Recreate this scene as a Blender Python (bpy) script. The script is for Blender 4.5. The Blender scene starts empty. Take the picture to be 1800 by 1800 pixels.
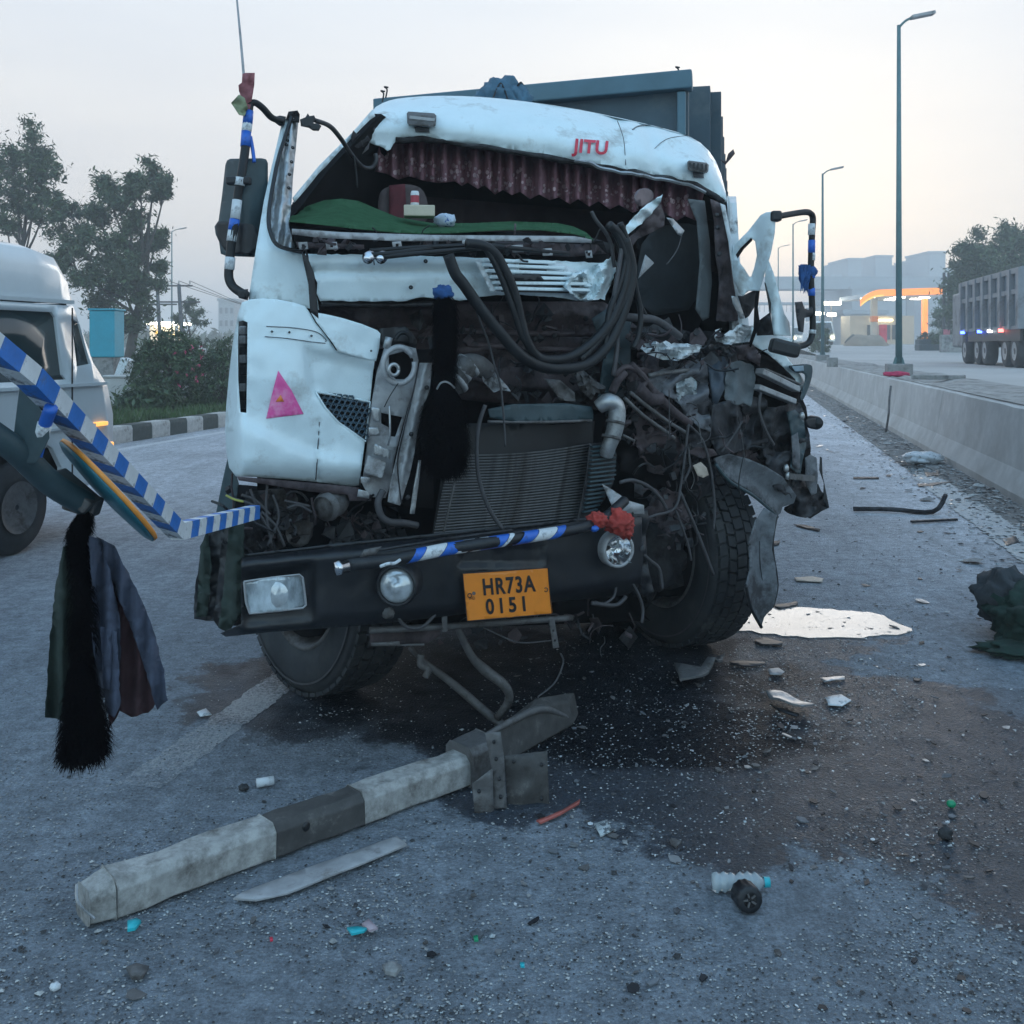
import bpy, bmesh, math, random
from mathutils import Vector, Matrix, noise
from mathutils.geometry import delaunay_2d_cdt
rnd = random.Random(7)
sc = bpy.context.scene
col = sc.collection
PI = math.pi
# ---------------------------------------------------------------- camera
EYE, F, HOR = 1.6, 1800.0, 606.0          # eye height (m), focal length and horizon row of the 1800 px photograph
cam_d = bpy.data.cameras.new('camera'); cam = bpy.data.objects.new('camera', cam_d); col.objects.link(cam)
cam.location = (0, 0, EYE); cam.rotation_euler = (math.radians(90), 0, 0)
cam_d.sensor_width = 36; cam_d.lens = 36*F/1800; cam_d.shift_y = -(900-HOR)/1800
cam_d.clip_start = .05; cam_d.clip_end = 6000
sc.camera = cam
# ---------------------------------------------------------------- world and sun (overcast dusk)
w = bpy.data.worlds.new('World'); sc.world = w; w.use_nodes = True
nt = w.node_tree; nt.nodes.clear()
def N(nt, t, **k):
    n = nt.nodes.new(t)
    for a, b in k.items():
        if a.startswith('i_'):
            kk = a[2:]; kk = int(kk) if kk.isdigit() else kk.replace('_', ' ')
            n.inputs[kk].default_value = b
        else: setattr(n, a, b)
    return n
SUN_EL, SUN_AZ = math.radians(7), math.radians(14)     # low sun ahead, a little to the right, behind cloud
out = N(nt, 'ShaderNodeOutputWorld'); bg = N(nt, 'ShaderNodeBackground', i_Strength=.1)
sky = N(nt, 'ShaderNodeTexSky', sky_type='NISHITA', sun_disc=False, sun_elevation=SUN_EL, sun_rotation=SUN_AZ, air_density=1.2, dust_density=2.0, ozone_density=3.0)
tc = N(nt, 'ShaderNodeTexCoord'); sp = N(nt, 'ShaderNodeSeparateXYZ'); nt.links.new(tc.outputs['Generated'], sp.inputs[0])
# cloud layer: pale near the horizon, slate blue overhead, bluer and brighter behind the camera as fill
ramp = N(nt, 'ShaderNodeValToRGB'); e = ramp.color_ramp.elements
e[0].position = 0.0; e[0].color = (3.7, 3.6, 3.65, 1); e[1].position = 1.0; e[1].color = (1.9, 2.8, 3.9, 1)
a = e.new(.10); a.color = (4.2, 3.85, 3.65, 1); a = e.new(.22); a.color = (4.25, 4.12, 4.05, 1); a = e.new(.38); a.color = (3.75, 4.1, 4.5, 1); a = e.new(.62); a.color = (2.2, 2.75, 3.5, 1)
nt.links.new(sp.outputs['Z'], ramp.inputs[0])
back = N(nt, 'ShaderNodeMapRange', interpolation_type='SMOOTHSTEP'); back.inputs[1].default_value = .6; back.inputs[2].default_value = -.8
nt.links.new(sp.outputs['Y'], back.inputs[0])
mb = N(nt, 'ShaderNodeMixRGB', blend_type='MULTIPLY'); mb.inputs[2].default_value = (1.28, 1.75, 1.92, 1)
nt.links.new(back.outputs[0], mb.inputs[0]); nt.links.new(ramp.outputs[0], mb.inputs[1])
mp = N(nt, 'ShaderNodeMapping'); mp.inputs['Scale'].default_value = (1.6, 1.6, 9)
nz = N(nt, 'ShaderNodeTexNoise', i_Scale=1.7, i_Detail=5, i_Roughness=.55)
nt.links.new(tc.outputs['Generated'], mp.inputs[0]); nt.links.new(mp.outputs[0], nz.inputs['Vector'])
cr = N(nt, 'ShaderNodeMapRange'); cr.inputs[1].default_value = .35; cr.inputs[2].default_value = .65; cr.inputs[3].default_value = .0; cr.inputs[4].default_value = 1.0
nt.links.new(nz.outputs[0], cr.inputs[0])
mc = N(nt, 'ShaderNodeMixRGB', blend_type='MULTIPLY'); mc.inputs[2].default_value = (.91, .925, .955, 1)
nt.links.new(cr.outputs[0], mc.inputs[0]); nt.links.new(mb.outputs[0], mc.inputs[1])
mx = N(nt, 'ShaderNodeMixRGB'); mx.inputs[0].default_value = .9
nt.links.new(sky.outputs[0], mx.inputs[1]); nt.links.new(mc.outputs[0], mx.inputs[2])
nt.links.new(mx.outputs[0], bg.inputs[0]); nt.links.new(bg.outputs[0], out.inputs[0])
sd = bpy.data.lights.new('sun', 'SUN'); sun = bpy.data.objects.new('sun', sd); col.objects.link(sun)
sd.energy = .35; sd.angle = math.radians(30); sd.color = (1, .93, .86)
sun.rotation_euler = Vector((math.sin(SUN_AZ)*math.cos(SUN_EL), math.cos(SUN_AZ)*math.cos(SUN_EL), math.sin(SUN_EL))).to_track_quat('Z', 'Y').to_euler()
sc.view_settings.view_transform = 'Standard'; sc.view_settings.look = 'None'; sc.view_settings.gamma = 1; sc.view_settings.use_curve_mapping = False
sc.view_settings.exposure = 1.25
sc.cycles.volume_bounces = 3; sc.cycles.max_bounces = 8
# ---------------------------------------------------------------- placing
def P(px, py, d): return Vector(((px-900)/F*d, d, EYE-(py-HOR)/F*d))
def G(px, py, z=0.0):
    d = (EYE-z)*F/(py-HOR); return Vector(((px-900)/F*d, d, z))
RA = math.radians(12.5); RS, RC = math.sin(RA), math.cos(RA)     # the road runs 12.5 degrees right of the view
def R(s, t, z=0.0): return Vector((s*RC+t*RS, -s*RS+t*RC, z))   # s across the road, t along it
RD = R(0, 1, 0)
def interp(tab, x):
    if x <= tab[0][0]: return tab[0][1]
    for (a, b), (c, d) in zip(tab, tab[1:]):
        if x <= c: return b+(d-b)*(x-a)/(c-a)
    return tab[-1][1]
# crushed front of the truck: distance of its front face along its width
FRONT = [(330, 3.72), (425, 3.55), (700, 3.8), (900, 4.0), (1110, 4.4), (1300, 4.95), (1440, 5.4), (1500, 5.5)]
def dF(px): return interp(FRONT, px)
def T(px, py, off=0.0): return P(px, py, dF(px)+off)
ROOF = [(500, 4.1), (560, 4.35), (655, 4.8), (700, 4.88), (900, 4.95), (1100, 5.05), (1290, 5.3)]
def nse(x, y, s=0): return noise.noise(Vector((x, y, s)))
# ---------------------------------------------------------------- mesh buffer
class MB:
    def __init__(self): self.v = []; self.f = []; self.m = []; self.sm = []
    def add(self, vs, fs, mi=0, smooth=False):
        o = len(self.v); self.v += [Vector(p) for p in vs]
        for f in fs: self.f.append([i+o for i in f]); self.m.append(mi); self.sm.append(smooth)
        return self
    def box(self, c, s, rot=None, mi=0):
        c = Vector(c); h = Vector(s)/2
        vs = [Vector((x*h.x, y*h.y, z*h.z)) for x in (-1, 1) for y in (-1, 1) for z in (-1, 1)]
        if rot is not None: vs = [rot @ v for v in vs]
        return self.add([c+v for v in vs], [(0, 1, 3, 2), (4, 6, 7, 5), (0, 4, 5, 1), (2, 3, 7, 6), (0, 2, 6, 4), (1, 5, 7, 3)], mi)
    def hexa(self, q, back, mi=0):
        q = [Vector(p) for p in q]; b = [Vector(p) for p in back]; n = len(q)
        fs = [tuple(range(n)), tuple(range(2*n-1, n-1, -1))]+[(i, i+n, (i+1) % n+n, (i+1) % n) for i in range(n)]
        return self.add(q+b, fs, mi)
    def bar(self, p0, p1, wd, ht, up=(0, 0, 1), mi=0):
        p0, p1 = Vector(p0), Vector(p1); d = (p1-p0).normalized(); up = Vector(up)
        x = d.cross(up)
        if x.length < 1e-4: x = d.cross(Vector((1, 0, 0)))
        x.normalize(); u = x.cross(d)
        vs = [p+x*wd/2*a+u*ht/2*b for p in (p0, p1) for a, b in ((-1, -1), (1, -1), (1, 1), (-1, 1))]
        return self.add(vs, [(0, 1, 2, 3), (7, 6, 5, 4), (0, 4, 5, 1), (1, 5, 6, 2), (2, 6, 7, 3), (3, 7, 4, 0)], mi)
    def tube(self, pts, r, n=8, curve=True, sub=5, mi=0, cap=True, flat=1.0):
        pts = [Vector(p) for p in pts]
        rs = list(r) if isinstance(r, (list, tuple)) else [r]*len(pts)
        if curve and len(pts) > 2:
            q, rr = [], []
            for i in range(len(pts)-1):
                a, b, c, d = pts[max(i-1, 0)], pts[i], pts[i+1], pts[min(i+2, len(pts)-1)]
                for k in range(sub):
                    t = k/sub
                    q.append(.5*((2*b)+(c-a)*t+(2*a-5*b+4*c-d)*t*t+(3*b-a-3*c+d)*t**3)); rr.append(rs[i]+(rs[i+1]-rs[i])*t)
            q.append(pts[-1]); rr.append(rs[-1]); pts, rs = q, rr
        vs = []; nrm = None
        for i, p in enumerate(pts):
            d = (pts[min(i+1, len(pts)-1)]-pts[max(i-1, 0)])
            d = d.normalized() if d.length > 1e-9 else Vector((0, 0, 1))
            if nrm is None:
                nrm = d.cross(Vector((0, 0, 1)));
                if nrm.length < 1e-3: nrm = d.cross(Vector((1, 0, 0)))
            nrm = (nrm-d*nrm.dot(d));
            if nrm.length < 1e-6: nrm = d.cross(Vector((.3, .5, .8)))
            nrm.normalize(); bn = d.cross(nrm)
            for k in range(n):
                a = 2*PI*k/n; vs.append(p+(nrm*math.cos(a)+bn*math.sin(a)*flat)*rs[i])
        fs = [(i*n+k, i*n+(k+1) % n, (i+1)*n+(k+1) % n, (i+1)*n+k) for i in range(len(pts)-1) for k in range(n)]
        if cap: fs += [tuple(range(n-1, -1, -1)), tuple(range((len(pts)-1)*n, len(pts)*n))]
        return self.add(vs, fs, mi, n > 5)
    def lathe(self, prof, c, ax, n=32, mi=0, cap=False, rad=None):
        c = Vector(c); ax = Vector(ax).normalized(); u = ax.cross(Vector((0, 0, 1)))
        if u.length < 1e-3: u = Vector((1, 0, 0))
        u.normalize(); v = ax.cross(u); vs = []
        for j, (r, h) in enumerate(prof):
            for k in range(n):
                a = 2*PI*k/n; rr = r if rad is None else rad(j, k, r)
                vs.append(c+ax*h+(u*math.cos(a)+v*math.sin(a))*rr)
        fs = [(j*n+k, j*n+(k+1) % n, (j+1)*n+(k+1) % n, (j+1)*n+k) for j in range(len(prof)-1) for k in range(n)]
        if cap: fs += [tuple(range(n-1, -1, -1)), tuple(range((len(prof)-1)*n, len(prof)*n))]
        return self.add(vs, fs, mi, True)
    def blob(self, c, rx, ry, rz, seed=0, amp=.25, fr=1.5, n=14, mi=0, floor=None):
        c = Vector(c); vs = []; m = n*2
        for j in range(n+1):
            th = PI*j/n
            for k in range(m):
                a = 2*PI*k/m; d = Vector((math.sin(th)*math.cos(a), math.sin(th)*math.sin(a), math.cos(th)))
                q = 1+amp*noise.noise(d*fr+Vector((seed*7.1, 0, 0)))+amp*.4*noise.noise(d*fr*3+Vector((seed*3.1, 4, 0)))
                p = c+Vector((d.x*rx*q, d.y*ry*q, d.z*rz*q))
                if floor is not None: p.z = max(p.z, floor)
                vs.append(p)
        fs = [(j*m+k, (j+1)*m+k, (j+1)*m+(k+1) % m, j*m+(k+1) % m) for j in range(n) for k in range(m)]
        return self.add(vs, fs, mi, True)
WL = {}
def tag(o, label=None, cat=None, group=None, kind=None):
    if label: o['label'] = label
    if cat: o['category'] = cat
    if group: o['group'] = group
    if kind: o['kind'] = kind
    return o
def empty(name, loc, label, cat, group=None):
    o = bpy.data.objects.new(name, None); col.objects.link(o); o.location = loc; o.empty_display_size = .2
    WL[o.name] = Vector(loc); return tag(o, label, cat, group)
def mk(name, mb, mats, parent=None, label=None, cat=None, group=None, kind=None, bevel=0, seg=2, origin=None):
    if not isinstance(mats, (list, tuple)): mats = [mats]
    vs = mb.v
    if origin is None:
        lo = Vector([min(p[i] for p in vs) for i in range(3)]); hi = Vector([max(p[i] for p in vs) for i in range(3)])
        origin = (lo+hi)/2
        if parent is None: origin.z = lo.z
    origin = Vector(origin)
    me = bpy.data.meshes.new(name); me.from_pydata([tuple(p-origin) for p in vs], [], mb.f)
    for m_ in mats: me.materials.append(m_)
    me.polygons.foreach_set('material_index', mb.m); me.polygons.foreach_set('use_smooth', mb.sm); me.update()
    o = bpy.data.objects.new(name, me); col.objects.link(o)
    if parent is not None: o.parent = parent; o.location = origin-WL[parent.name]
    else: o.location = origin
    WL[o.name] = origin.copy()
    if bevel:
        b = o.modifiers.new('bevel', 'BEVEL'); b.width = bevel; b.segments = seg; b.limit_method = 'ANGLE'; b.angle_limit = .7
    return tag(o, label, cat, group, kind)
def children(o): return [c for c in bpy.data.objects if c.parent == o]
def copy_tree(o, parent=None, kids=None):
    if kids is None:
        kids = {}
        for c in bpy.data.objects:
            if c.parent: kids.setdefault(c.parent.name, []).append(c)
    c = o.copy(); col.objects.link(c)
    if parent is not None: c.parent = parent
    for ch in kids.get(o.name, []): copy_tree(ch, c, kids)
    return c
def inside(pt, poly):
    x, y = pt; r = False; n = len(poly)
    for i in range(n):
        x1, y1 = poly[i]; x2, y2 = poly[(i+1) % n]
        if (y1 > y) != (y2 > y) and x < (x2-x1)*(y-y1)/(y2-y1)+x1: r = not r
    return r
def dense(poly, step, jag=0, rn=rnd, closed=True):
    o = []; n = len(poly)
    for i in range(n if closed else n-1):
        a, b = poly[i], poly[(i+1) % n]; L = math.hypot(b[0]-a[0], b[1]-a[1]); k = max(1, int(L/step))
        for j in range(k):
            t = j/k; jx = (rn.uniform(-jag, jag), rn.uniform(-jag, jag)) if jag else (0, 0)
            o.append((a[0]+(b[0]-a[0])*t+jx[0], a[1]+(b[1]-a[1])*t+jx[1]))
    return o
def smoothpoly(poly, k=2):
    for _ in range(k):
        q = []; n = len(poly)
        for i in range(n):
            a, b = poly[i], poly[(i+1) % n]; q += [(a[0]*.75+b[0]*.25, a[1]*.75+b[1]*.25), (a[0]*.25+b[0]*.75, a[1]*.25+b[1]*.75)]
        poly = q
    return poly
def fill(mb, outline, fm, bm_, step=14, jag=0, holes=(), rn=rnd, mi=0, smooth=True, edge_mi=None):
    """a sheet with thickness: outline in 2-D, fm maps a 2-D point to the front face, bm_ to the back face"""
    ol = dense(outline, step, jag, rn); hs = [dense(h, step, 0, rn) for h in holes]
    pts = list(ol); faces = [list(range(len(ol)))]; nb = len(pts); edges = []
    for h in hs: o = len(pts); pts += h; edges += [(o+i, o+(i+1) % len(h)) for i in range(len(h))]
    x0, x1 = min(p[0] for p in ol), max(p[0] for p in ol); y0, y1 = min(p[1] for p in ol), max(p[1] for p in ol)
    nx, ny = int((x1-x0)/step)+1, int((y1-y0)/step)+1
    for i in range(nx):
        for j in range(ny):
            q = (x0+(i+.5+.25*rn.uniform(-1, 1))*step, y0+(j+.5+.25*rn.uniform(-1, 1))*step)
            if inside(q, ol) and not any(inside(q, h) for h in hs): pts.append(q)
    V, E, Fc, *_ = delaunay_2d_cdt([Vector(p) for p in pts], edges, faces, 1, 1e-5)
    Fc = [list(f) for f in Fc]
    if hs:
        keep = []
        for f in Fc:
            cx = sum(V[i][0] for i in f)/len(f); cy = sum(V[i][1] for i in f)/len(f)
            if not any(inside((cx, cy), h) for h in hs): keep.append(f)
        Fc = keep
    n = len(V); vs = [fm(v[0], v[1]) for v in V]+[bm_(v[0], v[1]) for v in V]
    cnt = {}
    for f in Fc:
        for i in range(len(f)):
            a, b = f[i], f[(i+1) % len(f)]; cnt[(a, b)] = 1
    fs = Fc+[[i+n for i in reversed(f)] for f in Fc]
    side = [(b, a, a+n, b+n) for (a, b) in cnt if (b, a) not in cnt]
    mb.add(vs, fs, mi, smooth); o = len(mb.v)-len(vs)
    for s_ in side: mb.f.append([i+o for i in s_]); mb.m.append(mi if edge_mi is None else edge_mi); mb.sm.append(False)
    return mb
def panel(name, outline, off, mats, parent, step=14, thick=.006, amp=0, freq=.02, holes=(), jag=0, seed=0, base=dF, smooth=True, edge_mi=None, mb=None, ridge=0, rf=.02, ra=1.0, **k):
    """sheet traced at its own distance: off may be a number or a function of (px, py) giving relief behind the base surface"""
    fo = off if callable(off) else (lambda x, y: off)
    def dd(x, y):
        d = base(x)+fo(x, y)
        if amp: d += amp*(nse(x*freq, y*freq, seed*3.3)+.5*nse(x*freq*2.7, y*freq*2.7, seed*5.1+9))
        if ridge:
            u, v = (x*math.cos(ra)+y*math.sin(ra))*rf*2.2, (-x*math.sin(ra)+y*math.cos(ra))*rf*.8
            d += ridge*(abs(nse(u, v, seed*2.7+1))*2+abs(nse(u*1.7+3, v*2.6, seed+4)))
        return d
    own = mb is None
    if own: mb = MB()
    fill(mb, outline, lambda x, y: P(x, y, dd(x, y)), lambda x, y: P(x, y, dd(x, y)+thick), step, jag, holes, random.Random(seed+11), smooth=smooth, edge_mi=edge_mi)
    return mk(name, mb, mats, parent, **k) if own else mb
def TT(pts, off=0.0):
    return [T(p[0], p[1], (p[2] if len(p) > 2 else 0)+off) for p in pts]
# ---------------------------------------------------------------- materials
def nodes(name):
    m = bpy.data.materials.new(name); m.use_nodes = True; nt = m.node_tree
    return m, nt, nt.nodes['Principled BSDF']
def mat(name, c, rough=.6, metal=0, var=.25, scale=6, bump=.15, dirt=None, dscale=3, dlo=.5, dhi=.65, emit=None, es=1, coat=0, spec=None, rvar=0, stretch=None):
    m, nt, b = nodes(name)
    tc = N(nt, 'ShaderNodeTexCoord'); L = nt.links.new
    src = tc.outputs['Object']
    if stretch:
        mp = N(nt, 'ShaderNodeMapping'); mp.inputs['Scale'].default_value = stretch; L(src, mp.inputs[0]); src = mp.outputs[0]
    nz = N(nt, 'ShaderNodeTexNoise', i_Scale=scale, i_Detail=6, i_Roughness=.65); L(src, nz.inputs['Vector'])
    mr = N(nt, 'ShaderNodeMapRange'); mr.inputs[1].default_value = .3; mr.inputs[2].default_value = .7; mr.inputs[3].default_value = 1-var; mr.inputs[4].default_value = 1+var
    L(nz.outputs[0], mr.inputs[0])
    mu = N(nt, 'ShaderNodeVectorMath', operation='SCALE'); mu.inputs[0].default_value = c[:3]; L(mr.outputs[0], mu.inputs['Scale'])
    last = mu.outputs[0]; b.inputs['Roughness'].default_value = rough; b.inputs['Metallic'].default_value = metal
    if dirt:
        n2 = N(nt, 'ShaderNodeTexNoise', i_Scale=dscale, i_Detail=8, i_Roughness=.7); L(src, n2.inputs['Vector'])
        m2 = N(nt, 'ShaderNodeMapRange'); m2.inputs[1].default_value = dlo; m2.inputs[2].default_value = dhi; L(n2.outputs[0], m2.inputs[0])
        mx = N(nt, 'ShaderNodeMixRGB'); mx.inputs[2].default_value = (*dirt, 1); L(m2.outputs[0], mx.inputs[0]); L(last, mx.inputs[1]); last = mx.outputs[0]
        m3 = N(nt, 'ShaderNodeMapRange'); m3.inputs[3].default_value = rough; m3.inputs[4].default_value = min(1, rough+.35); L(m2.outputs[0], m3.inputs[0]); L(m3.outputs[0], b.inputs['Roughness'])
    L(last, b.inputs['Base Color'])
    if bump:
        bp = N(nt, 'ShaderNodeBump', i_Strength=bump, i_Distance=.01); L(nz.outputs[0], bp.inputs['Height']); L(bp.outputs[0], b.inputs['Normal'])
    if coat: b.inputs['Coat Weight'].default_value = coat
    if spec is not None: b.inputs['Specular IOR Level'].default_value = spec
    if emit: b.inputs['Emission Color'].default_value = (*emit, 1); b.inputs['Emission Strength'].default_value = es
    return m
M = {}
M['white'] = mat('white_paint', (.70, .80, .83), .36, 0, .06, 5, .05, (.36, .36, .34), 5, .53, .72, coat=.2)
M['white_dirty'] = mat('scuffed_white_paint', (.62, .66, .68), .45, 0, .12, 14, .25, (.10, .09, .085), 9, .52, .66)
M['silver'] = mat('bare_aluminium', (.42, .43, .44), .38, .7, .2, 12, .3, (.12, .10, .09), 7, .5, .7)
M['galv'] = mat('grey_primer_metal', (.36, .36, .37), .55, .2, .18, 18, .25, (.11, .09, .08), 8, .52, .72)
M['brown'] = mat('bare_brown_sheet', (.080, .058, .062), .7, .1, .35, 9, .5, (.022, .017, .019), 5, .45, .65)
M['darkmetal'] = mat('dark_torn_metal', (.034, .034, .038), .55, .3, .5, 14, .6, (.013, .010, .011), 6, .45, .6)
M['blackp'] = mat('black_plastic', (.011, .012, .015), .5, 0, .4, 12, .3, (.05, .05, .052), 6, .6, .8)
M['blackpaint'] = mat('black_bumper_paint', (.009, .010, .013), .38, 0, .35, 7, .12, (.05, .048, .045), 5, .58, .8)
M['rubber'] = mat('tyre_rubber', (.022, .024, .028), .72, 0, .25, 12, .3, (.075, .075, .072), 5, .5, .75)
M['hose'] = mat('black_hose', (.011, .012, .014), .5, 0, .3, 12, .2, spec=.35)
M['hosegrey'] = mat('dusty_hose', (.055, .052, .056), .65, 0, .3, 20, .2)
M['void'] = mat('shaded_inner_metal', (.006, .0055, .0065), .85, 0, .5, 8, .3, spec=.15)  # near black: deep shade of the inner parts put into the colour
M['greyfend'] = mat('grey_plastic_fender', (.135, .145, .16), .6, 0, .25, 10, .4, (.045, .042, .045), 6, .45, .62)
M['tealdark'] = mat('dark_teal_plastic', (.03, .055, .065), .5, 0, .3, 8, .2)
M['chrome'] = mat('chrome', (.6, .6, .62), .15, 1, .1, 12, .1)
M['glasslens'] = mat('lamp_lens', (.50, .53, .55), .10, .35, .25, 22, .2, coat=1)
M['orange'] = mat('orange_plate_film', (.80, .235, .02), .42, 0, .06, 12, .05, (.35, .11, .02), 9, .6, .85)
M['black'] = mat('black_ink', (.012, .012, .014), .5, 0, .1, 10, 0)
M['red'] = mat('red_vinyl', (.62, .035, .07), .45, 0, .1, 12, 0)
M['pink'] = mat('pink_reflector', (.80, .11, .36), .35, 0, .15, 10, 0, (.85, .35, .55), 8, .5, .65)
M['or2'] = mat('orange_reflector', (.8, .22, .05), .4, 0, .1, 10, 0)
M['blue'] = mat('blue_tape', (.02, .12, .50), .4, 0, .15, 10, .1, (.04, .05, .09), 14, .58, .7)
M['wtape'] = mat('white_tape', (.60, .62, .64), .5, 0, .14, 14, .2, (.16, .16, .17), 22, .54, .66)
M['blue2'] = mat('faded_blue_tape', (.025, .15, .48), .5, 0, .2, 14, .2, (.10, .14, .22), 22, .54, .66)
M['bluegrey'] = mat('blue_grey_body_paint', (.036, .066, .088), .6, 0, .15, 4, .1, (.10, .12, .13), 3, .5, .7)
M['bluelight'] = mat('pale_blue_body_paint', (.065, .135, .175), .55, 0, .15, 4, .1)
M['mat_green'] = mat('artificial_grass', (.040, .092, .050), 1, 0, .22, 22, .12, spec=0)
M['maroon'] = mat('maroon_curtain_cloth', (.25, .125, .15), .9, 0, .3, 10, .3)
M['motif'] = mat('pale_pink_print', (.55, .40, .42), .9, 0, .3, 20, .2)
M['tassel'] = mat('black_yarn', (.003, .0028, .0035), 1, 0, .3, 20, 0, spec=0)
M['skinblue'] = mat('blue_cloth', (.02, .075, .22), .9, 0, .35, 20, .4)
M['redcloth'] = mat('red_cloth', (.36, .045, .035), .9, 0, .35, 20, .5)
M['seat'] = mat('dark_red_seat', (.09, .012, .018), .8, 0, .3, 12, .2)
M['cardboard'] = mat('pale_carton', (.52, .46, .36), .8, 0, .1, 12, .1)
M['concrete'] = mat('concrete', (.50, .485, .47), .9, 0, .16, 3.5, .5, (.36, .34, .32), 1.1, .45, .75)
M['concrete_d'] = mat('weathered_concrete', (.27, .26, .25), .9, 0, .3, 5, .6, (.10, .095, .09), 3, .5, .65)
M['kerbw'] = mat('white_kerb_paint', (.42, .40, .38), .8, 0, .2, 12, .5, (.16, .14, .12), 8, .52, .68)
M['kerbb'] = mat('black_kerb_paint', (.05, .06, .055), .8, 0, .3, 12, .5, (.13, .12, .10), 8, .55, .7)
M['line'] = mat('road_paint', (.30, .30, .305), .9, 0, .3, 60, .3, (.15, .155, .165), 120, .40, .62)
M['pole'] = mat('green_grey_pole_paint', (.10, .19, .20), .5, .2, .15, 4, .05)
M['leaf'] = mat('leaf', (.042, .070, .030), .6, 0, .5, .9, 0)
M['leaf2'] = mat('light_leaf', (.075, .115, .045), .6, 0, .5, .9, 0)
M['bark'] = mat('bark', (.07, .058, .048), .9, 0, .4, 6, .6)
M['grass'] = mat('grass_blades', (.045, .085, .022), .8, 0, .5, 1.2, 0)
M['soil'] = mat('dusty_soil', (.15, .135, .115), .95, 0, .3, 1.5, .6, (.07, .065, .06), .8, .5, .65)
M['vanpaint'] = mat('silver_van_paint', (.66, .70, .72), .28, .1, .05, 4, .02, coat=.5)
M['winglass'] = mat('dark_window_glass', (.012, .03, .032), .14, 0, .3, 2, 0, spec=.8)
M['amber'] = mat('amber_lamp', (.8, .3, .05), .3, emit=(1, .45, .12), es=.6)
M['tealbox'] = mat('turquoise_panel', (.015, .30, .40), .5, 0, .1, 3, .1)
M['building'] = mat('distant_wall', (.36, .37, .38), .9, 0, .15, .2, 0)
M['bwin'] = mat('distant_window', (.06, .07, .09), .3, 0, .2, .5, 0)
M['canopy'] = mat('lit_orange_fascia', (.8, .25, .05), .4, emit=(1, .28, .045), es=.52)
M['canopy2'] = mat('lit_yellow_fascia', (.9, .5, .1), .4, emit=(1, .55, .12), es=.45)
M['tubelight'] = mat('lit_tube', (.9, .9, .8), .4, emit=(1, .93, .75), es=5)
M['warmlight'] = mat('warm_lamp', (.9, .8, .5), .4, emit=(1, .85, .5), es=5)
M['bluelamp'] = mat('blue_lamp', (.1, .1, .8), .4, emit=(.06, .12, 1), es=4)
M['redlamp'] = mat('red_lamp', (.8, .1, .1), .4, emit=(1, .12, .1), es=3)
M['whitelamp'] = mat('white_lamp', (.8, .8, .8), .4, emit=(.9, .95, 1), es=3)
M['cream'] = mat('cream_wall', (.55, .48, .38), .8, 0, .1, 2, .1)
M['dumpgrey'] = mat('dump_body_paint', (.22, .23, .25), .6, .1, .15, 2, .1, (.12, .11, .10), 1.5, .5, .7)
M['dumpdark'] = mat('dump_recess_paint', (.10, .13, .16), .6, .1, .15, 2, .1)
M['greencloth'] = mat('dark_green_cloth', (.010, .030, .022), .92, 0, .4, 12, .6)
M['cloth1'] = mat('slate_cloth', (.055, .065, .10), .9, 0, .25, 9, .4, (.03, .035, .05), 6, .5, .7)
M['cloth2'] = mat('maroon_cloth', (.050, .022, .026), .9, 0, .25, 9, .4)
M['cloth3'] = mat('olive_cloth', (.022, .034, .028), .9, 0, .25, 9, .4)
M['glassbit'] = mat('broken_glass', (.30, .33, .34), .12, 0, .5, 60, 0, spec=.8)
M['stone2'] = mat('pale_pebble', (.42, .42, .41), .8, 0, .4, 30, .3)
M['stone'] = mat('pebble', (.22, .22, .22), .8, 0, .5, 30, .3)
M['mudchunk'] = mat('dark_chip', (.03, .03, .032), .7, 0, .4, 30, .3)
M['cyan'] = mat('cyan_plastic', (.02, .42, .48), .4, 0, .1, 12, .1)
M['greenplastic'] = mat('green_plastic', (.01, .26, .12), .4, 0, .1, 12, .1)
M['beamw'] = mat('chipped_white_beam_paint', (.38, .37, .355), .75, 0, .3, 14, .6, (.13, .12, .11), 9, .44, .66)
M['beamd'] = mat('dark_beam_band', (.060, .056, .054), .75, 0, .35, 14, .5, (.18, .17, .16), 9, .56, .7)
M['steel'] = mat('dusty_grey_steel', (.13, .125, .125), .6, .3, .3, 14, .5, (.055, .045, .04), 6, .5, .66)
M['beige'] = mat('beige_plastic', (.40, .33, .27), .6, 0, .2, 20, .3)
HAZE = .0030
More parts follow.
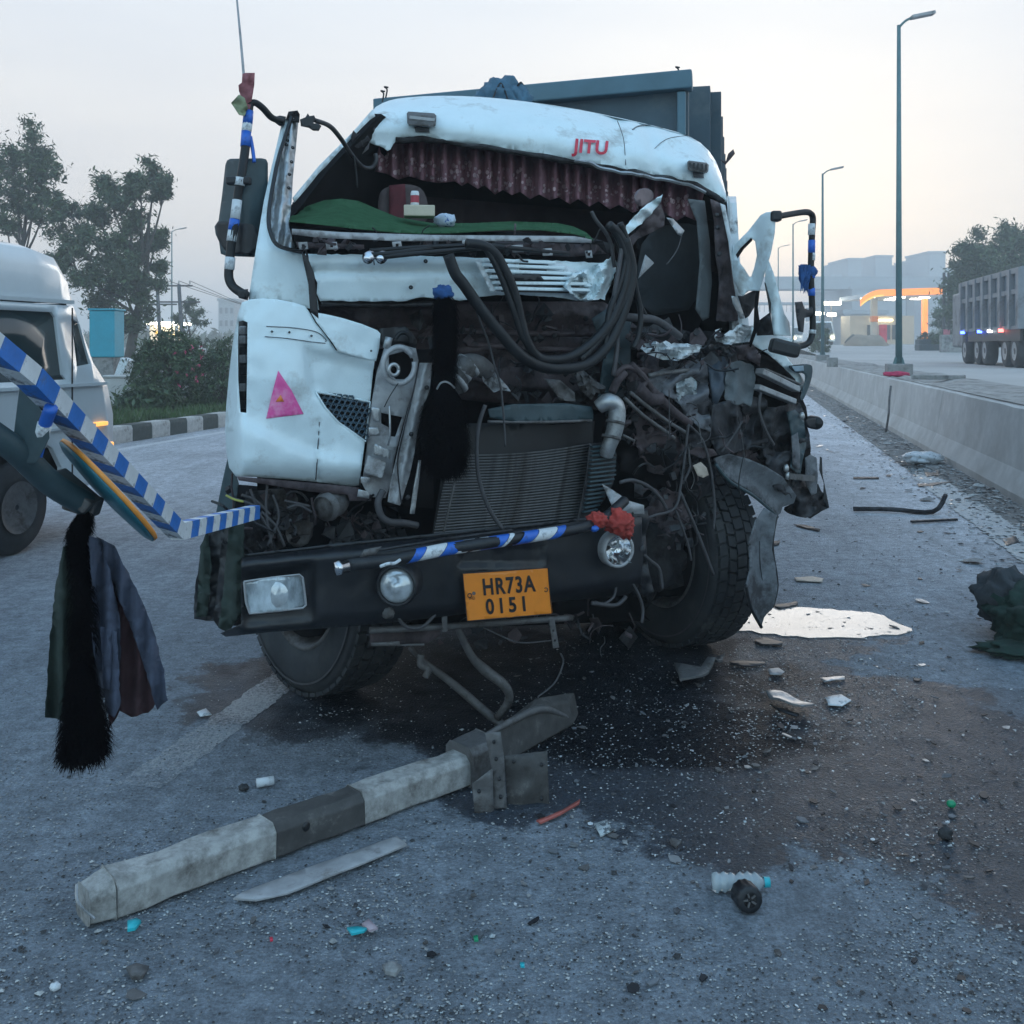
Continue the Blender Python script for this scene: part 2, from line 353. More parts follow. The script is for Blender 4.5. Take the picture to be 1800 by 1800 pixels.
# ================================================================ the setting
def asphalt():
    m, nt, b = nodes('asphalt'); L = nt.links.new
    g = N(nt, 'ShaderNodeTexCoord'); pos = g.outputs['Object']
    fine = N(nt, 'ShaderNodeTexNoise', i_Scale=70, i_Detail=7, i_Roughness=.85); L(pos, fine.inputs['Vector'])
    big = N(nt, 'ShaderNodeTexNoise', i_Scale=.55, i_Detail=7, i_Roughness=.6); L(pos, big.inputs['Vector'])
    mid = N(nt, 'ShaderNodeTexNoise', i_Scale=6, i_Detail=6, i_Roughness=.7); L(pos, mid.inputs['Vector'])
    vor = N(nt, 'ShaderNodeTexVoronoi', i_Scale=85); L(pos, vor.inputs['Vector'])
    r1 = N(nt, 'ShaderNodeMapRange'); r1.inputs[1].default_value = .3; r1.inputs[2].default_value = .72; r1.inputs[3].default_value = .35; r1.inputs[4].default_value = 1.85; L(fine.outputs[0], r1.inputs[0])
    r2 = N(nt, 'ShaderNodeMapRange'); r2.inputs[1].default_value = .3; r2.inputs[2].default_value = .7; r2.inputs[3].default_value = .78; r2.inputs[4].default_value = 1.2; L(big.outputs[0], r2.inputs[0])
    r3 = N(nt, 'ShaderNodeMapRange'); r3.inputs[1].default_value = .3; r3.inputs[2].default_value = .7; r3.inputs[3].default_value = .76; r3.inputs[4].default_value = 1.22; L(mid.outputs[0], r3.inputs[0])
    mpg = N(nt, 'ShaderNodeMapping'); mpg.inputs['Rotation'].default_value = (0, 0, RA); mpg.inputs['Scale'].default_value = (5.0, .55, 1); L(pos, mpg.inputs[0])
    stk = N(nt, 'ShaderNodeTexNoise', i_Scale=1.0, i_Detail=7, i_Roughness=.7); L(mpg.outputs[0], stk.inputs['Vector'])
    r4 = N(nt, 'ShaderNodeMapRange'); r4.inputs[1].default_value = .3; r4.inputs[2].default_value = .7; r4.inputs[3].default_value = .80; r4.inputs[4].default_value = 1.16; L(stk.outputs[0], r4.inputs[0])
    pch = N(nt, 'ShaderNodeTexNoise', i_Scale=17, i_Detail=8, i_Roughness=.75); L(pos, pch.inputs['Vector'])
    r5 = N(nt, 'ShaderNodeMapRange'); r5.inputs[1].default_value = .36; r5.inputs[2].default_value = .60; r5.inputs[3].default_value = .62; r5.inputs[4].default_value = 1.12; L(pch.outputs[0], r5.inputs[0])
    m0 = N(nt, 'ShaderNodeMath', operation='MULTIPLY'); L(r4.outputs[0], m0.inputs[0]); L(r5.outputs[0], m0.inputs[1])
    m00 = N(nt, 'ShaderNodeMath', operation='MULTIPLY'); L(m0.outputs[0], m00.inputs[0]); L(r1.outputs[0], m00.inputs[1])
    m1 = N(nt, 'ShaderNodeMath', operation='MULTIPLY'); L(m00.outputs[0], m1.inputs[0]); L(r2.outputs[0], m1.inputs[1])
    m2 = N(nt, 'ShaderNodeMath', operation='MULTIPLY'); L(m1.outputs[0], m2.inputs[0]); L(r3.outputs[0], m2.inputs[1])
    base = N(nt, 'ShaderNodeVectorMath', operation='SCALE'); base.inputs[0].default_value = (.208, .236, .272); L(m2.outputs[0], base.inputs['Scale'])
    # oil and coolant stains: ellipses with ragged edges
    sep = N(nt, 'ShaderNodeSeparateXYZ'); L(pos, sep.inputs[0]); masks = []
    def M_(op, a, b_=None):
        n = N(nt, 'ShaderNodeMath', operation=op)
        for i, v in enumerate((a, b_)):
            if v is None: continue
            if isinstance(v, (int, float)): n.inputs[i].default_value = v
            else: L(v, n.inputs[i])
        return n.outputs[0]
    edge = N(nt, 'ShaderNodeTexNoise', i_Scale=2.4, i_Detail=9, i_Roughness=.68); L(pos, edge.inputs['Vector'])
    en = M_('MULTIPLY', M_('SUBTRACT', edge.outputs[0], .5), 1.5)
    for (cx, cy, rx, ry, st, ang) in ((.95, 4.15, 1.45, .95, 1.0, -.15), (-.35, 4.75, 1.2, .7, 1.0, .0), (1.9, 3.55, .9, .9, .9, .3), (.5, 5.6, 1.4, 1.0, .8, 0), (2.6, 4.2, .7, .6, .45, 0), (-1.0, 1.9, .5, .15, .25, .4)):
        dx = M_('SUBTRACT', sep.outputs[0], cx); dy = M_('SUBTRACT', sep.outputs[1], cy)
        u = M_('ADD', M_('MULTIPLY', dx, math.cos(ang)/rx), M_('MULTIPLY', dy, math.sin(ang)/rx)); v = M_('ADD', M_('MULTIPLY', dx, -math.sin(ang)/ry), M_('MULTIPLY', dy, math.cos(ang)/ry))
        d = M_('SQRT', M_('ADD', M_('MULTIPLY', u, u), M_('MULTIPLY', v, v)))
        mr = N(nt, 'ShaderNodeMapRange', interpolation_type='SMOOTHSTEP'); mr.inputs[1].default_value = 1.06; mr.inputs[2].default_value = .94; mr.inputs[4].default_value = st
        L(M_('ADD', d, en), mr.inputs[0]); masks.append(mr.outputs[0])
    wet = masks[0]
    for q in masks[1:]: wet = M_('MAXIMUM', wet, q)
    # pale dust towards the barrier, plus grazing sky sheen painted into the far road
    du = M_('ADD', M_('SUBTRACT', M_('MULTIPLY', sep.outputs[0], RC), M_('MULTIPLY', sep.outputs[1], RS)), M_('MULTIPLY', en, .8))
    d1 = N(nt, 'ShaderNodeMapRange', interpolation_type='SMOOTHSTEP'); d1.inputs[1].default_value = -.3; d1.inputs[2].default_value = 2.2; L(du, d1.inputs[0])
    d2 = N(nt, 'ShaderNodeMapRange', interpolation_type='SMOOTHSTEP'); d2.inputs[1].default_value = 4.5; d2.inputs[2].default_value = 11; L(sep.outputs[1], d2.inputs[0])
    dust_sheen = M_('MAXIMUM', M_('MULTIPLY', d1.outputs[0], d2.outputs[0]), M_('MULTIPLY', d2.outputs[0], .5))
    dm = N(nt, 'ShaderNodeMixRGB', blend_type='MULTIPLY'); dm.inputs[2].default_value = (3.0, 2.6, 2.35, 1); L(dust_sheen, dm.inputs[0]); L(base.outputs[0], dm.inputs[1])
    dk = N(nt, 'ShaderNodeMixRGB', blend_type='MULTIPLY'); dk.inputs[2].default_value = (.165, .188, .225, 1); L(wet, dk.inputs[0]); L(dm.outputs[0], dk.inputs[1])
    oil_shades = []  # shade under the truck painted darker into the oily road colour
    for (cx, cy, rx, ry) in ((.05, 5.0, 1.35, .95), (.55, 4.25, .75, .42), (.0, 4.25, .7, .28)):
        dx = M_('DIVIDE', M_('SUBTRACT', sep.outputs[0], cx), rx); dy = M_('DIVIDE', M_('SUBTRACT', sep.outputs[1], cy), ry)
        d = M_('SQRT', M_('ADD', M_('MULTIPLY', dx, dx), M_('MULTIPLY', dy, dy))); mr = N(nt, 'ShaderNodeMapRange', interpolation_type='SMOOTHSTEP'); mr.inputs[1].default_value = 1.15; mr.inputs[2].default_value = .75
        L(M_('ADD', d, en), mr.inputs[0]); oil_shades.append(mr.outputs[0])
    oil = M_('MAXIMUM', M_('MAXIMUM', oil_shades[0], oil_shades[1]), oil_shades[2])
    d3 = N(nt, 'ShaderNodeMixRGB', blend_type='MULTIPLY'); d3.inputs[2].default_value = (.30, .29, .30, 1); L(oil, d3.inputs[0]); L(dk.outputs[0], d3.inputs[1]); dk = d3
    # pale aggregate grains
    gr = N(nt, 'ShaderNodeMapRange'); gr.inputs[1].default_value = .2; gr.inputs[2].default_value = .10; L(vor.outputs['Distance'], gr.inputs[0])
    vc = N(nt, 'ShaderNodeSeparateColor'); L(vor.outputs['Color'], vc.inputs[0])
    sel = M_('MULTIPLY', M_('GREATER_THAN', vc.outputs[0], .86), gr.outputs[0])
    mx = N(nt, 'ShaderNodeMixRGB'); mx.inputs[2].default_value = (.30, .31, .32, 1); L(M_('MULTIPLY', sel, M_('SUBTRACT', .6, M_('MULTIPLY', wet, .52))), mx.inputs[0]); L(dk.outputs[0], mx.inputs[1])
    L(mx.outputs[0], b.inputs['Base Color'])
    ro = N(nt, 'ShaderNodeMapRange'); ro.inputs[3].default_value = .78; ro.inputs[4].default_value = .40; L(M_('MULTIPLY', wet, M_('ADD', M_('MULTIPLY', mid.outputs[0], 1.2), .2)), ro.inputs[0]); L(ro.outputs[0], b.inputs['Roughness'])
    so = N(nt, 'ShaderNodeMapRange'); so.inputs[3].default_value = .5; so.inputs[4].default_value = .08; L(oil, so.inputs[0]); L(so.outputs[0], b.inputs['Specular IOR Level'])
    hh = M_('ADD', M_('MULTIPLY', fine.outputs[0], .8), M_('ADD', M_('MULTIPLY', mid.outputs[0], .5), M_('MULTIPLY', vor.outputs['Distance'], .5)))
    bp = N(nt, 'ShaderNodeBump', i_Strength=.8, i_Distance=.02); L(hh, bp.inputs['Height']); L(bp.outputs[0], b.inputs['Normal'])
    return m
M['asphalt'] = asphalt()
def worn_paint(name, c, lo_, hi_, scale):
    """road paint worn through to the asphalt under it"""
    m = M['asphalt'].copy(); m.name = name; nt = m.node_tree; b = nt.nodes['Principled BSDF']; L = nt.links.new
    src = b.inputs['Base Color'].links[0].from_socket; tc = N(nt, 'ShaderNodeTexCoord')
    n1 = N(nt, 'ShaderNodeTexNoise', i_Scale=scale, i_Detail=9, i_Roughness=.8); L(tc.outputs['Object'], n1.inputs['Vector'])
    n2 = N(nt, 'ShaderNodeTexNoise', i_Scale=2.5, i_Detail=3); L(tc.outputs['Object'], n2.inputs['Vector'])
    ad = N(nt, 'ShaderNodeMath', operation='MULTIPLY_ADD'); ad.inputs[1].default_value = .45; L(n2.outputs[0], ad.inputs[0]); L(n1.outputs[0], ad.inputs[2])
    mr = N(nt, 'ShaderNodeMapRange'); mr.inputs[1].default_value = lo_; mr.inputs[2].default_value = hi_; mr.inputs[4].default_value = .9; L(ad.outputs[0], mr.inputs[0])
    mx = N(nt, 'ShaderNodeMixRGB'); mx.inputs[2].default_value = (*c, 1); L(mr.outputs[0], mx.inputs[0]); L(src, mx.inputs[1]); L(mx.outputs[0], b.inputs['Base Color']); return m
M['line'] = worn_paint('worn_lane_paint', (.42, .42, .43), .62, .80, 55)
M['edgeline'] = worn_paint('dusty_edge_paint', (.62, .60, .58), .60, .74, 14)
M['kerbline'] = worn_paint('edge_line_paint', (.55, .55, .56), .50, .66, 20)
def road_sheet(name, s0, s1, t0, t1, z, m, kind='structure', ns=1, ntt=1, bump=0):
    mb = MB(); vs = []; fs = []
    for i in range(ns+1):
        for j in range(ntt+1):
            s = s0+(s1-s0)*i/ns; t = t0+(t1-t0)*j/ntt; zz = z(t) if callable(z) else z
            vs.append(R(s, t, zz+(bump*nse(s*1.3, t*1.3, 3) if 0 < i < ns else 0)))
    for i in range(ns):
        for j in range(ntt): a = i*(ntt+1)+j; fs.append((a, a+ntt+1, a+ntt+2, a+1))
    mb.add(vs, fs, smooth=True); return mk(name, mb, m, kind=kind, origin=(0, 0, 0))
# open ground to the horizon, then the carriageway on it
mb = MB(); mb.add([(-900, -100, -.06), (900, -100, -.06), (900, 1300, -.06), (-900, 1300, -.06)], [(0, 1, 2, 3)]); mk('ground', mb, M['soil'], kind='structure', origin=(0, 0, 0))
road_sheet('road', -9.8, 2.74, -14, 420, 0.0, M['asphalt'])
road_sheet('road_dirt', 2.1, 2.73, 3, 120, .004, mat('shoulder_grit', (.16, .155, .15), .95, 0, .5, 9, .8, (.27, .26, .25), 3, .5, .6))
def smooth01(x): x = max(0, min(1, x)); return x*x*(3-2*x)
def zR(t): return .93+.66*smooth01((t-42)/60)
road_sheet('far_carriageway', 4.15, 60, -5, 500, zR, mat('far_concrete_road', (.40, .385, .375), .85, 0, .12, .5, .2, (.30, .29, .28), .25, .5, .7), ns=6, ntt=80)
road_sheet('median_fill', 2.99, 4.3, -5, 240, lambda t: .955, M['concrete_d'], ns=8, ntt=300, bump=.12)
# lane markings
for nm, s0, s1, t0, t1 in (('lane_marking', -2.21, -2.03, 3.33, 4.85), ('lane_marking', -2.21, -2.03, 9, 12), ('lane_marking', -6.1, -5.95, 3.3, 6.3), ('lane_marking', -6.1, -5.95, 12.3, 15.3), ('edge_marking', -9.32, -9.14, -5, 200)):
    n = max(2, int((t1-t0)/.025)) if t1-t0 < 10 else 2; mb = MB(); vs = []
    for j in range(n+1):
        t = t0+(t1-t0)*j/n; e = .010 if n > 2 else 0
        vs += [R(s0+rnd.uniform(-e, e), t, .0015), R(s1+rnd.uniform(-e, e), t, .0015)]
    mb.add(vs, [(2*j, 2*j+1, 2*j+3, 2*j+2) for j in range(n)]); mk(nm, mb, M['line' if nm == 'lane_marking' else 'kerbline'], kind='structure', origin=(0, 0, 0))
# puddles: clear water lying in dips, a few mm above the road
wm, wnt, wb = nodes('standing_water'); wb.inputs['Base Color'].default_value = (.03, .03, .03, 1); wb.inputs['Roughness'].default_value = .04; wb.inputs['Specular IOR Level'].default_value = 1.0; wb.inputs['IOR'].default_value = 1.6
wn = N(wnt, 'ShaderNodeTexNoise', i_Scale=5, i_Detail=2); wtc = N(wnt, 'ShaderNodeTexCoord'); wnt.links.new(wtc.outputs['Object'], wn.inputs['Vector']); wbp = N(wnt, 'ShaderNodeBump', i_Strength=.03, i_Distance=.02); wnt.links.new(wn.outputs[0], wbp.inputs['Height']); wnt.links.new(wbp.outputs[0], wb.inputs['Normal'])
# near puddle: bright sky reflection painted into its pale base colour
M['skywater'] = mat('painted_sky_water', (.37, .34, .32), .22, 0, .25, 3, .04, (.07, .07, .07), 15, .60, .66, spec=.35)
def puddle(pts, m, step=.12, jag=.02, name='puddle'):
    mb = MB(); ol = [tuple(G(x, y)[:2]) for x, y in pts]
    fill(mb, smoothpoly(ol, 1), lambda x, y: Vector((x, y, .006)), lambda x, y: Vector((x, y, .002)), step, jag, smooth=False)
    return mk(name, mb, m, kind='structure', origin=(0, 0, 0))
puddle([(1225, 1100), (1268, 1078), (1310, 1066), (1400, 1067), (1480, 1074), (1548, 1079), (1572, 1095), (1615, 1110), (1560, 1119), (1500, 1123), (1400, 1122), (1320, 1112)], M['skywater'], .05, .018)
puddle([(1590, 818), (1612, 812), (1640, 824), (1655, 840), (1640, 850), (1605, 838)], wm)
mb = MB(); n = 420; vs = []
for j in range(n+1): t = 3.4+10.2*j/n; ww = .17*min(1, (13.7-t)/.8); vs += [R(2.20-ww+rnd.uniform(-.02, .02), t, .0085), R(2.20+ww+rnd.uniform(-.02, .02), t, .0085)]
mb.add(vs, [(2*j, 2*j+1, 2*j+3, 2*j+2) for j in range(n)]); mk('edge_marking', mb, M['edgeline'], kind='structure', origin=(0, 0, 0))
# barrier of cast segments
bar = empty('concrete_barrier', R(2.9, 20, 0), 'long grey concrete barrier running along the right edge of the road', 'barrier')
prof = [(2.74, 0), (2.74, .08), (2.84, .30), (2.93, .92), (3.03, .955), (3.14, .90), (3.16, 0)]
def barrier_seg(t0, t1):
    mb = MB(); n = max(1, int((t1-t0)/.5)); k = len(prof); vs = []
    for j in range(n+1):
        t = t0+(t1-t0)*j/n
        for i, (s, z) in enumerate(prof): q = .012*nse(t*1.7, i*3.1, 2) if i else 0; vs.append(R(s+q, t, z+(q if z > .5 else 0)))
    fs = [(j*k+i, j*k+i+1, (j+1)*k+i+1, (j+1)*k+i) for j in range(n) for i in range(k-1)]
    fs += [tuple(range(k)), tuple(range((n+1)*k-1, n*k-1, -1))]
    mb.add(vs, fs); mk('barrier_segment', mb, M['concrete'], bar)
t = 3.0
while t < 150: L_ = 7.5 if t > 16 else 6.55; barrier_seg(t, t+L_-.012); t += L_
# kerb of painted stones
kb = empty('kerb', R(-9.95, 20, 0), None, None); kb['kind'] = 'structure'
kmesh = {}
def kerb_stone(t, m, nm):
    if nm not in kmesh:
        mb = MB(); c = R(0, .28, 0)
        q = [(-.15, 0), (-.15, .24), (-.13, .27), (.13, .27), (.15, .22), (.15, 0)]
        mb.hexa([R(s, .006, z) for s, z in q], [R(s, .564, z) for s, z in q]); kmesh[nm] = mk('kerb_stone', mb, m, kb, origin=(0, 0, 0)); o = kmesh[nm]
    else: o = kmesh[nm].copy(); col.objects.link(o)
    o.location = R(-9.95, t, rnd.uniform(-.008, .008))-WL[kb.name]; o.rotation_euler.z = rnd.uniform(-.01, .01)
for i in range(84): kerb_stone(9.5+i*.57, M['kerbw' if i % 2 else 'kerbb'], 'w' if i % 2 else 'b')
road_sheet('verge', -22, -10.1, -5, 300, .22, M['soil'], ns=20, ntt=120, bump=.10)
# verge grass
mb = MB()
for i in range(16000):
    t = 14+26*rnd.random()**1.3; s = -10.15-rnd.random()**1.4*3.6; z = .2+.04*nse(s, t, 1); c = R(s, t, z); h = rnd.uniform(.06, .2); a = rnd.uniform(0, PI); ww = rnd.uniform(.012, .03)
    dx = Vector((math.cos(a), math.sin(a), 0))*ww; ln = Vector((rnd.uniform(-1, 1), rnd.uniform(-1, 1), 0))*h*.5
    mb.add([c-dx, c+dx, c+ln+Vector((0, 0, h))], [(0, 1, 2)], 0 if rnd.random() < .75 else 1)
mk('grass', mb, [M['grass'], M['leaf2']], kind='stuff', label='short green grass behind the black and white kerb')
# ---- foliage
def leaves(mb, c, r, n, size, rn, flat=1.0, mi=(0, 1)):
    c = Vector(c)
    for i in range(n):
        d = Vector((rn.gauss(0, 1), rn.gauss(0, 1), rn.gauss(0, 1)*flat)); d.normalize()
        p = c+Vector((d.x*r[0], d.y*r[1], d.z*r[2]))*(abs(rn.gauss(0, .62)))
        a = Vector((rn.uniform(-1, 1), rn.uniform(-1, 1), rn.uniform(-1, 1))).normalized()*size*rn.uniform(.6, 1.3); b = a.cross(Vector((rn.uniform(-1, 1), rn.uniform(-1, 1), rn.uniform(-1, 1))).normalized())*.55
        mb.add([p-a, p+b*.6, p+a, p-b*.6], [(0, 1, 2, 3)], mi[0] if rn.random() < .7 else mi[1])
def tree(name, base, clumps, label, cat='tree', group=None, dens=1.0, leaf=.16, r0=.18, seed=1, sub=10):
    """clumps: (px, py, radius px) as seen from the road, each given its own depth round the trunk"""
    rn = random.Random(seed); base = Vector(base); root = empty(name, base, label, cat, group)
    tk, lf = MB(), MB(); d0 = base.y; top = max(clumps, key=lambda c: -c[1]); tp = P(top[0], top[1], d0)
    axis = [base, base+(tp-base)*.25+Vector((rn.uniform(-.2, .2), 0, 0)), base+(tp-base)*.5+Vector((rn.uniform(-.3, .3), rn.uniform(-.3, .3), 0)), base+(tp-base)*.8]
    tk.tube(axis, [r0, r0*.8, r0*.55, r0*.2], 7)
    for (px, py, rp) in clumps:
        d = d0+rn.uniform(-1, 1)*1.2; c = P(px, py, d); rr = rp/F*d
        k = max(.12, min(.75, (c.z-base.z)/(tp.z-base.z)*.62)); st = base+(tp-base)*k
        mid = st.lerp(c, .55)+Vector((0, 0, -.1*(c-st).length)); tk.tube([st, mid, c], [r0*.38, r0*.22, r0*.06], 5)
        for j in range(sub):
            dd = Vector((rn.gauss(0, 1), rn.gauss(0, 1), rn.gauss(0, .8))).normalized()*rr*rn.uniform(.25, 1.25); q = c+dd
            tk.tube([mid.lerp(c, .6), q], [r0*.08, r0*.03], 3, curve=False, cap=False)
            leaves(lf, q, (rr*.58, rr*.58, rr*.5), int(200*dens), leaf*.82, rn)
    mk('trunk', tk, M['bark'], root); mk('crown', lf, [M['leaf'], M['leaf2']], root); return root
tree('tree', P(15, 606, 46)+Vector((0, 0, -1.4)), [(60, 250, 34), (20, 275, 40), (75, 300, 30), (30, 330, 42), (-20, 300, 40), (60, 365, 32), (10, 390, 34), (85, 345, 22), (-30, 370, 40)], 'tall airy tree at the left edge of the picture behind the van roof', seed=3, r0=.2)
tree('tree', P(222, 606, 44)+Vector((0, 0, -1.4)), [(272, 305, 30), (248, 330, 24), (290, 335, 16), (190, 345, 40), (165, 375, 34), (225, 390, 40), (120, 372, 26), (130, 420, 36), (185, 430, 42), (245, 440, 36), (275, 425, 22), (282, 470, 16), (160, 480, 38), (215, 490, 42), (250, 500, 28), (190, 540, 38), (228, 560, 30), (110, 450, 26)], 'dark leaning tree with a broad ragged crown above the turquoise panel', seed=5, r0=.24, dens=1.15)
tree('tree', P(332, 606, 62)+Vector((0, 0, -1.5)), [(325, 535, 14), (340, 550, 16), (318, 555, 14), (350, 565, 14)], 'small slender tree below the street lamp on the left', seed=8, r0=.12, leaf=.14, sub=5)
tree('tree', P(1745, 606, 62)+Vector((0, 0, -.6)), [(1785, 418, 30), (1760, 428, 30), (1735, 436, 28), (1702, 448, 22), (1800, 450, 36), (1765, 462, 36), (1725, 470, 32), (1695, 480, 24), (1690, 508, 30), (1715, 510, 34), (1740, 500, 34), (1690, 540, 30), (1720, 545, 34), (1800, 500, 40), (1830, 440, 40), (1695, 570, 26)], 'wide leafy tree behind the dump truck', seed=11, r0=.3, dens=1.1, leaf=.2)
tree('tree', P(1668, 606, 80)+Vector((0, 0, -.1)), [(1668, 545, 26), (1678, 575, 24), (1660, 590, 20), (1650, 560, 16)], 'dark rounded tree beside the filling station canopy', seed=13, r0=.2, dens=1.2, leaf=.2, sub=6)
def shrub(name, c, rx, ry, rz, n, label, cat='shrub', seed=1, leaf=.06, flowers=0, group=None):
    rn = random.Random(seed); c = Vector(c); root = empty(name, c, label, cat, group); lf, st = MB(), MB()
    for i in range(n):
        a = rn.uniform(0, 2*PI); k = rn.random()**.5; h = rn.random(); q = c+Vector((math.cos(a)*rx*k*(1-.4*h*h), math.sin(a)*ry*k*(1-.4*h*h), .1+rz*h*(1-.25*k)))
        leaves(lf, q, (.2, .2, .17), 34, leaf, rn)
        if i % 6 == 0: st.tube([c+Vector((rn.uniform(-.1, .1), rn.uniform(-.1, .1), 0)), c.lerp(q, .5)+Vector((0, 0, .1)), q], [.02, .012, .004], 4, sub=3)
    mk('foliage', lf, [M['leaf'], M['leaf2']], root); mk('stem', st, M['bark'], root)
    if flowers:
        fl = MB()
        for i in range(flowers): leaves(fl, c+Vector((rn.uniform(.3, rx), -ry*.8, rz*rn.uniform(.3, .8))), (.06, .06, .06), 7, .035, rn, mi=(0, 0))
        mk('blossom', fl, M['pinkflower'], root)
    return root
M['pinkflower'] = mat('pink_petal', (.5, .06, .14), .7, 0, .2, 10, 0)
shrub('bush', (-7.55, 22.6, .2), .95, .8, 1.75, 300, 'dense round bush with pink blossom left of the truck cab', seed=21, flowers=16)
shrub('bush', (-6.6, 23.6, .2), .8, .7, 1.45, 160, 'leafy bush half hidden behind the truck cab edge', seed=22, flowers=8)
shrub('plant', (-7.5, 21.2, .2), .7, .35, .4, 60, 'low spiky plants at the foot of the round bush', 'plant', seed=23, leaf=.09)
shrub('hedge', P(330, 606, 44)+Vector((0, 0, -1.4)), 3.2, 1.0, 1.75, 220, 'low dark hedge behind the bushes on the left verge', 'hedge', seed=24, leaf=.09)
shrub('bush', P(1443, 606, 62)+Vector((0, 0, -.8)), .7, .6, 2.2, 90, 'slim green shrub growing at the second lamp pole', seed=25, leaf=.12)
shrub('bush', P(1632, 606, 70)+Vector((0, 0, -.3)), 1.0, .6, 1.2, 60, 'small shrub by the dark wall next to the filling station', seed=26, leaf=.12)
# ---- low walls and boxes on the left verge
def simple_box(nm, c, s, m, label, cat, ang=RA, bevel=.01, extra=None, group=None):
    mb = MB(); rot = Matrix.Rotation(-ang, 3, 'Z'); mb.box(c, s, rot)
    if extra: extra(mb, rot, Vector(c))
    return mk(nm, mb, m, label=label, cat=cat, bevel=bevel, group=group)
for i, (px, wpx, lab) in enumerate(((212, 50, 'low pale wall block nearest the white van'), (262, 44, 'low pale wall block between the van and the round bush'))):
    c = P(px, 675, 24); s_ = wpx/F*24; mb = MB(); rot = Matrix.Rotation(.05, 3, 'Z')
    mb.box((c.x, 24, .52), (s_, .35, .62), rot); mb.box((c.x, 24, .86), (s_+.04, .42, .06), rot); mk('low_wall', mb, M['concrete'], label=lab, cat='wall', bevel=.02, group='low wall blocks on the verge')
# turquoise panel on legs
tb = empty('turquoise_booth', P(188, 606, 27)+Vector((0, 0, -1.4)), 'turquoise metal booth behind the front of the white van', 'booth')
b0 = P(188, 590, 27); mb = MB(); mb.box((b0.x, 27, 1.88), (.66, .7, 1.22)); mk('cabin', mb, M['tealbox'], tb, bevel=.03)
mb = MB(); mb.box((b0.x, 27, 2.52), (.72, .76, .05)); mk('roof', mb, M['tealbox'], tb, bevel=.01)
mb = MB(); mb.box((b0.x, 27, .90), (.56, .6, .74)); mk('plinth', mb, M['concrete_d'], tb)
mb = MB(); mb.box((b0.x+.62, 26.6, 1.0), (.22, .5, .5), Matrix.Rotation(.35, 3, 'Y')); mk('crate', mb, M['white_dirty'], label='tilted white crate beside the turquoise booth', cat='crate', bevel=.02)
# ---- street lamps
def lamp(base, h, arm, label, block=None, r=.07, side=1, fence=False):
    base = Vector(base); root = empty('street_lamp', base, label, 'street lamp', 'street lamps along the road')
    mb = MB(); mb.tube([base+Vector((0, 0, .25 if block else 0)), base+Vector((0, 0, h))], [r, r*.55], 10, curve=False); mk('pole', mb, M['pole'], root)
    mb = MB(); mb.tube([base+Vector((0, 0, h-.05)), base+Vector((side*arm*.4, 0, h+.10)), base+Vector((side*arm, 0, h+.2))], [.03, .028, .025], 6); mk('arm', mb, M['pole'], root)
    mb = MB(); mb.box(base+Vector((side*(arm+.12), 0, h+.21)), (.5, .2, .07), Matrix.Rotation(-.2*side, 3, 'Y')); mk('lamp_head', mb, M['galv'], root, bevel=.015)
    if block:
        mb = MB(); mb.box(base+Vector((0, 0, .13)), (block, block, .3), Matrix.Rotation(-RA, 3, 'Z')); mk('concrete_base', mb, M['concrete_d'], root, bevel=.02)
        for i in range(4):
            a = i*PI/2+.6; mb = MB(); q = base+Vector((math.cos(a)*.12, math.sin(a)*.12, .27)); mb.bar(q, q+Vector((-math.cos(a)*.05, -math.sin(a)*.05, .14)), .012, .05); mk('gusset', mb, M['pole'], root)
    return root
lamp((680/F*21.6, 21.6, .92), 7.42, .38, 'nearest and tallest street lamp standing on the median right of the truck', .5)
lamp((546/F*40.8, 40.8, .92), 7.5, .45, 'second street lamp on the median, left of the filling station', .5)
lamp((494/F*63, 63, .93), 8.1, .5, 'third, small street lamp seen beside the open truck door', .5)
lamp((468/F*88, 88, .93), 9.0, .6, 'farthest tiny street lamp low behind the truck door frame', .5)
lamp(P(302, 606, 74)+Vector((0, 0, -1.5)), 9.7, .7, 'street lamp on the left between the trees and the truck mirror')
for px, d, lab in ((1463, 30.5, 'lone concrete stub on the median behind the barrier'),):
    simple_box('concrete_stub', ((px-900)/F*d, d, 1.08), (.3, .3, .28), M['concrete_d'], lab, 'block')
mb = MB(); c = Vector((676/F*20.9, 20.9, 1.0)); mb.blob(c, .28, .12, .06, 4, .4, 2.5, 8); mk('red_rag', mb, mat('magenta_rag', (.45, .03, .09), .9, 0, .3, 12, .3), label='red rag lying at the foot of the nearest street lamp', cat='rag')
mb = MB(); mb.box(R(3.6, 20.2, 1.0), (.9, .35, .08), Matrix.Rotation(-.5, 3, 'Z')); mk('concrete_slab', mb, M['concrete_d'], label='flat concrete slab on the median beside the nearest lamp', cat='slab', bevel=.01)
# ---- power poles and wires on the left
def power_pole(px, top, d, tilt, label):
    b = P(px, 606, d)+Vector((0, 0, -1.5)); h = (HOR-top)/F*d+1.5; root = empty('power_pole', b, label, 'power pole', 'power poles on the left'); tp = b+Vector((tilt, 0, h))
    mb = MB(); mb.tube([b, tp], [.14, .1], 8, curve=False); mk('pole', mb, M['steel'], root)
    for q in (.985, .80): mb = MB(); c = b.lerp(tp, q); mb.bar(c-Vector((.75 if q > .9 else 1.1, .0, 0)), c+Vector((.75 if q > .9 else 1.1, 0, 0)), .09, .09); mk('crossarm', mb, M['steel'], root)
    for i in range(3): mb = MB(); mb.lathe([(.03, 0), (.05, .06), (.03, .12), (.05, .16), (.02, .2)], tp+Vector((-.6+.6*i, 0, .02)), (0, 0, 1), 8, cap=True); mk('insulator', mb, M['concrete'], root)
    return tp
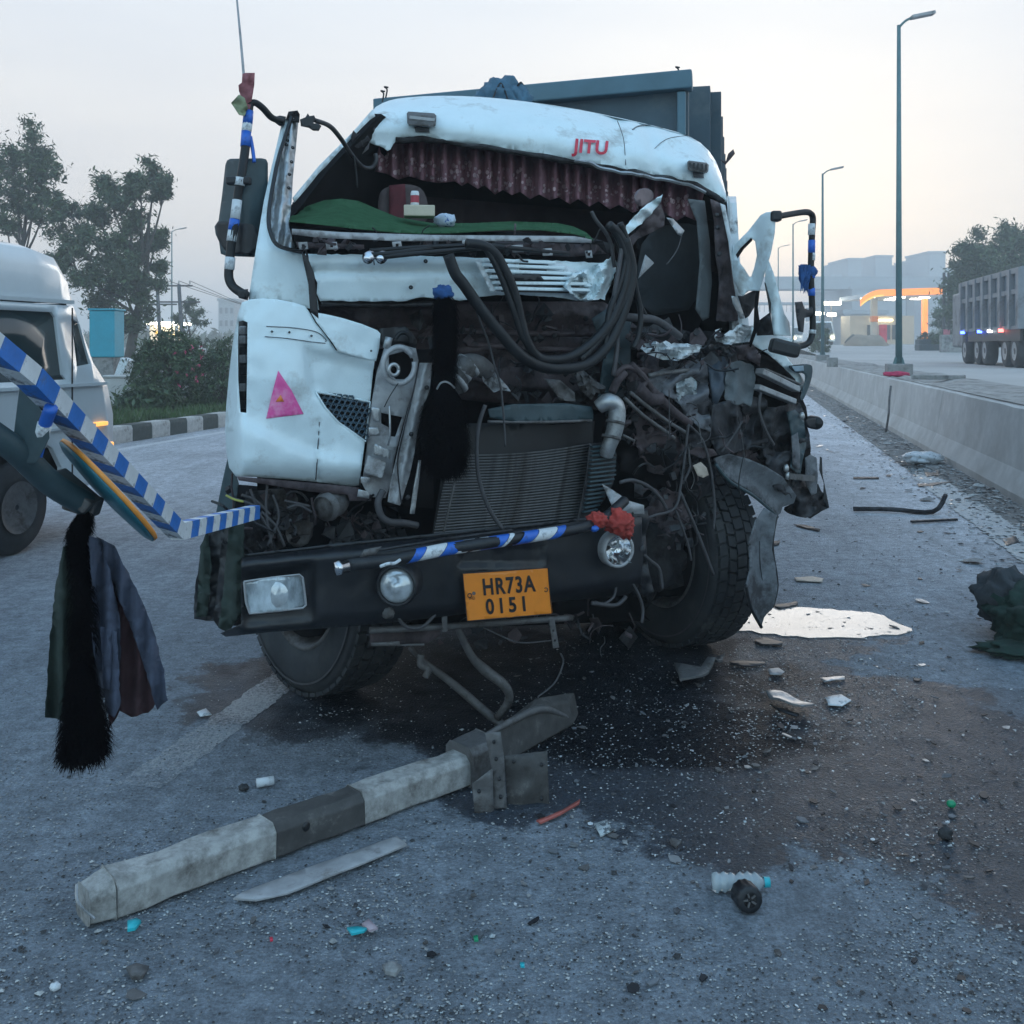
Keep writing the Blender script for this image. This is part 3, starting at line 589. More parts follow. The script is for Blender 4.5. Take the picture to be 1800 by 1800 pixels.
p1 = power_pole(284, 506, 60, -.25, 'left power pole with two crossarms behind the hedge'); p2 = power_pole(324, 500, 56, -.3, 'right power pole with two crossarms by the small slender tree')
for i, dx in enumerate((-.6, 0, .6)):
    a = p2+Vector((dx, 0, .2)); b = P(560, 560+i*7, 120); mb = MB(); mid = a.lerp(b, .5)-Vector((0, 0, .5)); mb.tube([a, mid, b], .018, 4); mk('power_line', mb, M['black'], label=('lowest', 'middle', 'upper')[2-i] + ' thin power line sagging away from the right power pole', cat='wire', group='power lines')
# ---- left filling station lights and far blocks
def block_building(nm, px0, px1, top, d, depth, label, m='building', base=606, floors=0, cols=0, cat='building', group=None, z0=-1):
    x0, x1 = (px0-900)/F*d, (px1-900)/F*d; zt = EYE+(HOR-top)/F*d
    root = empty(nm, ((x0+x1)/2, d, 0), label, cat, group); mb = MB(); mb.box(((x0+x1)/2, d+depth/2, (zt+z0)/2), (x1-x0, depth, zt-z0)); mk('wall', mb, M[m], root)
    mb = MB(); mb.box(((x0+x1)/2, d+depth/2, zt+.3), (x1-x0+.6, depth+.6, .6)); mk('parapet', mb, M[m], root)
    if floors:
        fh = (zt-3)/floors
        for j in range(floors):
            z = 2.2+fh*j+fh*.5
            for i in range(cols):
                mb = MB(); w_ = (x1-x0)/cols; cx = x0+w_*(i+.5); mb.box((cx, d-.02, z), (w_*.5, .3, fh*.45)); mk('window', mb, M['bwin'], root)
    return root
TW = 'hazy tower blocks'
for (x0_, x1_, top_, d_, lab_) in ((1462, 1478, 486, 300, 'lowest hazy tower at the left end of the skyline'), (1476, 1491, 464, 330, 'hazy tower second from the left end of the skyline'), (1491, 1514, 457, 300, 'broad hazy tower left of centre in the left skyline group'),
        (1514, 1537, 472, 340, 'lower hazy block between the two tallest towers of the left group'), (1539, 1568, 452, 310, 'tallest hazy tower of the left group, beside the nearest street lamp'), (1568, 1590, 470, 335, 'hazy tower just behind the nearest street lamp pole'),
        (1611, 1634, 458, 320, 'hazy tower right of the nearest street lamp, lower of the pair'), (1634, 1662, 445, 300, 'tallest hazy tower right of the nearest street lamp'), (1664, 1676, 474, 345, 'slim hazy block at the right end of the skyline')):
    block_building('apartment_tower', x0_, x1_, top_, d_, 18, lab_, group=TW)
block_building('office_block', 1498, 1592, 508, 225, 25, 'long hazy grey block behind the filling station')
block_building('low_building', 1484, 1558, 552, 150, 10, 'low grey building left of the filling station canopy', floors=1, cols=8)
block_building('low_building', 1350, 1440, 588, 170, 10, 'pale low building far down the road beside the truck', m='cream', floors=1, cols=8)
block_building('white_building', 384, 412, 529, 250, 8, 'small pale building just left of the truck mirror bracket', m='building', floors=3, cols=3)
fo = empty('flyover', P(1480, 606, 230), 'hazy flyover deck crossing behind the filling station', 'bridge')
mb = MB(); mb.box((P(1500, 0, 230).x, 231, 1.6+103/F*230), (60, 9, 1.6)); mk('deck', mb, M['building'], fo)
for px in (1440, 1520, 1600, 1690): mb = MB(); x = (px-900)/F*230; mb.box((x, 231, 6.5), (1.6, 2.2, 14)); mk('pier', mb, M['building'], fo)
for k in range(2): mb = MB(); mb.box((P(1500, 0, 230).x, 226.6+8.8*k, 1.6+103/F*230+1.5), (60, .15, .9)); mk('railing', mb, M['building'], fo)
f2 = empty('footbridge', P(1380, 606, 150), 'thin footbridge seen behind the open truck door', 'bridge')
mb = MB(); mb.box((P(1375, 0, 150).x, 150, 1.6+72/F*150), (14, 2.4, .35)); mk('deck', mb, M['building'], f2)
for i in range(22): mb = MB(); mb.box((P(1375, 0, 150).x-6.8+i*.65, 148.9, 1.6+72/F*150-.7), (.07, .07, 1.1)); mk('baluster', mb, M['building'], f2)
for px in (1330, 1420): mb = MB(); mb.box(((px-900)/F*150, 150, 3.5), (.5, .5, 7)); mk('pier', mb, M['building'], f2)
# ---- filling station
D = 96.0; zs = zR(100)
st = empty('filling_station', P(1590, 606, D), 'brightly lit filling station with an orange edged canopy', 'filling station')
x0, x1 = (1512-900)/F*D, (1656-900)/F*D; zc = EYE+(HOR-516)/F*D
def cz(x): u = max(0, 1-(x-x0)/1.9); return zc+.25*(x-x0)/(x1-x0)-.85*u*u
xs = [x0+(x1-x0)*(i/24)**1.3 for i in range(25)]
xs_all = xs
for (y, hh, zoff, m, nm) in ((D-.14, .62, .0, 'canopy', 'fascia'), (D-.20, .16, -.26, 'canopy2', 'fascia_band')):
    xs = xs_all if nm == 'fascia' else [x for x in xs_all if x < x0+2.4]
    mb = MB(); q = [(x, cz(x)+zoff+hh/2) for x in xs]; r_ = [(x, cz(x)+zoff-hh/2) for x in xs]; vs = []
    for yy in (y, y+.12):
        for (a, b), (c, d_) in zip(q, r_): vs += [(a, yy, b), (c, yy, d_)]
    n = len(xs); fs = []
    for i in range(n-1): a = 2*i; fs += [(a, a+1, a+3, a+2), (2*n+a, 2*n+a+2, 2*n+a+3, 2*n+a+1), (a, a+2, 2*n+a+2, 2*n+a), (a+1, 2*n+a+1, 2*n+a+3, a+3)]
    mb.add(vs, fs); mk(nm, mb, M[m], st)
mb = MB(); mb.box(((x0+x1)/2+.9, D+6, zc-.02), (x1-x0-2.0, 12, .4)); mk('canopy', mb, M['white_dirty'], st)
for px in (1556, 1648): mb = MB(); x = (px-900)/F*D; mb.box((x, D+3, (zs+zc)/2), (.5 if px < 1600 else .4, .6, zc-zs)); mk('column', mb, M['cream' if px < 1600 else 'canopy'], st)
for px in (1556,): mb = MB(); x = (px-900)/F*D; mb.box((x, D+2.9, zs+2.5), (.56, .66, .55)); mk('column_band', mb, M['or2'], st)
for i, (px, yy) in enumerate(((1535, 1.0), (1548, 4), (1590, 1.2), (1602, 4.2), (1612, 7), (1640, 2), (1646, 5))): mb = MB(); mb.box(((px-900)/F*D, D+yy, zc-.3), (1.1, .25, .1), Matrix.Rotation(.35, 3, 'Z')); mk('tube_light', mb, M['tubelight'], st)
mb = MB(); mb.box(((1615-900)/F*D, D+11, zs+1.5), (6.6, 3, 3.0)); mk('shop_wall', mb, M['cream'], st)
mb = MB(); mb.box(((1614-900)/F*D, D+9.4, zs+2.55), (2.2, .1, .12)); mk('shop_light', mb, M['warmlight'], st)
for i in range(5): mb = MB(); mb.box(((1590+i*12-900)/F*D, D+9.44, zs+1.3), (.42, .06, 1.5)); mk('shop_window', mb, M['bwin' if i % 2 else 'winglass'], st)
for px in (1566, 1572): mb = MB(); x = (px-900)/F*D; mb.box((x, D+2.5, zs+1.0), (.34, .4, 1.9)); mb.box((x, D+2.25, zs+1.5), (.26, .1, .3)); p_ = mk('fuel_pump', mb, M['red'], st, bevel=.03)
mb = MB(); mb.box(((1560-900)/F*D+3, D+4, zs+.02), (9, 9, .1)); mk('forecourt', mb, M['concrete'], st)
mb = MB(); mb.blob(P(1524, 606, 84)+Vector((0, 0, -.35)), 1.75, 1.2, 1.15, 3, .25, 1.6, 12); mk('sand_heap', mb, mat('sand', (.33, .25, .19), .95, 0, .2, 2, .5), label='brown sand heap at the road edge left of the filling station', cat='heap')
mb = MB(); mb.blob(P(1506, 606, 88)+Vector((0, 0, -.2)), 1.1, .9, 1.1, 6, .3, 1.8, 10); mk('rubble_heap', mb, M['soil'], label='dark rubble heap behind the sand heap', cat='heap')
# pylon sign, pink sign, dark parked things
sg = empty('pylon_sign', P(1663, 606, 78)+Vector((0, 0, -.3)), 'pair of dark posts standing right of the filling station', 'sign')
for dx in (-.16, .2): mb = MB(); c = P(1663, 606, 78); mb.box((c.x+dx, 78, 3.9), (.16, .16, 6.4)); mk('post', mb, M['darkmetal'], sg)
mb = MB(); c = P(1664, 590, 70); mb.box((c.x, 70, 1.9), (.42, .14, 1.5)); mk('pink_sign', mb, mat('faded_pink', (.5, .14, .17), .6), label='narrow pink board by the dark wall right of the station', cat='sign', bevel=.02)
mb = MB(); c = P(1632, 606, 66); mb.box((c.x, 66, 1.35), (1.5, .8, .55)); mb.box((c.x-.3, 66.1, 1.75), (.8, .7, .4)); mk('dark_hut', mb, M['tealdark'], label='small dark stall on the kerb in front of the station', cat='stall', bevel=.05)
mb = MB(); c = P(1682, 606, 60); mb.box((c.x+.4, 61, 1.55), (1.9, .3, 1.3)); mk('boundary_wall', mb, M['concrete_d'], label='dim boundary wall between the pink board and the dump truck', cat='wall')
# roadside lights down the road: things with a body and a lit front
def far_van(px, d, label, lamps='warmlight', w_=1.9, h_=2.0):
    x = (px-900)/F*d; z = zR(d) if px > 1400 else .3; root = empty('parked_vehicle', (x, d, z), label, 'vehicle', 'distant vehicles with lights on'); mb = MB()
    mb.hexa([(x-w_/2, d, z+.35), (x+w_/2, d, z+.35), (x+w_/2, d, z+1.1), (x+w_/2*.86, d+.5, z+h_), (x-w_/2*.86, d+.5, z+h_), (x-w_/2, d, z+1.1)], [(x-w_/2, d+4, z+.35), (x+w_/2, d+4, z+.35), (x+w_/2, d+4, z+1.1), (x+w_/2*.86, d+4, z+h_), (x-w_/2*.86, d+4, z+h_), (x-w_/2, d+4, z+1.1)]); mk('body', mb, M['vanpaint'], root, bevel=.05)
    mb = MB(); mb.hexa([(x-w_*.4, d-.01, z+1.15), (x+w_*.4, d-.01, z+1.15), (x+w_*.36, d+.4, z+h_-.15), (x-w_*.36, d+.4, z+h_-.15)], [(x-w_*.4, d+.1, z+1.15), (x+w_*.4, d+.1, z+1.15), (x+w_*.36, d+.5, z+h_-.15), (x-w_*.36, d+.5, z+h_-.15)]); mk('windscreen', mb, M['winglass'], root)
    for sx in (-1, 1):
        mb = MB(); mb.lathe([(0.001, 0), (.15, .02), (.15, .08)], (x+sx*w_*.36, d-.03, z+.75), (0, 1, 0), 12); mk('headlight', mb, M[lamps], root)
        mb = MB(); mb.lathe([(.001, -.1), (.33, -.1), (.33, .12), (.001, .12)], (x+sx*w_*.42, d+.8, z+.33), (1, 0, 0), 14); mk('wheel', mb, M['rubber'], root)
far_van(1408, 112, 'tiny vehicle with a yellow headlight beyond the truck door mirror'); far_van(1449, 104, 'distant vehicle with warm lights left of the low building', w_=2.2, h_=2.4)
for px, py, w_, lab in ((1461, 533, 2.0, 'bright flat roof light left of the filling station'), (1441, 551, .9, 'bright small light low beside the second lamp'), (1462, 553, .9, 'bright small light right of the second lamp base')):
    c = P(px, py, 108); root = empty('roadside_light', (c.x, 108, 1.5), lab, 'light'); mb = MB(); mb.box(c, (w_, .4, .35)); mk('lamp_head', mb, M['tubelight'], root, bevel=.05); mb = MB(); mb.tube([(c.x, 108, 1.4), (c.x, 108, c.z)], .06, 6, curve=False); mk('pole', mb, M['steel'], root)
# left filling station lights
ls = empty('lit_kiosk', P(285, 606, 90), 'lit kiosk with white roof edge far behind the left bushes', 'kiosk')
c = P(283, 566, 90); mb = MB(); mb.box((c.x, 92, 3.5), (2.9, 4, .2)); mk('roof', mb, M['tubelight'], ls, bevel=.03)
mb = MB(); mb.box((c.x-.9, 93, 1.6), (1.6, 2, 3.5)); mk('wall', mb, M['cream'], ls)
for dx, z_ in ((-.9, 2.7), (-.3, 1.9), (.4, 2.4)): mb = MB(); mb.box((c.x+dx, 91.8, z_), (.35, .1, .25)); mk('lit_sign', mb, M['canopy2'], ls)
mb = MB(); mb.box((c.x+.9, 92.5, 1.6), (.3, .3, 3.7)); mk('column', mb, M['cream'], ls)
# far wood along the horizon
mb = MB(); rn = random.Random(50)
for i in range(1500):
    px = rn.choice((rn.uniform(-100, 520), rn.uniform(1290, 1475), rn.uniform(1640, 2000))); d = rn.uniform(150, 230); h = rn.random(); c = P(px, 606-h*rn.uniform(6, 26), d)
    leaves(mb, c, (1.5, 1.5, 1.1), 14, .75, rn)
mk('far_trees', mb, [M['leaf'], M['leaf2']], kind='stuff', label='hazy line of distant trees along the horizon')
# ---- dump truck on the other carriageway
dt = empty('dump_truck', R(9.0, 31, .93), 'grey tipper truck with ribbed sides on the far carriageway', 'truck')
s0, s1, t0, t1 = 7.75, 10.2, 31.2, 39.2; zb, zt = 2.05, 3.78
mb = MB(); q = [(s0+.06, zb), (s1-.06, zb), (s1-.06, zt), (s0+.06, zt)]; mb.hexa([R(s, t0, z) for s, z in q], [R(s, t1, z) for s, z in q]); mk('body', mb, M['dumpdark'], dt, bevel=.03)
for (z, h) in ((zb+.05, .1), (zb+1.08, .14), (zt-.05, .16)): mb = MB(); mb.bar(R(s0+.02, t0-.03, z), R(s0+.02, t1+.03, z), .1, h); mk('side_rail', mb, M['dumpgrey'], dt)
for i in range(8): t = t0+.08+i*(t1-t0-.16)/7; mb = MB(); mb.bar(R(s0+.0, t, zb), R(s0+.0, t, zt), .14 if i else .2, .3, up=RD); mk('rib', mb, M['dumpgrey'], dt)
mb = MB(); mb.hexa([R(s, t0-.04, z) for s, z in ((s0+.1, zb+.1), (s1-.1, zb+.1), (s1-.1, zt-.05), (s0+.1, zt-.05))], [R(s, t0, z) for s, z in ((s0+.1, zb+.1), (s1-.1, zb+.1), (s1-.1, zt-.05), (s0+.1, zt-.05))]); mk('tailboard', mb, M['bluegrey'], dt)
mb = MB(); mb.hexa([R(s, t0+.3, z) for s, z in ((s0+.5, 1.6), (s1-.5, 1.6), (s1-.5, 2.02), (s0+.5, 2.02))], [R(s, t1+2, z) for s, z in ((s0+.5, 1.6), (s1-.5, 1.6), (s1-.5, 2.02), (s0+.5, 2.02))]); mk('chassis', mb, M['blackp'], dt)
mb = MB(); mb.bar(R(s0+.05, t0+.2, 1.88), R(s0+.05, t1-1, 1.88), .06, .34); mk('side_guard', mb, M['blackp'], dt)
for t in (t0+.9, t0+2.0, t0+4.6, t0+5.7, t0+7.6):
    for s in (s0+.2, s1-.2):
        mb = MB(); mb.lathe([(.001, -.16), (.25, -.15), (.42, -.17), (.48, -.12), (.48, .12), (.42, .17), (.001, .16)], R(s, t, .93+.48), R(1, 0, 0), 24); wv = mk('wheel', mb, M['rubber'], dt)
        mb = MB(); mb.lathe([(.001, -.14), (.12, -.16), (.22, -.155), (.24, -.175), (.27, -.172)], R(s, t, .93+.48), R(1, 0, 0), 20); mk('rim', mb, M['galv'], wv)
for (t, m) in ((t1-.6, 'bluelamp'), (t1-3.2, 'bluelamp'), (t1-4.6, 'whitelamp'), (t1-6.0, 'redlamp')): mb = MB(); mb.box(R(s0-.07, t, zb-.02), (.1, .14, .1)); mk('side_lamp', mb, M[m], dt)
mb = MB(); q = [(s0+.1, 1.5), (s1-.1, 1.5), (s1-.1, 3.5), (s0+.1, 3.5)]; mb.hexa([R(s, t1+.3, z) for s, z in q], [R(s, t1+2.1, z) for s, z in q]); mk('cab', mb, M['dumpgrey'], dt, bevel=.08)
# ---- passing van
vn = empty('passenger_van', R(-6.1, 6.3, 0), 'white high roof van passing on the far left lane', 'van')
S0 = -5.3
def vside(s): return (lambda u, v: R(s+(.10*max(0, (v-1.25))**1.2 if s > -6 else -.10*max(0, (v-1.25))**1.2)*-1, u, v))
out_ = [(3.2, .42), (6.35, .42), (6.37, .62), (6.48, .78), (6.62, .86), (6.8, .9), (6.98, .86), (7.12, .78), (7.23, .62), (7.25, .42), (7.86, .44), (7.93, .62), (7.92, 1.0), (7.84, 1.25), (7.66, 1.45), (7.46, 1.92), (3.2, 1.95)]
win1 = [(3.3, 1.32), (7.29, 1.32), (7.25, 1.36), (7.22, 1.82), (7.18, 1.86), (3.3, 1.86)]; win2 = [(7.44, 1.42), (7.62, 1.44), (7.52, 1.78), (7.42, 1.82)]
for s, dn in ((S0, -1), (S0-1.75, 1)):
    mb = MB(); f_ = vside(s)
    fill(mb, out_, lambda u, v: f_(u, v), lambda u, v: f_(u, v)+R(.04*dn, 0, 0), .18, holes=[win1, win2]); mk('side_panel', mb, M['vanpaint'], vn)
    for w_ in (win1, win2):
        mb = MB(); fill(mb, w_, lambda u, v: f_(u, v)+R(.02*dn, 0, 0), lambda u, v: f_(u, v)+R(.03*dn, 0, 0), .4); mk('window', mb, M['winglass'], vn)
mb = MB(); pr = [(3.2, 1.95), (3.2, 2.38), (6.4, 2.41), (7.1, 2.40), (7.36, 2.35), (7.47, 2.22), (7.53, 1.95)]
def roofp(u, v, s): return R(s, u, v)
k = len(pr); vs = []
for j, (s, sh) in enumerate(((S0-.10, 0), (S0-.12, .6), (S0-.17, .9), (S0-.30, 1), (S0-1.25, 1), (S0-1.49, .88), (S0-1.6, .5), (S0-1.63, 0))):
    for (u, v) in pr: vs.append(R(s, u, 1.95+(v-1.95)*sh))
mb.add(vs, [(j*k+i, j*k+i+1, (j+1)*k+i+1, (j+1)*k+i) for j in range(7) for i in range(k-1)], smooth=True); mk('roof', mb, M['vanpaint'], vn)
mb = MB(); mb.bar(R(S0-.075, 3.2, 1.955), R(S0-.075, 7.47, 1.95), .04, .03); mk('gutter', mb, M['vanpaint'], vn)
for z, m, h in ((1.27, 'vanpaint', .025), (.93, 'vanpaint', .02), (.5, 'blackp', .07)): mb = MB(); mb.bar(R(S0+.012, 3.2, z), R(S0+.012, 6.35 if z < .9 else 7.8, z), .03, h); mk('side_trim', mb, M[m], vn)
mb = MB(); fr = [(.44, 7.88), (.62, 7.95), (1.0, 7.94), (1.25, 7.86), (1.45, 7.68)]; vs = []
for z, t in fr:
    for s in (S0-.02, S0-.5, S0-1.25, S0-1.73): vs.append(R(s, t+(.06 if S0-1.3 < s < S0-.4 else 0), z))
mb.add(vs, [(j*4+i, j*4+i+1, j*4+i+5, j*4+i+4) for j in range(4) for i in range(3)], smooth=True); mk('bonnet', mb, M['vanpaint'], vn)
mb = MB(); mb.add([R(S0-.06, 7.67, 1.46), R(S0-1.69, 7.67, 1.46), R(S0-1.62, 7.45, 1.94), R(S0-.12, 7.45, 1.94)], [(0, 1, 2, 3)]); mk('windscreen', mb, M['winglass'], vn)
mb = MB(); q = [(S0-.1, .4), (S0-1.65, .4), (S0-1.65, 1.0), (S0-.1, 1.0)]; mb.hexa([R(s, 3.2, z) for s, z in q], [R(s, 7.7, z) for s, z in q]); mk('floor_pan', mb, M['void'], vn)
mb = MB(); q = [(S0-.1, 1.0), (S0-1.65, 1.0), (S0-1.65, 2.0), (S0-.1, 2.0)]; mb.hexa([R(s, 3.15, z) for s, z in q], [R(s, 3.2, z) for s, z in q]); mk('rear_wall', mb, M['vanpaint'], vn)
for i in range(3):
    mb = MB(); mb.hexa([R(s, 3.9+i*.95, z) for s, z in ((S0-.25, 1.0), (S0-1.5, 1.0), (S0-1.5, 1.55), (S0-.25, 1.55))], [R(s, 4.1+i*.95, z) for s, z in ((S0-.25, 1.0), (S0-1.5, 1.0), (S0-1.5, 1.55), (S0-.25, 1.55))]); mk('seat_row', mb, M['seat'], vn, bevel=.04)
for t_ in (6.0, 7.36): mb = MB(); mb.bar(R(S0+.004, t_, .5), R(S0+.004, t_, 1.9), .006, .012, up=RD); mk('door_seam', mb, M['black'], vn)
mb = MB(); mb.bar(R(S0+.02, 7.1, 1.2), R(S0+.02, 7.24, 1.2), .03, .03); mk('door_handle', mb, M['blackp'], vn, bevel=.005)
for (z, t, w_) in ((.93, 7.74, .16), (.72, 7.82, .14)):
    mb = MB(); mb.bar(R(S0+.015, t-w_*.6, z), R(S0+.015, t+.06, z), .05, .035 if z > .9 else .09); mk('side_lamp', mb, M['amber'], vn, bevel=.01)
for s in (S0-.17, S0-1.58):
    mb = MB(); c = R(s, 6.8, .36); mb.lathe([(.001, -.1), (.2, -.1), (.33, -.11), (.36, -.07), (.36, .07), (.33, .11), (.2, .1), (.001, .1)], c, R(1, 0, 0), 32); wv = mk('wheel', mb, M['rubber'], vn)
    mb = MB(); mb.lathe([(.001, .09), (.06, .12), (.14, .10), (.2, .125)], c, R(1, 0, 0), 24); mk('rim', mb, M['steel'], wv)
# ================================================================ the wrecked truck
tr = empty('wrecked_truck', (.2, 5.2, 0), 'wrecked white tipper truck with its cab front torn open, facing the camera', 'truck')
def part(name, mb, m, parent=None, **k): return mk(name, mb, m, parent or tr, **k)
def pan(name, ol, off, m, parent=None, **k): return panel(name, ol, off, m, parent or tr, **k)
def tub(name, pts, r, m, parent=None, n=8, **k): mb = MB(); mb.tube(TT(pts), r, n, **k); return mk(name, mb, m, parent or tr)
# ---- load body behind the cab
bx0, bx1 = -.348-2.277, -.348; tf = 7.3
mb = MB(); q = [(bx0, 1.0), (bx1, 1.0), (bx1, 3.50), (bx0, 3.42)]; mb.hexa([R(s, tf, z) for s, z in q], [R(s, tf+.12, z) for s, z in q]); hb = part('headboard', mb, M['bluegrey'], bevel=.01)
mb = MB(); mb.bar(R(bx0-.03, tf-.03, 3.365), R(bx1+.03, tf-.03, 3.45), .14, .13); part('top_rail', mb, M['bluelight'], hb, bevel=.012)
for s in (bx0+.05, bx1-.045): mb = MB(); mb.bar(R(s, tf-.045, 1.1), R(s, tf-.045, 3.29 if s < -1 else 3.37), .06, .05, up=RD); part('corner_post', mb, M['bluelight'], hb, bevel=.01)
mb = MB(); q = [(bx0-.05, 1.05), (bx1+.13, 1.05), (bx1+.13, 3.6), (bx0-.05, 3.6)]; mb.hexa([R(s, tf+.75, z) for s, z in q], [R(s, tf+.82, z) for s, z in q]); part('body_front_wall', mb, M['bluegrey'])
for s in (bx0-.05, bx1+.07):
    mb = MB(); q = [(s, 1.05), (s+.06, 1.05), (s+.06, 3.6), (s, 3.6)]; mb.hexa([R(a, tf+.82, z) for a, z in q], [R(a, tf+7.5, z) for a, z in q]); sd_ = part('body_side', mb, M['bluegrey'])
    for i in range(8): mb = MB(); e_ = -.04 if s < -1 else .1; mb.bar(R(s+e_, tf+1.0+i*.9, 1.05), R(s+e_, tf+1.0+i*.9, 3.6), .08, .09, up=RD); part('body_rib', mb, M['bluegrey'], sd_)
mb = MB(); q = [(bx0, 1.0), (bx1, 1.0), (bx1, 1.1), (bx0, 1.1)]; mb.hexa([R(s, tf+.82, z) for s, z in q], [R(s, tf+7.5, z) for s, z in q]); part('body_floor', mb, M['void'])
for s in (-1.75, -.85): mb = MB(); mb.bar(R(s, 5.2, .82), R(s, tf+7.6, .82), .1, .26); part('chassis_rail', mb, M['blackp'])
# tanks, boxes and mudflaps added between the axles to block light underneath
for s, nm, hh in ((bx0+.18, 'fuel_tank', .62), (bx1-.2, 'battery_box', .6)):
    mb = MB(); q = [(s-.22, .30), (s+.22, .30), (s+.24, .40), (s+.24, .9), (s-.24, .9), (s-.24, .40)]; mb.hexa([R(a_, 7.4, z) for a_, z in q], [R(a_, 10.3, z) for a_, z in q]); part(nm, mb, M['blackp'], bevel=.03)
mb = MB(); q = [(bx0+.3, .35), (bx1-.3, .35), (bx1-.3, 1.0), (bx0+.3, 1.0)]; mb.hexa([R(a_, 6.9, z) for a_, z in q], [R(a_, 8.6, z) for a_, z in q]); part('gearbox', mb, M['void'], bevel=.05)
for s in (-1.95, -.5): mb = MB(); q = [(s-.32, .22), (s+.32, .22), (s+.32, .95), (s-.32, .95)]; mb.hexa([R(a_, 6.55, z) for a_, z in q], [R(a_, 6.57, z) for a_, z in q]); part('mudflap', mb, M['blackp'])
for t in (11.2, 12.5):
    for s in (bx0+.2, bx1-.2): mb = MB(); mb.lathe([(.001, -.22), (.25, -.2), (.44, -.22), (.5, -.16), (.5, .16), (.44, .22), (.001, .2)], R(s, t, .5), R(1, 0, 0), 28); part('wheel', mb, M['rubber'])
# small fittings on the headboard rim
for px, py in ((672, 172), (678, 165), (1190, 130)): mb = MB(); c = P(px, py, 7.35); mb.tube([c-Vector((0, 0, .03)), c+Vector((.01, 0, .03)), c+Vector((-.01, 0, .05)), c+Vector((.02, 0, .045))], .006, 5); part('lashing_hook', mb, M['blackp'])
# ---- cab shell
def dR(px): return interp(ROOF, px)
TOP = [(500, 372), (515, 345), (560, 292), (620, 232), (655, 192), (680, 178), (704, 172), (760, 168), (830, 169), (900, 175), (1000, 189), (1080, 205), (1150, 221), (1205, 236), (1240, 256), (1262, 290), (1276, 330), (1280, 352)]
HEAD = [(640, 240), (690, 243), (740, 240), (800, 247), (900, 262), (1000, 279), (1100, 297), (1180, 311), (1225, 323), (1255, 340), (1280, 356)]
def yt(px): return interp([(a, b) for a, b in TOP], px)
def yh(px): return interp(HEAD, px)
def visor_off(px, py):
    a, b = yt(px), yh(px); u = max(0, min(1, (b-py)/max(8, b-a)))
    o = .02+.32*u**2.2 - .05*math.sin(u*PI)
    o += .05*math.exp(-((px-1085)/16)**2)*u + .035*math.exp(-((px-1150-(py-260)*.4)/10)**2) + .03*math.exp(-((py-(212+.17*(px-900)))/9)**2)*(1 if px > 900 else 0)
    o += .02*nse(px*.012, py*.02, 4)+.012*max(0, nse(px*.03, py*.035, 14))*(1 if px > 950 else .4)+.05*math.exp(-((px-1190)/26)**2-((py-262)/16)**2)+.03*math.exp(-((px-800)/40)**2-((py-200)/9)**2)
    return o
visor = smoothpoly([(636, 228), (655, 191), (678, 178), (704, 172), (760, 168), (830, 169), (900, 175), (1000, 189), (1080, 205), (1150, 221), (1205, 236), (1240, 256), (1264, 292), (1279, 352), (1277, 358), (1255, 342), (1225, 325), (1180, 313), (1100, 299), (1000, 281), (900, 264), (800, 249), (740, 241), (712, 240), (694, 248), (684, 268), (672, 258), (655, 254), (640, 244)], 1)
vis = pan('roof_visor', visor, visor_off, M['white'], step=9, thick=.012, base=dR)
# torn black sealant edge along the header
mb = MB(); mb.tube([P(x, yh(x)+4+3*nse(x*.03, 0), dR(x)+.03) for x in range(695, 1278, 12)], .016, 6, sub=2); part('windscreen_rubber', mb, M['darkmetal'])
mb = MB(); mb.tube([P(x, yh(x)+1+3*nse(x*.05, 3)+(6 if x > 1040 else 0), dR(x)+.0) for x in range(1010, 1250, 10)], .009, 5, sub=2); part('torn_edge', mb, M['silver'])
# left roof rail: outer white skin and inner grey frame
pan('roof_rail_skin', [(514, 348), (560, 292), (620, 232), (655, 192), (660, 205), (640, 232), (612, 256), (560, 305), (518, 358)], .0, M['white'], step=10, base=dR, thick=.03)
pan('roof_rail_frame', [(514, 356), (560, 306), (612, 258), (640, 232), (652, 240), (648, 262), (600, 300), (555, 335), (540, 352), (530, 372), (520, 385), (512, 378)], lambda x, y: .03+.02*math.sin((x+y)*.09), M['silver'], step=8, base=dR, thick=.03, amp=.01)
pan('torn_bracket', [(617, 240), (621, 229), (628, 236), (640, 230), (646, 238), (652, 246), (640, 258), (628, 262), (618, 256)], -.03, M['darkmetal'], step=7, base=dR, amp=.03, freq=.08, thick=.01)
pan('mounting_pad', [(653, 222), (660, 224), (658, 231), (650, 229)], lambda x, y: visor_off(x, y)-.02, M['black'], step=6, base=dR, thick=.02)
# roof, back wall, side walls, floor
mb = MB(); xs = list(range(655, 1281, 25)); vs = []
for x in xs:
    p = P(x, yt(x)+1, dR(x)+.33); vs += [p, p+RD*.6+Vector((0, 0, .03)), p+RD*1.35+Vector((0, 0, -.02))]
fs = [(3*i+k, 3*i+k+1, 3*i+k+4, 3*i+k+3) for i in range(len(xs)-1) for k in range(2)]
mb.add(vs, fs, smooth=True); mb.add([v-Vector((0, 0, .03)) for v in vs], [tuple(reversed(f)) for f in fs]); part('roof_panel', mb, M['white'])
bk = 1.35
def back(px, py=None): p = P(px, yt(px)+1, dR(px)+.33); return p+RD*bk+Vector((0, 0, -.02))
mb = MB(); vs = []
for x in xs: a = back(x); vs += [a, Vector((a.x, a.y, .95))]
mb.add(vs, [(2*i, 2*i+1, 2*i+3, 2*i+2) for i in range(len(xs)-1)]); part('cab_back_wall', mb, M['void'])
A0 = P(452, 436, 3.95); lb = back(655)
mb = MB(); lw = [Vector((A0.x, A0.y, .95)), A0, P(514, 360, 4.16), P(560, 300, 4.38), P(655, 200, 4.83), lb, Vector((lb.x, lb.y, .95))]
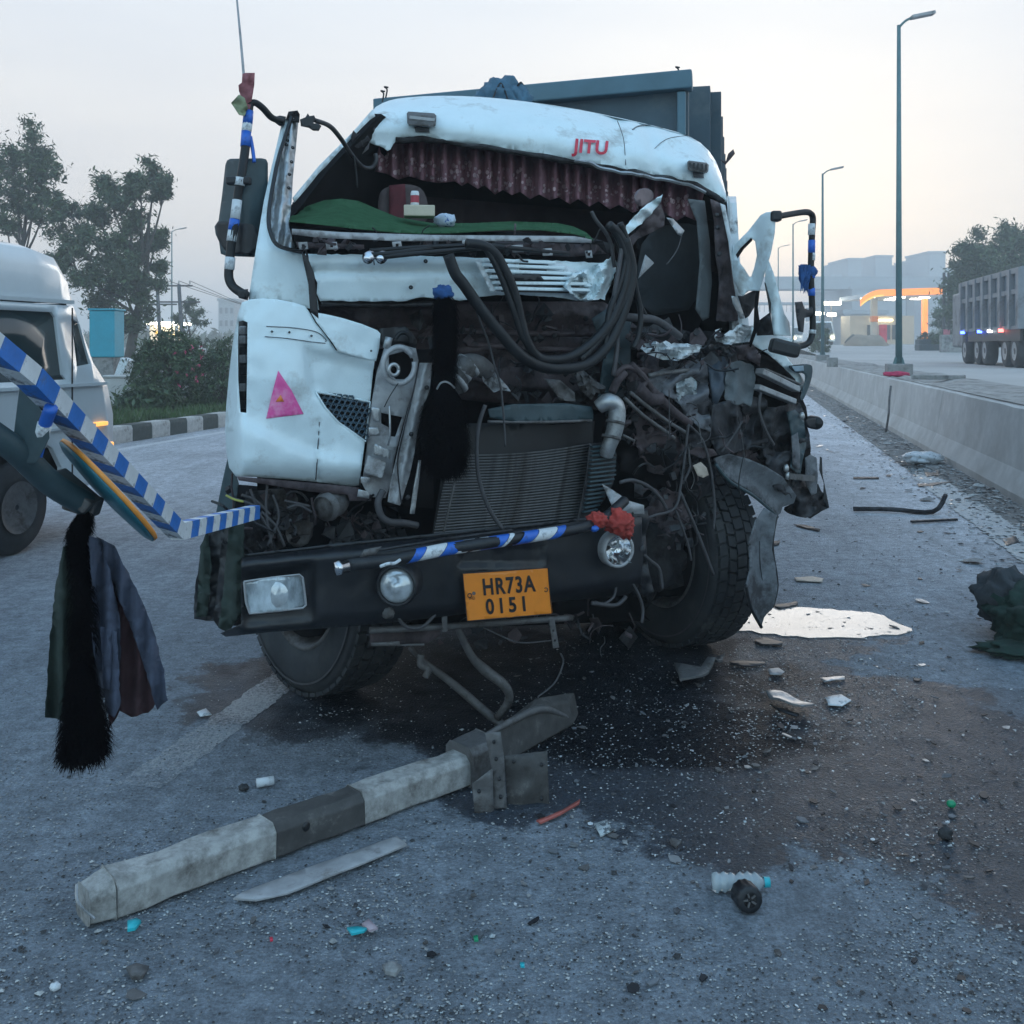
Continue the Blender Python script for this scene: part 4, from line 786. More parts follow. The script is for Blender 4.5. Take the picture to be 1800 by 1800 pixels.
ofs = Vector((.04, 0, 0)); mb.hexa(lw, [p+ofs for p in lw]); part('cab_side_wall', mb, M['void'])
rb = back(1280); mb = MB(); rw = [P(1288, 600, 5.15), P(1284, 470, 5.2), P(1278, 356, 5.3), P(1278, 345, 5.55), rb, Vector((rb.x, rb.y, 1.2))]
mb.hexa(rw, [p+Vector((.05, 0, 0)) for p in rw]); part('cab_side_wall', mb, M['white_dirty'])
pan('rear_door_skin', [(1279, 340), (1284, 420), (1287, 500), (1297, 600), (1320, 600), (1310, 520), (1292, 440), (1286, 360)], .35, M['white_dirty'], step=14, amp=.03, thick=.02)
# interior: bulkhead panels, bunk, seats
pan('bunk_back', [(560, 330), (1290, 390), (1290, 480), (600, 450)], 1.5, mat('dark_bunk_cloth', (.03, .018, .022), .9, 0, .4, 5, .2), step=60, amp=.04)
pan('seat_back', smoothpoly([(664, 345), (676, 328), (720, 322), (750, 335), (756, 400), (664, 400)], 2), 1.05, mat('brown_seat_cover', (.075, .055, .055), .85, 0, .3, 8, .2), step=16, thick=.12)
pan('seat_stripe', [(684, 326), (712, 323), (716, 402), (684, 402)], 1.03, M['seat'], step=16, thick=.01)
pan('seat_back', smoothpoly([(1120, 440), (1150, 400), (1200, 390), (1236, 400), (1240, 540), (1120, 560)], 1), .85, mat('dusty_dark_cloth', (.028, .032, .036), .9, 0, .3, 6, .3), step=20, thick=.12, amp=.05)
# pleated curtain below the header
def curt(px, py): return .20+.060*math.sin(px*.27+1.3*math.sin(px*.05))+.02*math.sin(px*.11)+.01*math.sin(px*.8)
low = [(655, 300), (680, 306), (700, 316), (720, 310), (745, 318), (770, 322), (800, 319), (812, 327), (822, 321), (840, 332), (852, 326), (870, 342), (884, 334), (900, 343), (914, 337), (932, 350), (948, 342), (966, 352), (982, 347), (1002, 359), (1016, 350), (1036, 363), (1052, 354), (1072, 368), (1088, 360), (1112, 374), (1128, 368), (1150, 380), (1166, 373), (1190, 388), (1204, 380), (1225, 388)]
cur = pan('curtain', [(652, 250), (690, 248), (800, 250), (900, 266), (1000, 283), (1100, 301), (1180, 315), (1240, 332)]+low[::-1], curt, M['maroon'], base=dR, step=4, thick=.006)
mb = MB(); rn = random.Random(5)
for i in range(230):
    x = rn.uniform(665, 1215); u = rn.random(); y = interp(low, x)-5-u*34; w_ = rn.uniform(1.2, 3.6)
    ring = [(x+w_*math.cos(a), y+w_*1.35*math.sin(a)) for a in [k*PI/4 for k in range(8)]]
    mb.add([P(a, b, dR(a)+curt(a, b)-.006) for a, b in ring], [tuple(range(8))])
part('printed_motif', mb, M['motif'], cur, kind='stuff')
# grass mat sits on the dashboard
dash = pan('dashboard', [(512, 405), (560, 412), (700, 420), (880, 416), (1040, 418), (1080, 430), (1080, 445), (520, 436), (510, 420)], .22, M['blackp'], step=18, amp=.02, thick=.45)
matp = [(508, 380), (540, 362), (570, 352), (600, 349), (630, 353), (660, 366), (700, 382), (760, 392), (830, 392), (900, 389), (980, 392), (1008, 398), (1030, 408), (1046, 424), (1010, 412), (950, 405), (880, 405), (800, 410), (730, 411), (680, 408), (620, 402), (560, 395), (508, 390)]
def mto(px, py):
    up = interp([(508, 380), (600, 349), (660, 366), (760, 392), (1010, 398)], px); lo_ = interp([(508, 390), (620, 402), (730, 411), (880, 405), (1046, 424)], px)
    u = max(0, min(1, (lo_-py)/max(5, lo_-up))); return .06+.5*u+.02*nse(px*.04, py*.06, 8)
gm = MB(); panel('', matp, mto, None, None, step=8, thick=.02, mb=gm)
mk('grass_mat', gm, M['mat_green'], label='green artificial grass mat lying on the open dashboard', cat='mat')
bars = pan('cowl_rail', [(513, 402), (600, 408), (760, 413), (900, 414), (1010, 415), (1040, 421), (1040, 427), (900, 424), (700, 424), (560, 418), (513, 412)], .0, M['galv'], step=12, amp=.01)
pan('cowl_gap', [(510, 398), (700, 410), (900, 407), (1060, 424), (1078, 470), (1000, 470), (560, 450), (520, 440)], .10, M['void'], step=20)
pan('scuttle_plate', [(520, 425), (640, 430), (640, 438), (524, 436)], .03, M['brown'], step=14, amp=.01)
pan('scuttle_plate', [(860, 424), (1050, 430), (1066, 446), (1000, 452), (880, 444)], .05, M['brown'], step=12, amp=.03, freq=.05)
for px, py, w_ in ((533, 432, 18), (583, 432, 22), (698, 431, 18), (910, 437, 22), (962, 443, 20), (1035, 447, 14), (820, 428, 16)):
    pan('clip_bracket', [(px-w_/2, py-6), (px+w_/2-2, py-7), (px+w_/2, py+6), (px-w_/2+2, py+7)], -.01, M['galv'], step=6, holes=[[(px-2.5, py-2.5), (px+2.5, py-2.5), (px+2.5, py+2.5), (px-2.5, py+2.5)]], thick=.02, amp=.01, freq=.1)
# A pillar standing alone at the left
pan('windscreen_pillar_skin', [(494, 222), (503, 208), (513, 206), (500, 240), (487, 282), (476, 340), (471, 380), (473, 405), (484, 430), (505, 440), (533, 445), (543, 475), (556, 512), (561, 545), (530, 540), (500, 531), (470, 527), (437, 528), (442, 490), (450, 437), (464, 352), (480, 282)], lambda x, y: .12+.25*max(0, (440-y)/230)+.05*max(0, (465-x)/30), M['white'], step=9, thick=.03, amp=.004)
pan('windscreen_pillar_core', [(513, 206), (525, 210), (520, 262), (515, 312), (513, 352), (508, 395), (514, 422), (530, 436), (533, 445), (505, 440), (484, 430), (473, 405), (471, 380), (476, 340), (487, 282), (500, 240)], lambda x, y: .14+.25*max(0, (440-y)/230)+.03*math.cos((x-490+(y-300)*.12)*.25), M['silver'], step=6, thick=.03, amp=.012, freq=.04)
mb = MB(); mb.tube(TT([(512, 206, .36), (500, 243, .31), (488, 283, .26), (477, 340, .2), (472, 382, .15), (476, 410, .11), (490, 432, .1), (530, 443, .1)]), .008, 5); part('pillar_seal', mb, M['black'])
pan('torn_pillar_top', [(503, 208), (507, 196), (523, 194), (527, 201), (526, 216), (510, 214)], .36, M['darkmetal'], step=5, amp=.02, freq=.1, thick=.03)
for (px, py) in ((505, 235), (503, 254), (514, 259), (512, 284), (485, 294), (508, 306), (507, 330), (505, 246)): mb = MB(); c = T(px, py, .12+.25*max(0, (440-py)/230)-.02); mb.lathe([(.001, 0), (.006, .001), (.006, .012)], c, (0, 1, 0), 8); part('bolt_hole', mb, M['black'])
pan('pillar_clamp', [(480, 206), (492, 203), (503, 205), (500, 220), (492, 222), (481, 214)], .33, M['blackp'], step=6, thick=.06)
pan('pillar_clamp', [(527, 210), (536, 206), (541, 199), (545, 204), (552, 202), (556, 210), (552, 216), (564, 220), (560, 230), (551, 231), (543, 226), (530, 222)], .35, M['blackp'], step=6, thick=.05, jag=1.2)
tub('hose_end', [(555, 212, .36), (580, 222, .45), (600, 245, .6), (618, 272, .8), (636, 292, .95), (652, 295, 1.0), (661, 284, 1.0), (660, 270, 1.0)], .010, M['hosegrey'])
tub('thin_wire', [(622, 274, .8), (626, 300, .8), (628, 330, .8)], .004, M['hose'])
# ---- left mirror, its bracket and aerial
br = empty('mirror_bracket', T(430, 300, .3), None, None); br.parent = tr; br.location = T(430, 300, .3)-WL[tr.name]
tub('bracket_arm', [(497, 213, .33), (478, 207, .3), (462, 190, .28), (447, 180, .27), (438, 186, .27)], .013, M['hose'], br)
mb = MB(); pts = [(438, 184, .27), (434, 220, .26), (431, 262, .24), (424, 310, .2), (418, 345, .19), (412, 395, .17), (407, 425, .16), (404, 455, .15), (402, 485, .14), (408, 502, .14), (420, 512, .14), (434, 520, .13)]
mb.tube(TT(pts), .0165, 10); part('bracket_tube', mb, M['hose'], br)
for i, (a, b, m) in enumerate((((437, 195, .262), (435, 218, .258), 'blue'), ((435, 218, .258), (433, 232, .252), 'wtape'), ((433, 232, .252), (431, 258, .242), 'blue'), ((423, 312, .197), (421, 326, .193), 'wtape'), ((417, 352, .188), (413, 385, .173), 'wtape'), ((413, 385, .173), (409.5, 405, .167), 'blue'), ((409.5, 405, .167), (406.5, 424, .16), 'wtape'), ((405, 452, .15), (403, 474, .146), 'wtape'))):
    mb = MB(); mb.tube(TT([a, b]), .0185, 10, curve=False); part('tape_wrap', mb, M[m], br)
mb = MB(); mb.tube(TT([(440, 240, .25), (444, 262, .24), (447, 285, .22)]), .007, 6); part('stay', mb, M['blue'], br)
mirror = [(405, 279), (460, 278), (468, 280), (471, 287), (471, 340), (462, 400), (453, 448), (446, 452), (398, 450), (388, 446), (385, 425), (379, 412), (377, 398), (384, 388), (390, 345), (396, 290), (399, 282)]
mr_ = pan('mirror_housing', mirror, lambda x, y: .235+.0006*abs(x-425), M['tealdark'], br, step=10, thick=.09)
pan('mirror_lower_cover', smoothpoly([(378, 392), (392, 388), (460, 396), (456, 446), (400, 446), (384, 424)], 1), .215, M['blackp'], mr_, step=10, thick=.05, amp=.01)
mb = MB(); mb.box(T(420, 318, .2), (.09, .04, .03)); part('mirror_clamp', mb, M['blackp'], mr_, bevel=.008)
pan('bracket_foot', [(414, 510), (436, 508), (436, 528), (420, 524)], .12, M['blackp'], br, step=8, thick=.05)
mb = MB(); mb.tube(TT([(430, 150, .27), (424, 80, .29), (417, 5, .32), (413, -40, .34)]), [.006, .005, .004, .003], 6); part('aerial', mb, M['galv'], br)
pan_ = MB(); panel('', [(426, 130), (432, 128), (448, 128), (447, 150), (442, 180), (438, 196), (428, 190), (424, 172), (420, 160), (419, 150), (425, 145)], .25, None, None, step=6, thick=.03, amp=.03, freq=.09, mb=pan_); mk('red_flag', pan_, mat('faded_red_flag', (.28, .10, .11), .9, 0, .35, 20, .4), label='faded red rag tied at the foot of the aerial', cat='rag')
pan_ = MB(); panel('', [(406, 181), (420, 166), (430, 172), (436, 190), (430, 204), (420, 202)], .23, None, None, step=6, thick=.03, amp=.03, freq=.09, mb=pan_); mk('pale_flag', pan_, mat('faded_olive_flag', (.25, .28, .17), .9, 0, .25, 20, .4), label='faded olive rag tied below the red rag on the aerial', cat='rag')
# ---- white cowl panel
pan('front_panel', [(536, 446), (640, 448), (740, 450), (835, 453), (930, 456), (1060, 462), (1078, 456), (1083, 470), (1072, 500), (1058, 524), (1030, 530), (980, 522), (900, 517), (845, 521), (832, 527), (800, 528), (770, 524), (738, 522), (715, 529), (640, 530), (562, 529), (556, 515), (558, 498), (548, 470)], lambda x, y: .06+.00035*abs(y-485)+(.04*math.exp(-((y-475)/5)**2) if x < 860 else 0)-(.00016*(x-900)*(1 if x > 900 else 0)), M['white'], step=8, amp=.010, freq=.012, jag=1.0)
pan('crumpled_corner', [(985, 500), (1010, 480), (1040, 470), (1075, 452), (1086, 462), (1078, 490), (1062, 526), (1020, 528)], -.12, M['white'], step=5, amp=.02, freq=.02, ridge=.14, rf=.016, ra=.5, jag=2, seed=3, smooth=False)
gr = pan('air_grille', [(835, 458), (850, 453), (985, 462), (1020, 478), (1032, 500), (1034, 516), (900, 512), (868, 512), (862, 500), (845, 480)], -.005, M['white_dirty'], step=12, thick=.02)
for i, (a, b) in enumerate((((850, 457), (975, 462)), ((848, 466), (990, 471)), ((853, 476), (1003, 481)), ((860, 487), (1014, 490)), ((866, 497), (1030, 499)), ((870, 507), (1034, 510)))):
    mb = MB(); mb.bar(T(a[0], a[1], -.035), T(b[0], b[1], -.035), .022, .013); part('slat', mb, M['white'], gr, bevel=.003)
    mb = MB(); mb.bar(T(a[0]+12, a[1]+4.5, -.017), T(b[0]-(30 if i % 2 else 12), b[1]+4.5, -.017), .006, .006); part('slot', mb, M['black'], gr)
pan('opening', [(895, 482), (948, 482), (958, 494), (900, 492)], -.04, M['black'], gr, step=8, thick=.004)
pan('grille_edge', [(836, 460), (846, 462), (866, 500), (872, 514), (862, 512), (848, 484)], -.04, M['white_dirty'], gr, step=6, amp=.01, freq=.1)
for px, py in ((722, 505), (748, 459)): mb = MB(); mb.lathe([(.001, 0), (.008, .001), (.008, .01)], T(px, py, .04), (0, 1, 0), 10); part('rivet_hole', mb, M['black'])
tub('lower_lip', [(565, 534, .1), (700, 536, .12), (800, 532, .1)], .01, M['darkmetal'])
# wiper linkage
wl = empty('wiper_linkage', T(700, 445, -.05), None, None); wl.parent = tr; wl.location = T(700, 445, -.05)-WL[tr.name]
for (a, b, c) in (((645, 447, -.02), (680, 446, -.05), (830, 428, .02)), ((650, 441, .0), (760, 434, -.02), (900, 430, .03)), ((672, 452, -.05), (740, 445, -.06), (850, 436, -.02)), ((830, 428, .0), (900, 436, -.02), (1000, 446, .02))): tub('wiper_arm', [a, b, c], .009, M['hose'], wl)
for px, py in ((644, 452), (667, 452)): mb = MB(); mb.lathe([(.001, 0), (.014, 0), (.014, .02), (.022, .022), (.022, .06)], T(px, py+4, -.06), (.1, 1, .3), 12); part('wiper_spindle', mb, M['chrome'], wl)
# ---- dark gap wedge
pan('torn_gap', [(530, 445), (540, 450), (552, 480), (557, 520), (560, 560), (545, 548), (542, 500)], -.0, M['black'], step=8, thick=.02)
# ---- corner fender with grille
def R3(pts): return [(350+x/3.6, 500+y/3.6) for x, y in pts]
fend = R3([(270, 115), (320, 95), (400, 88), (500, 95), (600, 115), (670, 137), (692, 165), (735, 240), (800, 320), (866, 415), (985, 455), (1112, 480), (1100, 560), (1082, 735), (1048, 1000), (1036, 1100), (1012, 1272), (960, 1280), (850, 1262), (700, 1245), (500, 1228), (350, 1218), (232, 1214), (190, 1160), (172, 1060), (164, 900), (172, 760), (190, 560), (215, 350), (245, 190)])
grl = R3([(738, 680), (850, 698), (960, 718), (1082, 745), (1068, 870), (1052, 992), (960, 925), (880, 870), (800, 780)])
slot = R3([(250, 235), (278, 228), (306, 240), (304, 500), (299, 812), (262, 808), (248, 600), (246, 400)])
def fo(px, py):
    x, y = (px-350)*3.6, (py-500)*3.6
    o = .02+.00008*abs(y-600)*.5
    o += .14*max(0, (300-x)/130)**2                                  # corner wraps back
    o -= .05*math.exp(-((x-560)/260)**2-((y-500)/500)**2)
    if x > 640:                                                      # recessed field right of the crease
        yy = interp([(640, 370), (870, 430), (1110, 490)], x); top_ = 1/(1+math.exp(-(y-yy-30)/14)); ll = 1/(1+math.exp(-(x-665-(y-380)*.16)/8))
        bot = 1/(1+math.exp((y-(690+max(0, x-760)*.98))/20)); o += .035*top_*ll*bot
    yy = 890+.00055*max(0, 0)+interp([(200, -60), (400, 40), (600, 130), (750, 190), (1030, 230)], x); o -= .035/(1+math.exp(-(y-yy)/22))*(1 if x > 200 else 0)
    o += .06*max(0, (y-1090)/150)**2
    o += .03*math.exp(-((x-(750+.02*(y-900)))/7)**2)*(1 if y > 850 else 0)*.5
    return o
fp = pan('corner_fender', fend, fo, M['white'], step=6, thick=.008, holes=[grl, slot], amp=.008, freq=.014)
pan('fender_flap', R3([(705, 172), (800, 188), (905, 212), (1030, 250), (1128, 290), (1148, 312), (1140, 400), (1120, 486), (1000, 460), (880, 425), (845, 370), (790, 300), (740, 235)]), lambda x, y: .0+.0004*max(0, x-600), M['white'], step=7, thick=.008, amp=.006)
gp = pan('honeycomb_grille', R3([(730, 672), (1090, 742), (1056, 1004), (890, 880), (790, 780)]), .075, M['black'], fp, step=14, thick=.02)
mb = MB()
for j in range(9):
    for i in range(12):
        cx, cy = 745+i*36+(18 if j % 2 else 0), 695+j*34+i*4; hx = [(cx+19*math.cos(a*PI/3), cy+17*math.sin(a*PI/3)) for a in range(6)]
        if not inside(R3([(cx, cy)])[0], grl): continue
        h3 = [T(*R3([q])[0], .05) for q in hx]
        for k in range(6): mb.bar(h3[k], h3[(k+1) % 6], .004, .018, up=(0, 1, 0))
part('honeycomb', mb, mat('honeycomb_plastic', (.035, .07, .10), .35, 0, .2, 8, 0), gp, kind='stuff')
mb = MB(); g3 = [T(x, y, fo(x, y)-.004) for x, y in dense(grl, 10)]; mb.tube(g3+[g3[0]], .004, 4, curve=False, cap=False); part('grille_trim', mb, M['white'], fp)
pan('slot_lamp', slot, .16, M['blackp'], fp, step=8, thick=.02)
for y in (290, 350, 420, 470, 540, 600, 650, 700, 760): c = R3([(278, y)])[0]; mb = MB(); mb.box(T(c[0], c[1], .12), (.022, .03, .03)); part('lamp_cell', mb, M['galv' if y % 20 else 'blackp'], fp, bevel=.004)
tri = R3([(500, 545), (585, 670), (662, 820), (545, 835), (424, 850), (460, 700)])
pan('warning_triangle', tri, lambda x, y: fo(x, y)-.004, M['pink'], fp, step=8, thick=.003)
pan('small_triangle', R3([(516, 698), (538, 742), (484, 742)]), lambda x, y: fo(x, y)-.006, M['or2'], fp, step=5, thick=.001)
for (x, y) in ((460, 298), (710, 325), (950, 395), (1088, 420), (570, 302)): c = R3([(x, y)])[0]; mb = MB(); mb.lathe([(.001, 0), (.004, 0), (.004, .006)], T(c[0], c[1], fo(*c)-.008), (0, 1, 0), 8); part('screw_hole', mb, M['black'], fp)
mb = MB(); c = [T(*q, fo(*q)-.0035) for q in R3([(425, 265), (600, 275), (740, 300), (800, 345), (800, 362)])]; mb.tube(c, .0016, 4); c = [T(*q, fo(*q)-.0035) for q in R3([(415, 330), (560, 342), (700, 362), (800, 372)])]; mb.tube(c, .0016, 4); part('panel_crease', mb, M['greyfend'], fp)
mb = MB(); mb.tube([T(*q, fo(*q)-.002) for q in R3([(762, 870), (757, 960), (750, 1060), (745, 1150), (738, 1235)])], .0022, 4); part('panel_seam', mb, M['greyfend'], fp)
pan('sill_lip', R3([(240, 1215), (500, 1236), (850, 1268), (1010, 1285), (1010, 1320), (1090, 1330), (1090, 1370), (950, 1370), (940, 1330), (700, 1310), (400, 1262), (250, 1240)]), .03, M['brown'], step=12, thick=.1, amp=.01)
pan('fender_side', [(400, 805), (411, 820), (420, 850), (414, 885), (404, 930), (398, 960), (384, 950), (372, 960), (380, 900), (390, 850)], .22, M['tealdark'], step=10, thick=.04)
# ---- hanging rubber flaps at the bumper end
for i, (ol, o, m) in enumerate((([(368, 925), (395, 905), (400, 980), (392, 1040), (388, 1090), (372, 1092), (340, 1088), (342, 1040), (352, 980)], .12, 'blackp'), ([(390, 905), (412, 900), (415, 1000), (398, 1085), (385, 1105), (375, 1090), (386, 1000)], .05, 'black'), ([(405, 900), (430, 895), (428, 1000), (424, 1080), (402, 1112), (384, 1104), (392, 1040)], .0, 'cloth3'), ([(352, 960), (366, 930), (372, 1000), (364, 1085), (345, 1085)], .07, 'cloth3'))):
    pan('rubber_flap', ol, (lambda o: lambda x, y: o+.02*math.sin(x*.45))(o), M[m], step=9, thick=.008, amp=.02, freq=.03, seed=i, jag=1)
# ---- bumper
def R6(pts): return [(330+x/2.25, 850+y/2.25) for x, y in pts]
bump = R6([(213, 292), (400, 272), (600, 250), (900, 220), (1180, 192), (1400, 172), (1600, 150), (1795, 118), (1800, 300), (1795, 402), (1740, 440), (1600, 455), (1440, 470), (1200, 500), (1000, 528), (760, 555), (520, 574), (300, 590), (150, 606), (128, 592), (212, 555), (210, 430)])
lampq = R6([(222, 388), (330, 372), (440, 360), (455, 372), (468, 480), (455, 492), (350, 504), (245, 514), (230, 470)])
lampq2 = R6([(205, 345), (470, 318), (500, 345), (515, 520), (495, 540), (225, 566), (214, 540)])
def bo(px, py):
    x, y = (px-330)*2.25, (py-850)*2.25
    ytop = interp([(200, 292), (600, 250), (1180, 192), (1800, 116)], x); ybot = interp([(150, 605), (520, 574), (1000, 528), (1440, 470), (1800, 400)], x); u = (y-ytop)/(ybot-ytop)
    o = -.06+.05*max(0, (.12-u)/.12)**1.5+.05*max(0, (u-.86)/.14)**1.5
    if 190 < x < 530: e = min(1/(1+math.exp(-(x-215)/6)), 1/(1+math.exp((x-500)/6)))*min(1/(1+math.exp(-(u-.18)/.02)), 1/(1+math.exp((u-.90)/.02))); o += .04*e
    if 1080 < x < 1400 and 250 < y < 320: o += .02
    return o
bp_ = pan('bumper', bump, bo, M['blackpaint'], step=7, thick=.012, holes=[lampq], amp=.008, freq=.012)
pan('bumper_shelf', R6([(213, 292), (600, 250), (1180, 192), (1600, 150), (1795, 118), (1790, 100), (1600, 132), (1180, 176), (600, 236), (216, 280)]), lambda x, y: .0, M['blackp'], bp_, step=14, thick=.22)
pan('lamp_reflector', R6([(215, 380), (445, 352), (475, 490), (238, 520)]), .06, M['chrome'], bp_, step=10, thick=.02, amp=.05, freq=.03, seed=4)
hl = pan('headlight', lampq, lambda x, y: -.025-.02*math.cos((x-478)*.025), mat('clear_lens', (.42, .47, .50), .12, .1, .75, 9, .3, coat=1, spec=.8, stretch=(1, 1, .5)), bp_, step=7, thick=.01)
mb = MB(); c3 = [T(x, y, -.04) for x, y in dense(lampq, 8)]; mb.tube(c3+[c3[0]], .004, 5, curve=False); part('lens_rim', mb, M['galv'], hl)
mb = MB(); mb.lathe([(.001, -.012), (.03, -.008), (.045, .0)], T(485, 1045, -.045), (.1, 1, 0), 20); part('bulb_glow_cap', mb, M['glasslens'], hl)
# round fog lamps
fg = MB(); c = T(697, 1030, -.13); axl = Vector((.12, 1, -.02)); fg.lathe([(.0752, .10), (.078, .02), (.074, -.005), (.066, -.012), (.062, .0)], c, axl, 36); fl_ = part('fog_lamp', fg, M['blackp'], bp_)
mb = MB(); mb.lathe([(.001, -.030), (.022, -.026), (.024, -.020), (.04, -.018), (.055, -.008), (.0625, .004)], c, axl, 36); part('lens', mb, M['glasslens'], fl_)
c = T(1087, 967, -.14); axr = Vector((-.45, 1, .0)); mb = MB(); mb.lathe([(.07, .12), (.074, .02), (.072, -.006), (.062, -.008), (.060, .004)], c, axr, 36); fr_ = part('fog_lamp', mb, M['galv'], bp_, label='broken round lamp by the red cloth')
mb = MB(); mb.lathe([(.001, .06), (.03, .055), (.05, .03), (.0605, .0)], c, axr, 24); part('reflector', mb, M['chrome'], fr_)
mb = MB(); rn = random.Random(3)
for i in range(26): a = rn.uniform(0, 2*PI); r_ = rn.uniform(.01, .055); p = c+Vector((math.cos(a)*r_*.9, rn.uniform(-.01, .03), math.sin(a)*r_)); mb.add([p, p+Vector((rn.uniform(-.02, .02), rn.uniform(-.01, .01), rn.uniform(-.02, .02))), p+Vector((rn.uniform(-.02, .02), .005, rn.uniform(-.02, .02)))], [(0, 1, 2)])
part('glass_shard', mb, M['glassbit'], fr_, kind='stuff')
# number plate with its lettering
def quadmap(Q, off):
    def f(u, v):
        a = (Q[0][0]*(1-u)+Q[1][0]*u, Q[0][1]*(1-u)+Q[1][1]*u); b = (Q[3][0]*(1-u)+Q[2][0]*u, Q[3][1]*(1-u)+Q[2][1]*u)
        return (a[0]*(1-v)+b[0]*v, a[1]*(1-v)+b[1]*v)
    return f
def lettering(name, s, Q, off, m, parent, bold=.02, base=None, space=1.0):
    """real letter shapes laid on the surface inside the quad Q (top left, top right, bottom right, bottom left)"""
    cu = bpy.data.curves.new(name, 'FONT'); cu.body = s; cu.offset = bold; cu.resolution_u = 4; cu.space_character = space
    o = bpy.data.objects.new('lettering_tmp', cu); col.objects.link(o); dg = bpy.context.evaluated_depsgraph_get(); dg.update()
    me = bpy.data.meshes.new_from_object(o.evaluated_get(dg)); bpy.data.objects.remove(o); bm = bmesh.new(); bm.from_mesh(me)
    bmesh.ops.triangulate(bm, faces=bm.faces[:]); bpy.data.meshes.remove(me)
    xs_ = [v.co.x for v in bm.verts]; ys_ = [v.co.y for v in bm.verts]; x0, x1, y0, y1 = min(xs_), max(xs_), min(ys_), max(ys_); q = quadmap(Q, off)
    mb = MB(); vs = []
    for v in bm.verts:
        a = q((v.co.x-x0)/(x1-x0), 1-(v.co.y-y0)/(y1-y0)); oo = off(*a) if callable(off) else off
        vs.append(P(a[0], a[1], (base or dF)(a[0])+oo))
    mb.add(vs, [[v.index for v in f.verts] for f in bm.faces]); bm.free(); return mk(name, mb, m, parent)
pq = [(813, 1008), (963, 998), (970, 1079), (821, 1092)]
po = lambda x, y: -.10+.004*math.sin(x*.05)
np_ = pan('number_plate', smoothpoly(pq, 1)[:0] or [(813, 1010), (815, 1008), (961, 998), (963, 1000), (971, 1077), (969, 1080), (823, 1092), (821, 1090)], po, M['orange'], bp_, step=8, thick=.004)
qm = quadmap(pq, 0)
def sub(u0, v0, u1, v1): return [qm(u0, v0), qm(u1, v0), qm(u1, v1), qm(u0, v1)]
lo = lambda x, y: po(x, y)-.003
lettering('plate_lettering', 'HR73A', sub(.225, .135, .84, .50), lo, M['black'], np_, .028, space=1.15)
lettering('plate_lettering', '0151', sub(.235, .565, .70, .90), lo, M['black'], np_, .028, space=1.35)
lettering('plate_lettering', 'IND', sub(.05, .50, .12, .56), lo, M['black'], np_, .0)
for u in (.06, .955): a = qm(u, .47); mb = MB(); mb.lathe([(.006, -.001), (.009, -.002), (.009, .002)], T(a[0], a[1], po(*a)-.003), (0, 1, 0), 10); part('plate_bolt', mb, M['black'], np_)
a = qm(.11, .43); mb = MB(); mb.lathe([(.001, -.001), (.007, -.001)], T(a[0], a[1], po(*a)-.002), (0, 1, 0), 8); part('hologram', mb, M['steel'], np_)
mb = MB(); c3 = [T(x, y, po(x, y)-.001) for x, y in dense(pq, 20)]; mb.tube(c3+[c3[0]], .002, 4, curve=False); part('plate_edge', mb, M['black'], np_)
lettering('visor_lettering', 'JITU', [(1007, 243), (1070, 248), (1066, 280), (1004, 275)], lambda x, y: visor_off(x, y)-.018, M['red'], vis, .03, base=dR)
# marker lamps on the visor
def marker(px, py, w_, h_, m, tilt=0):
    q = [(px-w_+3, py-h_), (px+w_-4, py-h_+tilt), (px+w_, py-h_+tilt+4), (px+w_-1, py+h_+tilt-3), (px+w_-4, py+h_+tilt), (px-w_+4, py+h_), (px-w_+1, py+h_-3), (px-w_, py-h_+3)]; o = pan('marker_lamp', q, lambda x, y: visor_off(x, y)-.06, M[m], vis, step=6, thick=.05, base=dR)
    pan('lamp_foot', [(px-w_*.5, py+h_+2), (px+w_*.5, py+h_+4), (px+w_*.55, py+h_+13), (px-w_*.4, py+h_+12)], lambda x, y: visor_off(x, y)-.012, M['greyfend'], o, step=6, thick=.01, base=dR); return o
marker(741, 208, 26, 12, 'steel', 3); marker(1227, 291, 19, 9, 'steel', 4)
for k in range(5): mb = MB(); mb.box(P(1213+k*7, 291+k*.8, dR(1220)+visor_off(1213+k*7, 291)-.07), (.008, .01, .03)); part('marker_cell', mb, M['black'], vis)
mb = MB(); mb.bar(P(720, 206, dR(720)+visor_off(720, 206)-.068), P(764, 211, dR(764)+visor_off(764, 210)-.068), .01, .014); part('marker_trim', mb, M['galv'], vis)
tub('visor_crack', [(1085, 212, .74), (1092, 230, .72), (1097, 250, .70), (1100, 290, .68)], .002, M['greyfend'])
mb = MB(); mb.tube([P(x, y, dR(x)+visor_off(x, y)-.003) for x, y in ((1112, 228), (1122, 222), (1140, 220), (1165, 225))], .004, 4); mb.tube([P(x, y, dR(x)+visor_off(x, y)-.003) for x, y in ((1150, 262), (1163, 250), (1180, 242), (1210, 238))], .002, 4); part('visor_crease', mb, M['greyfend'], vis)
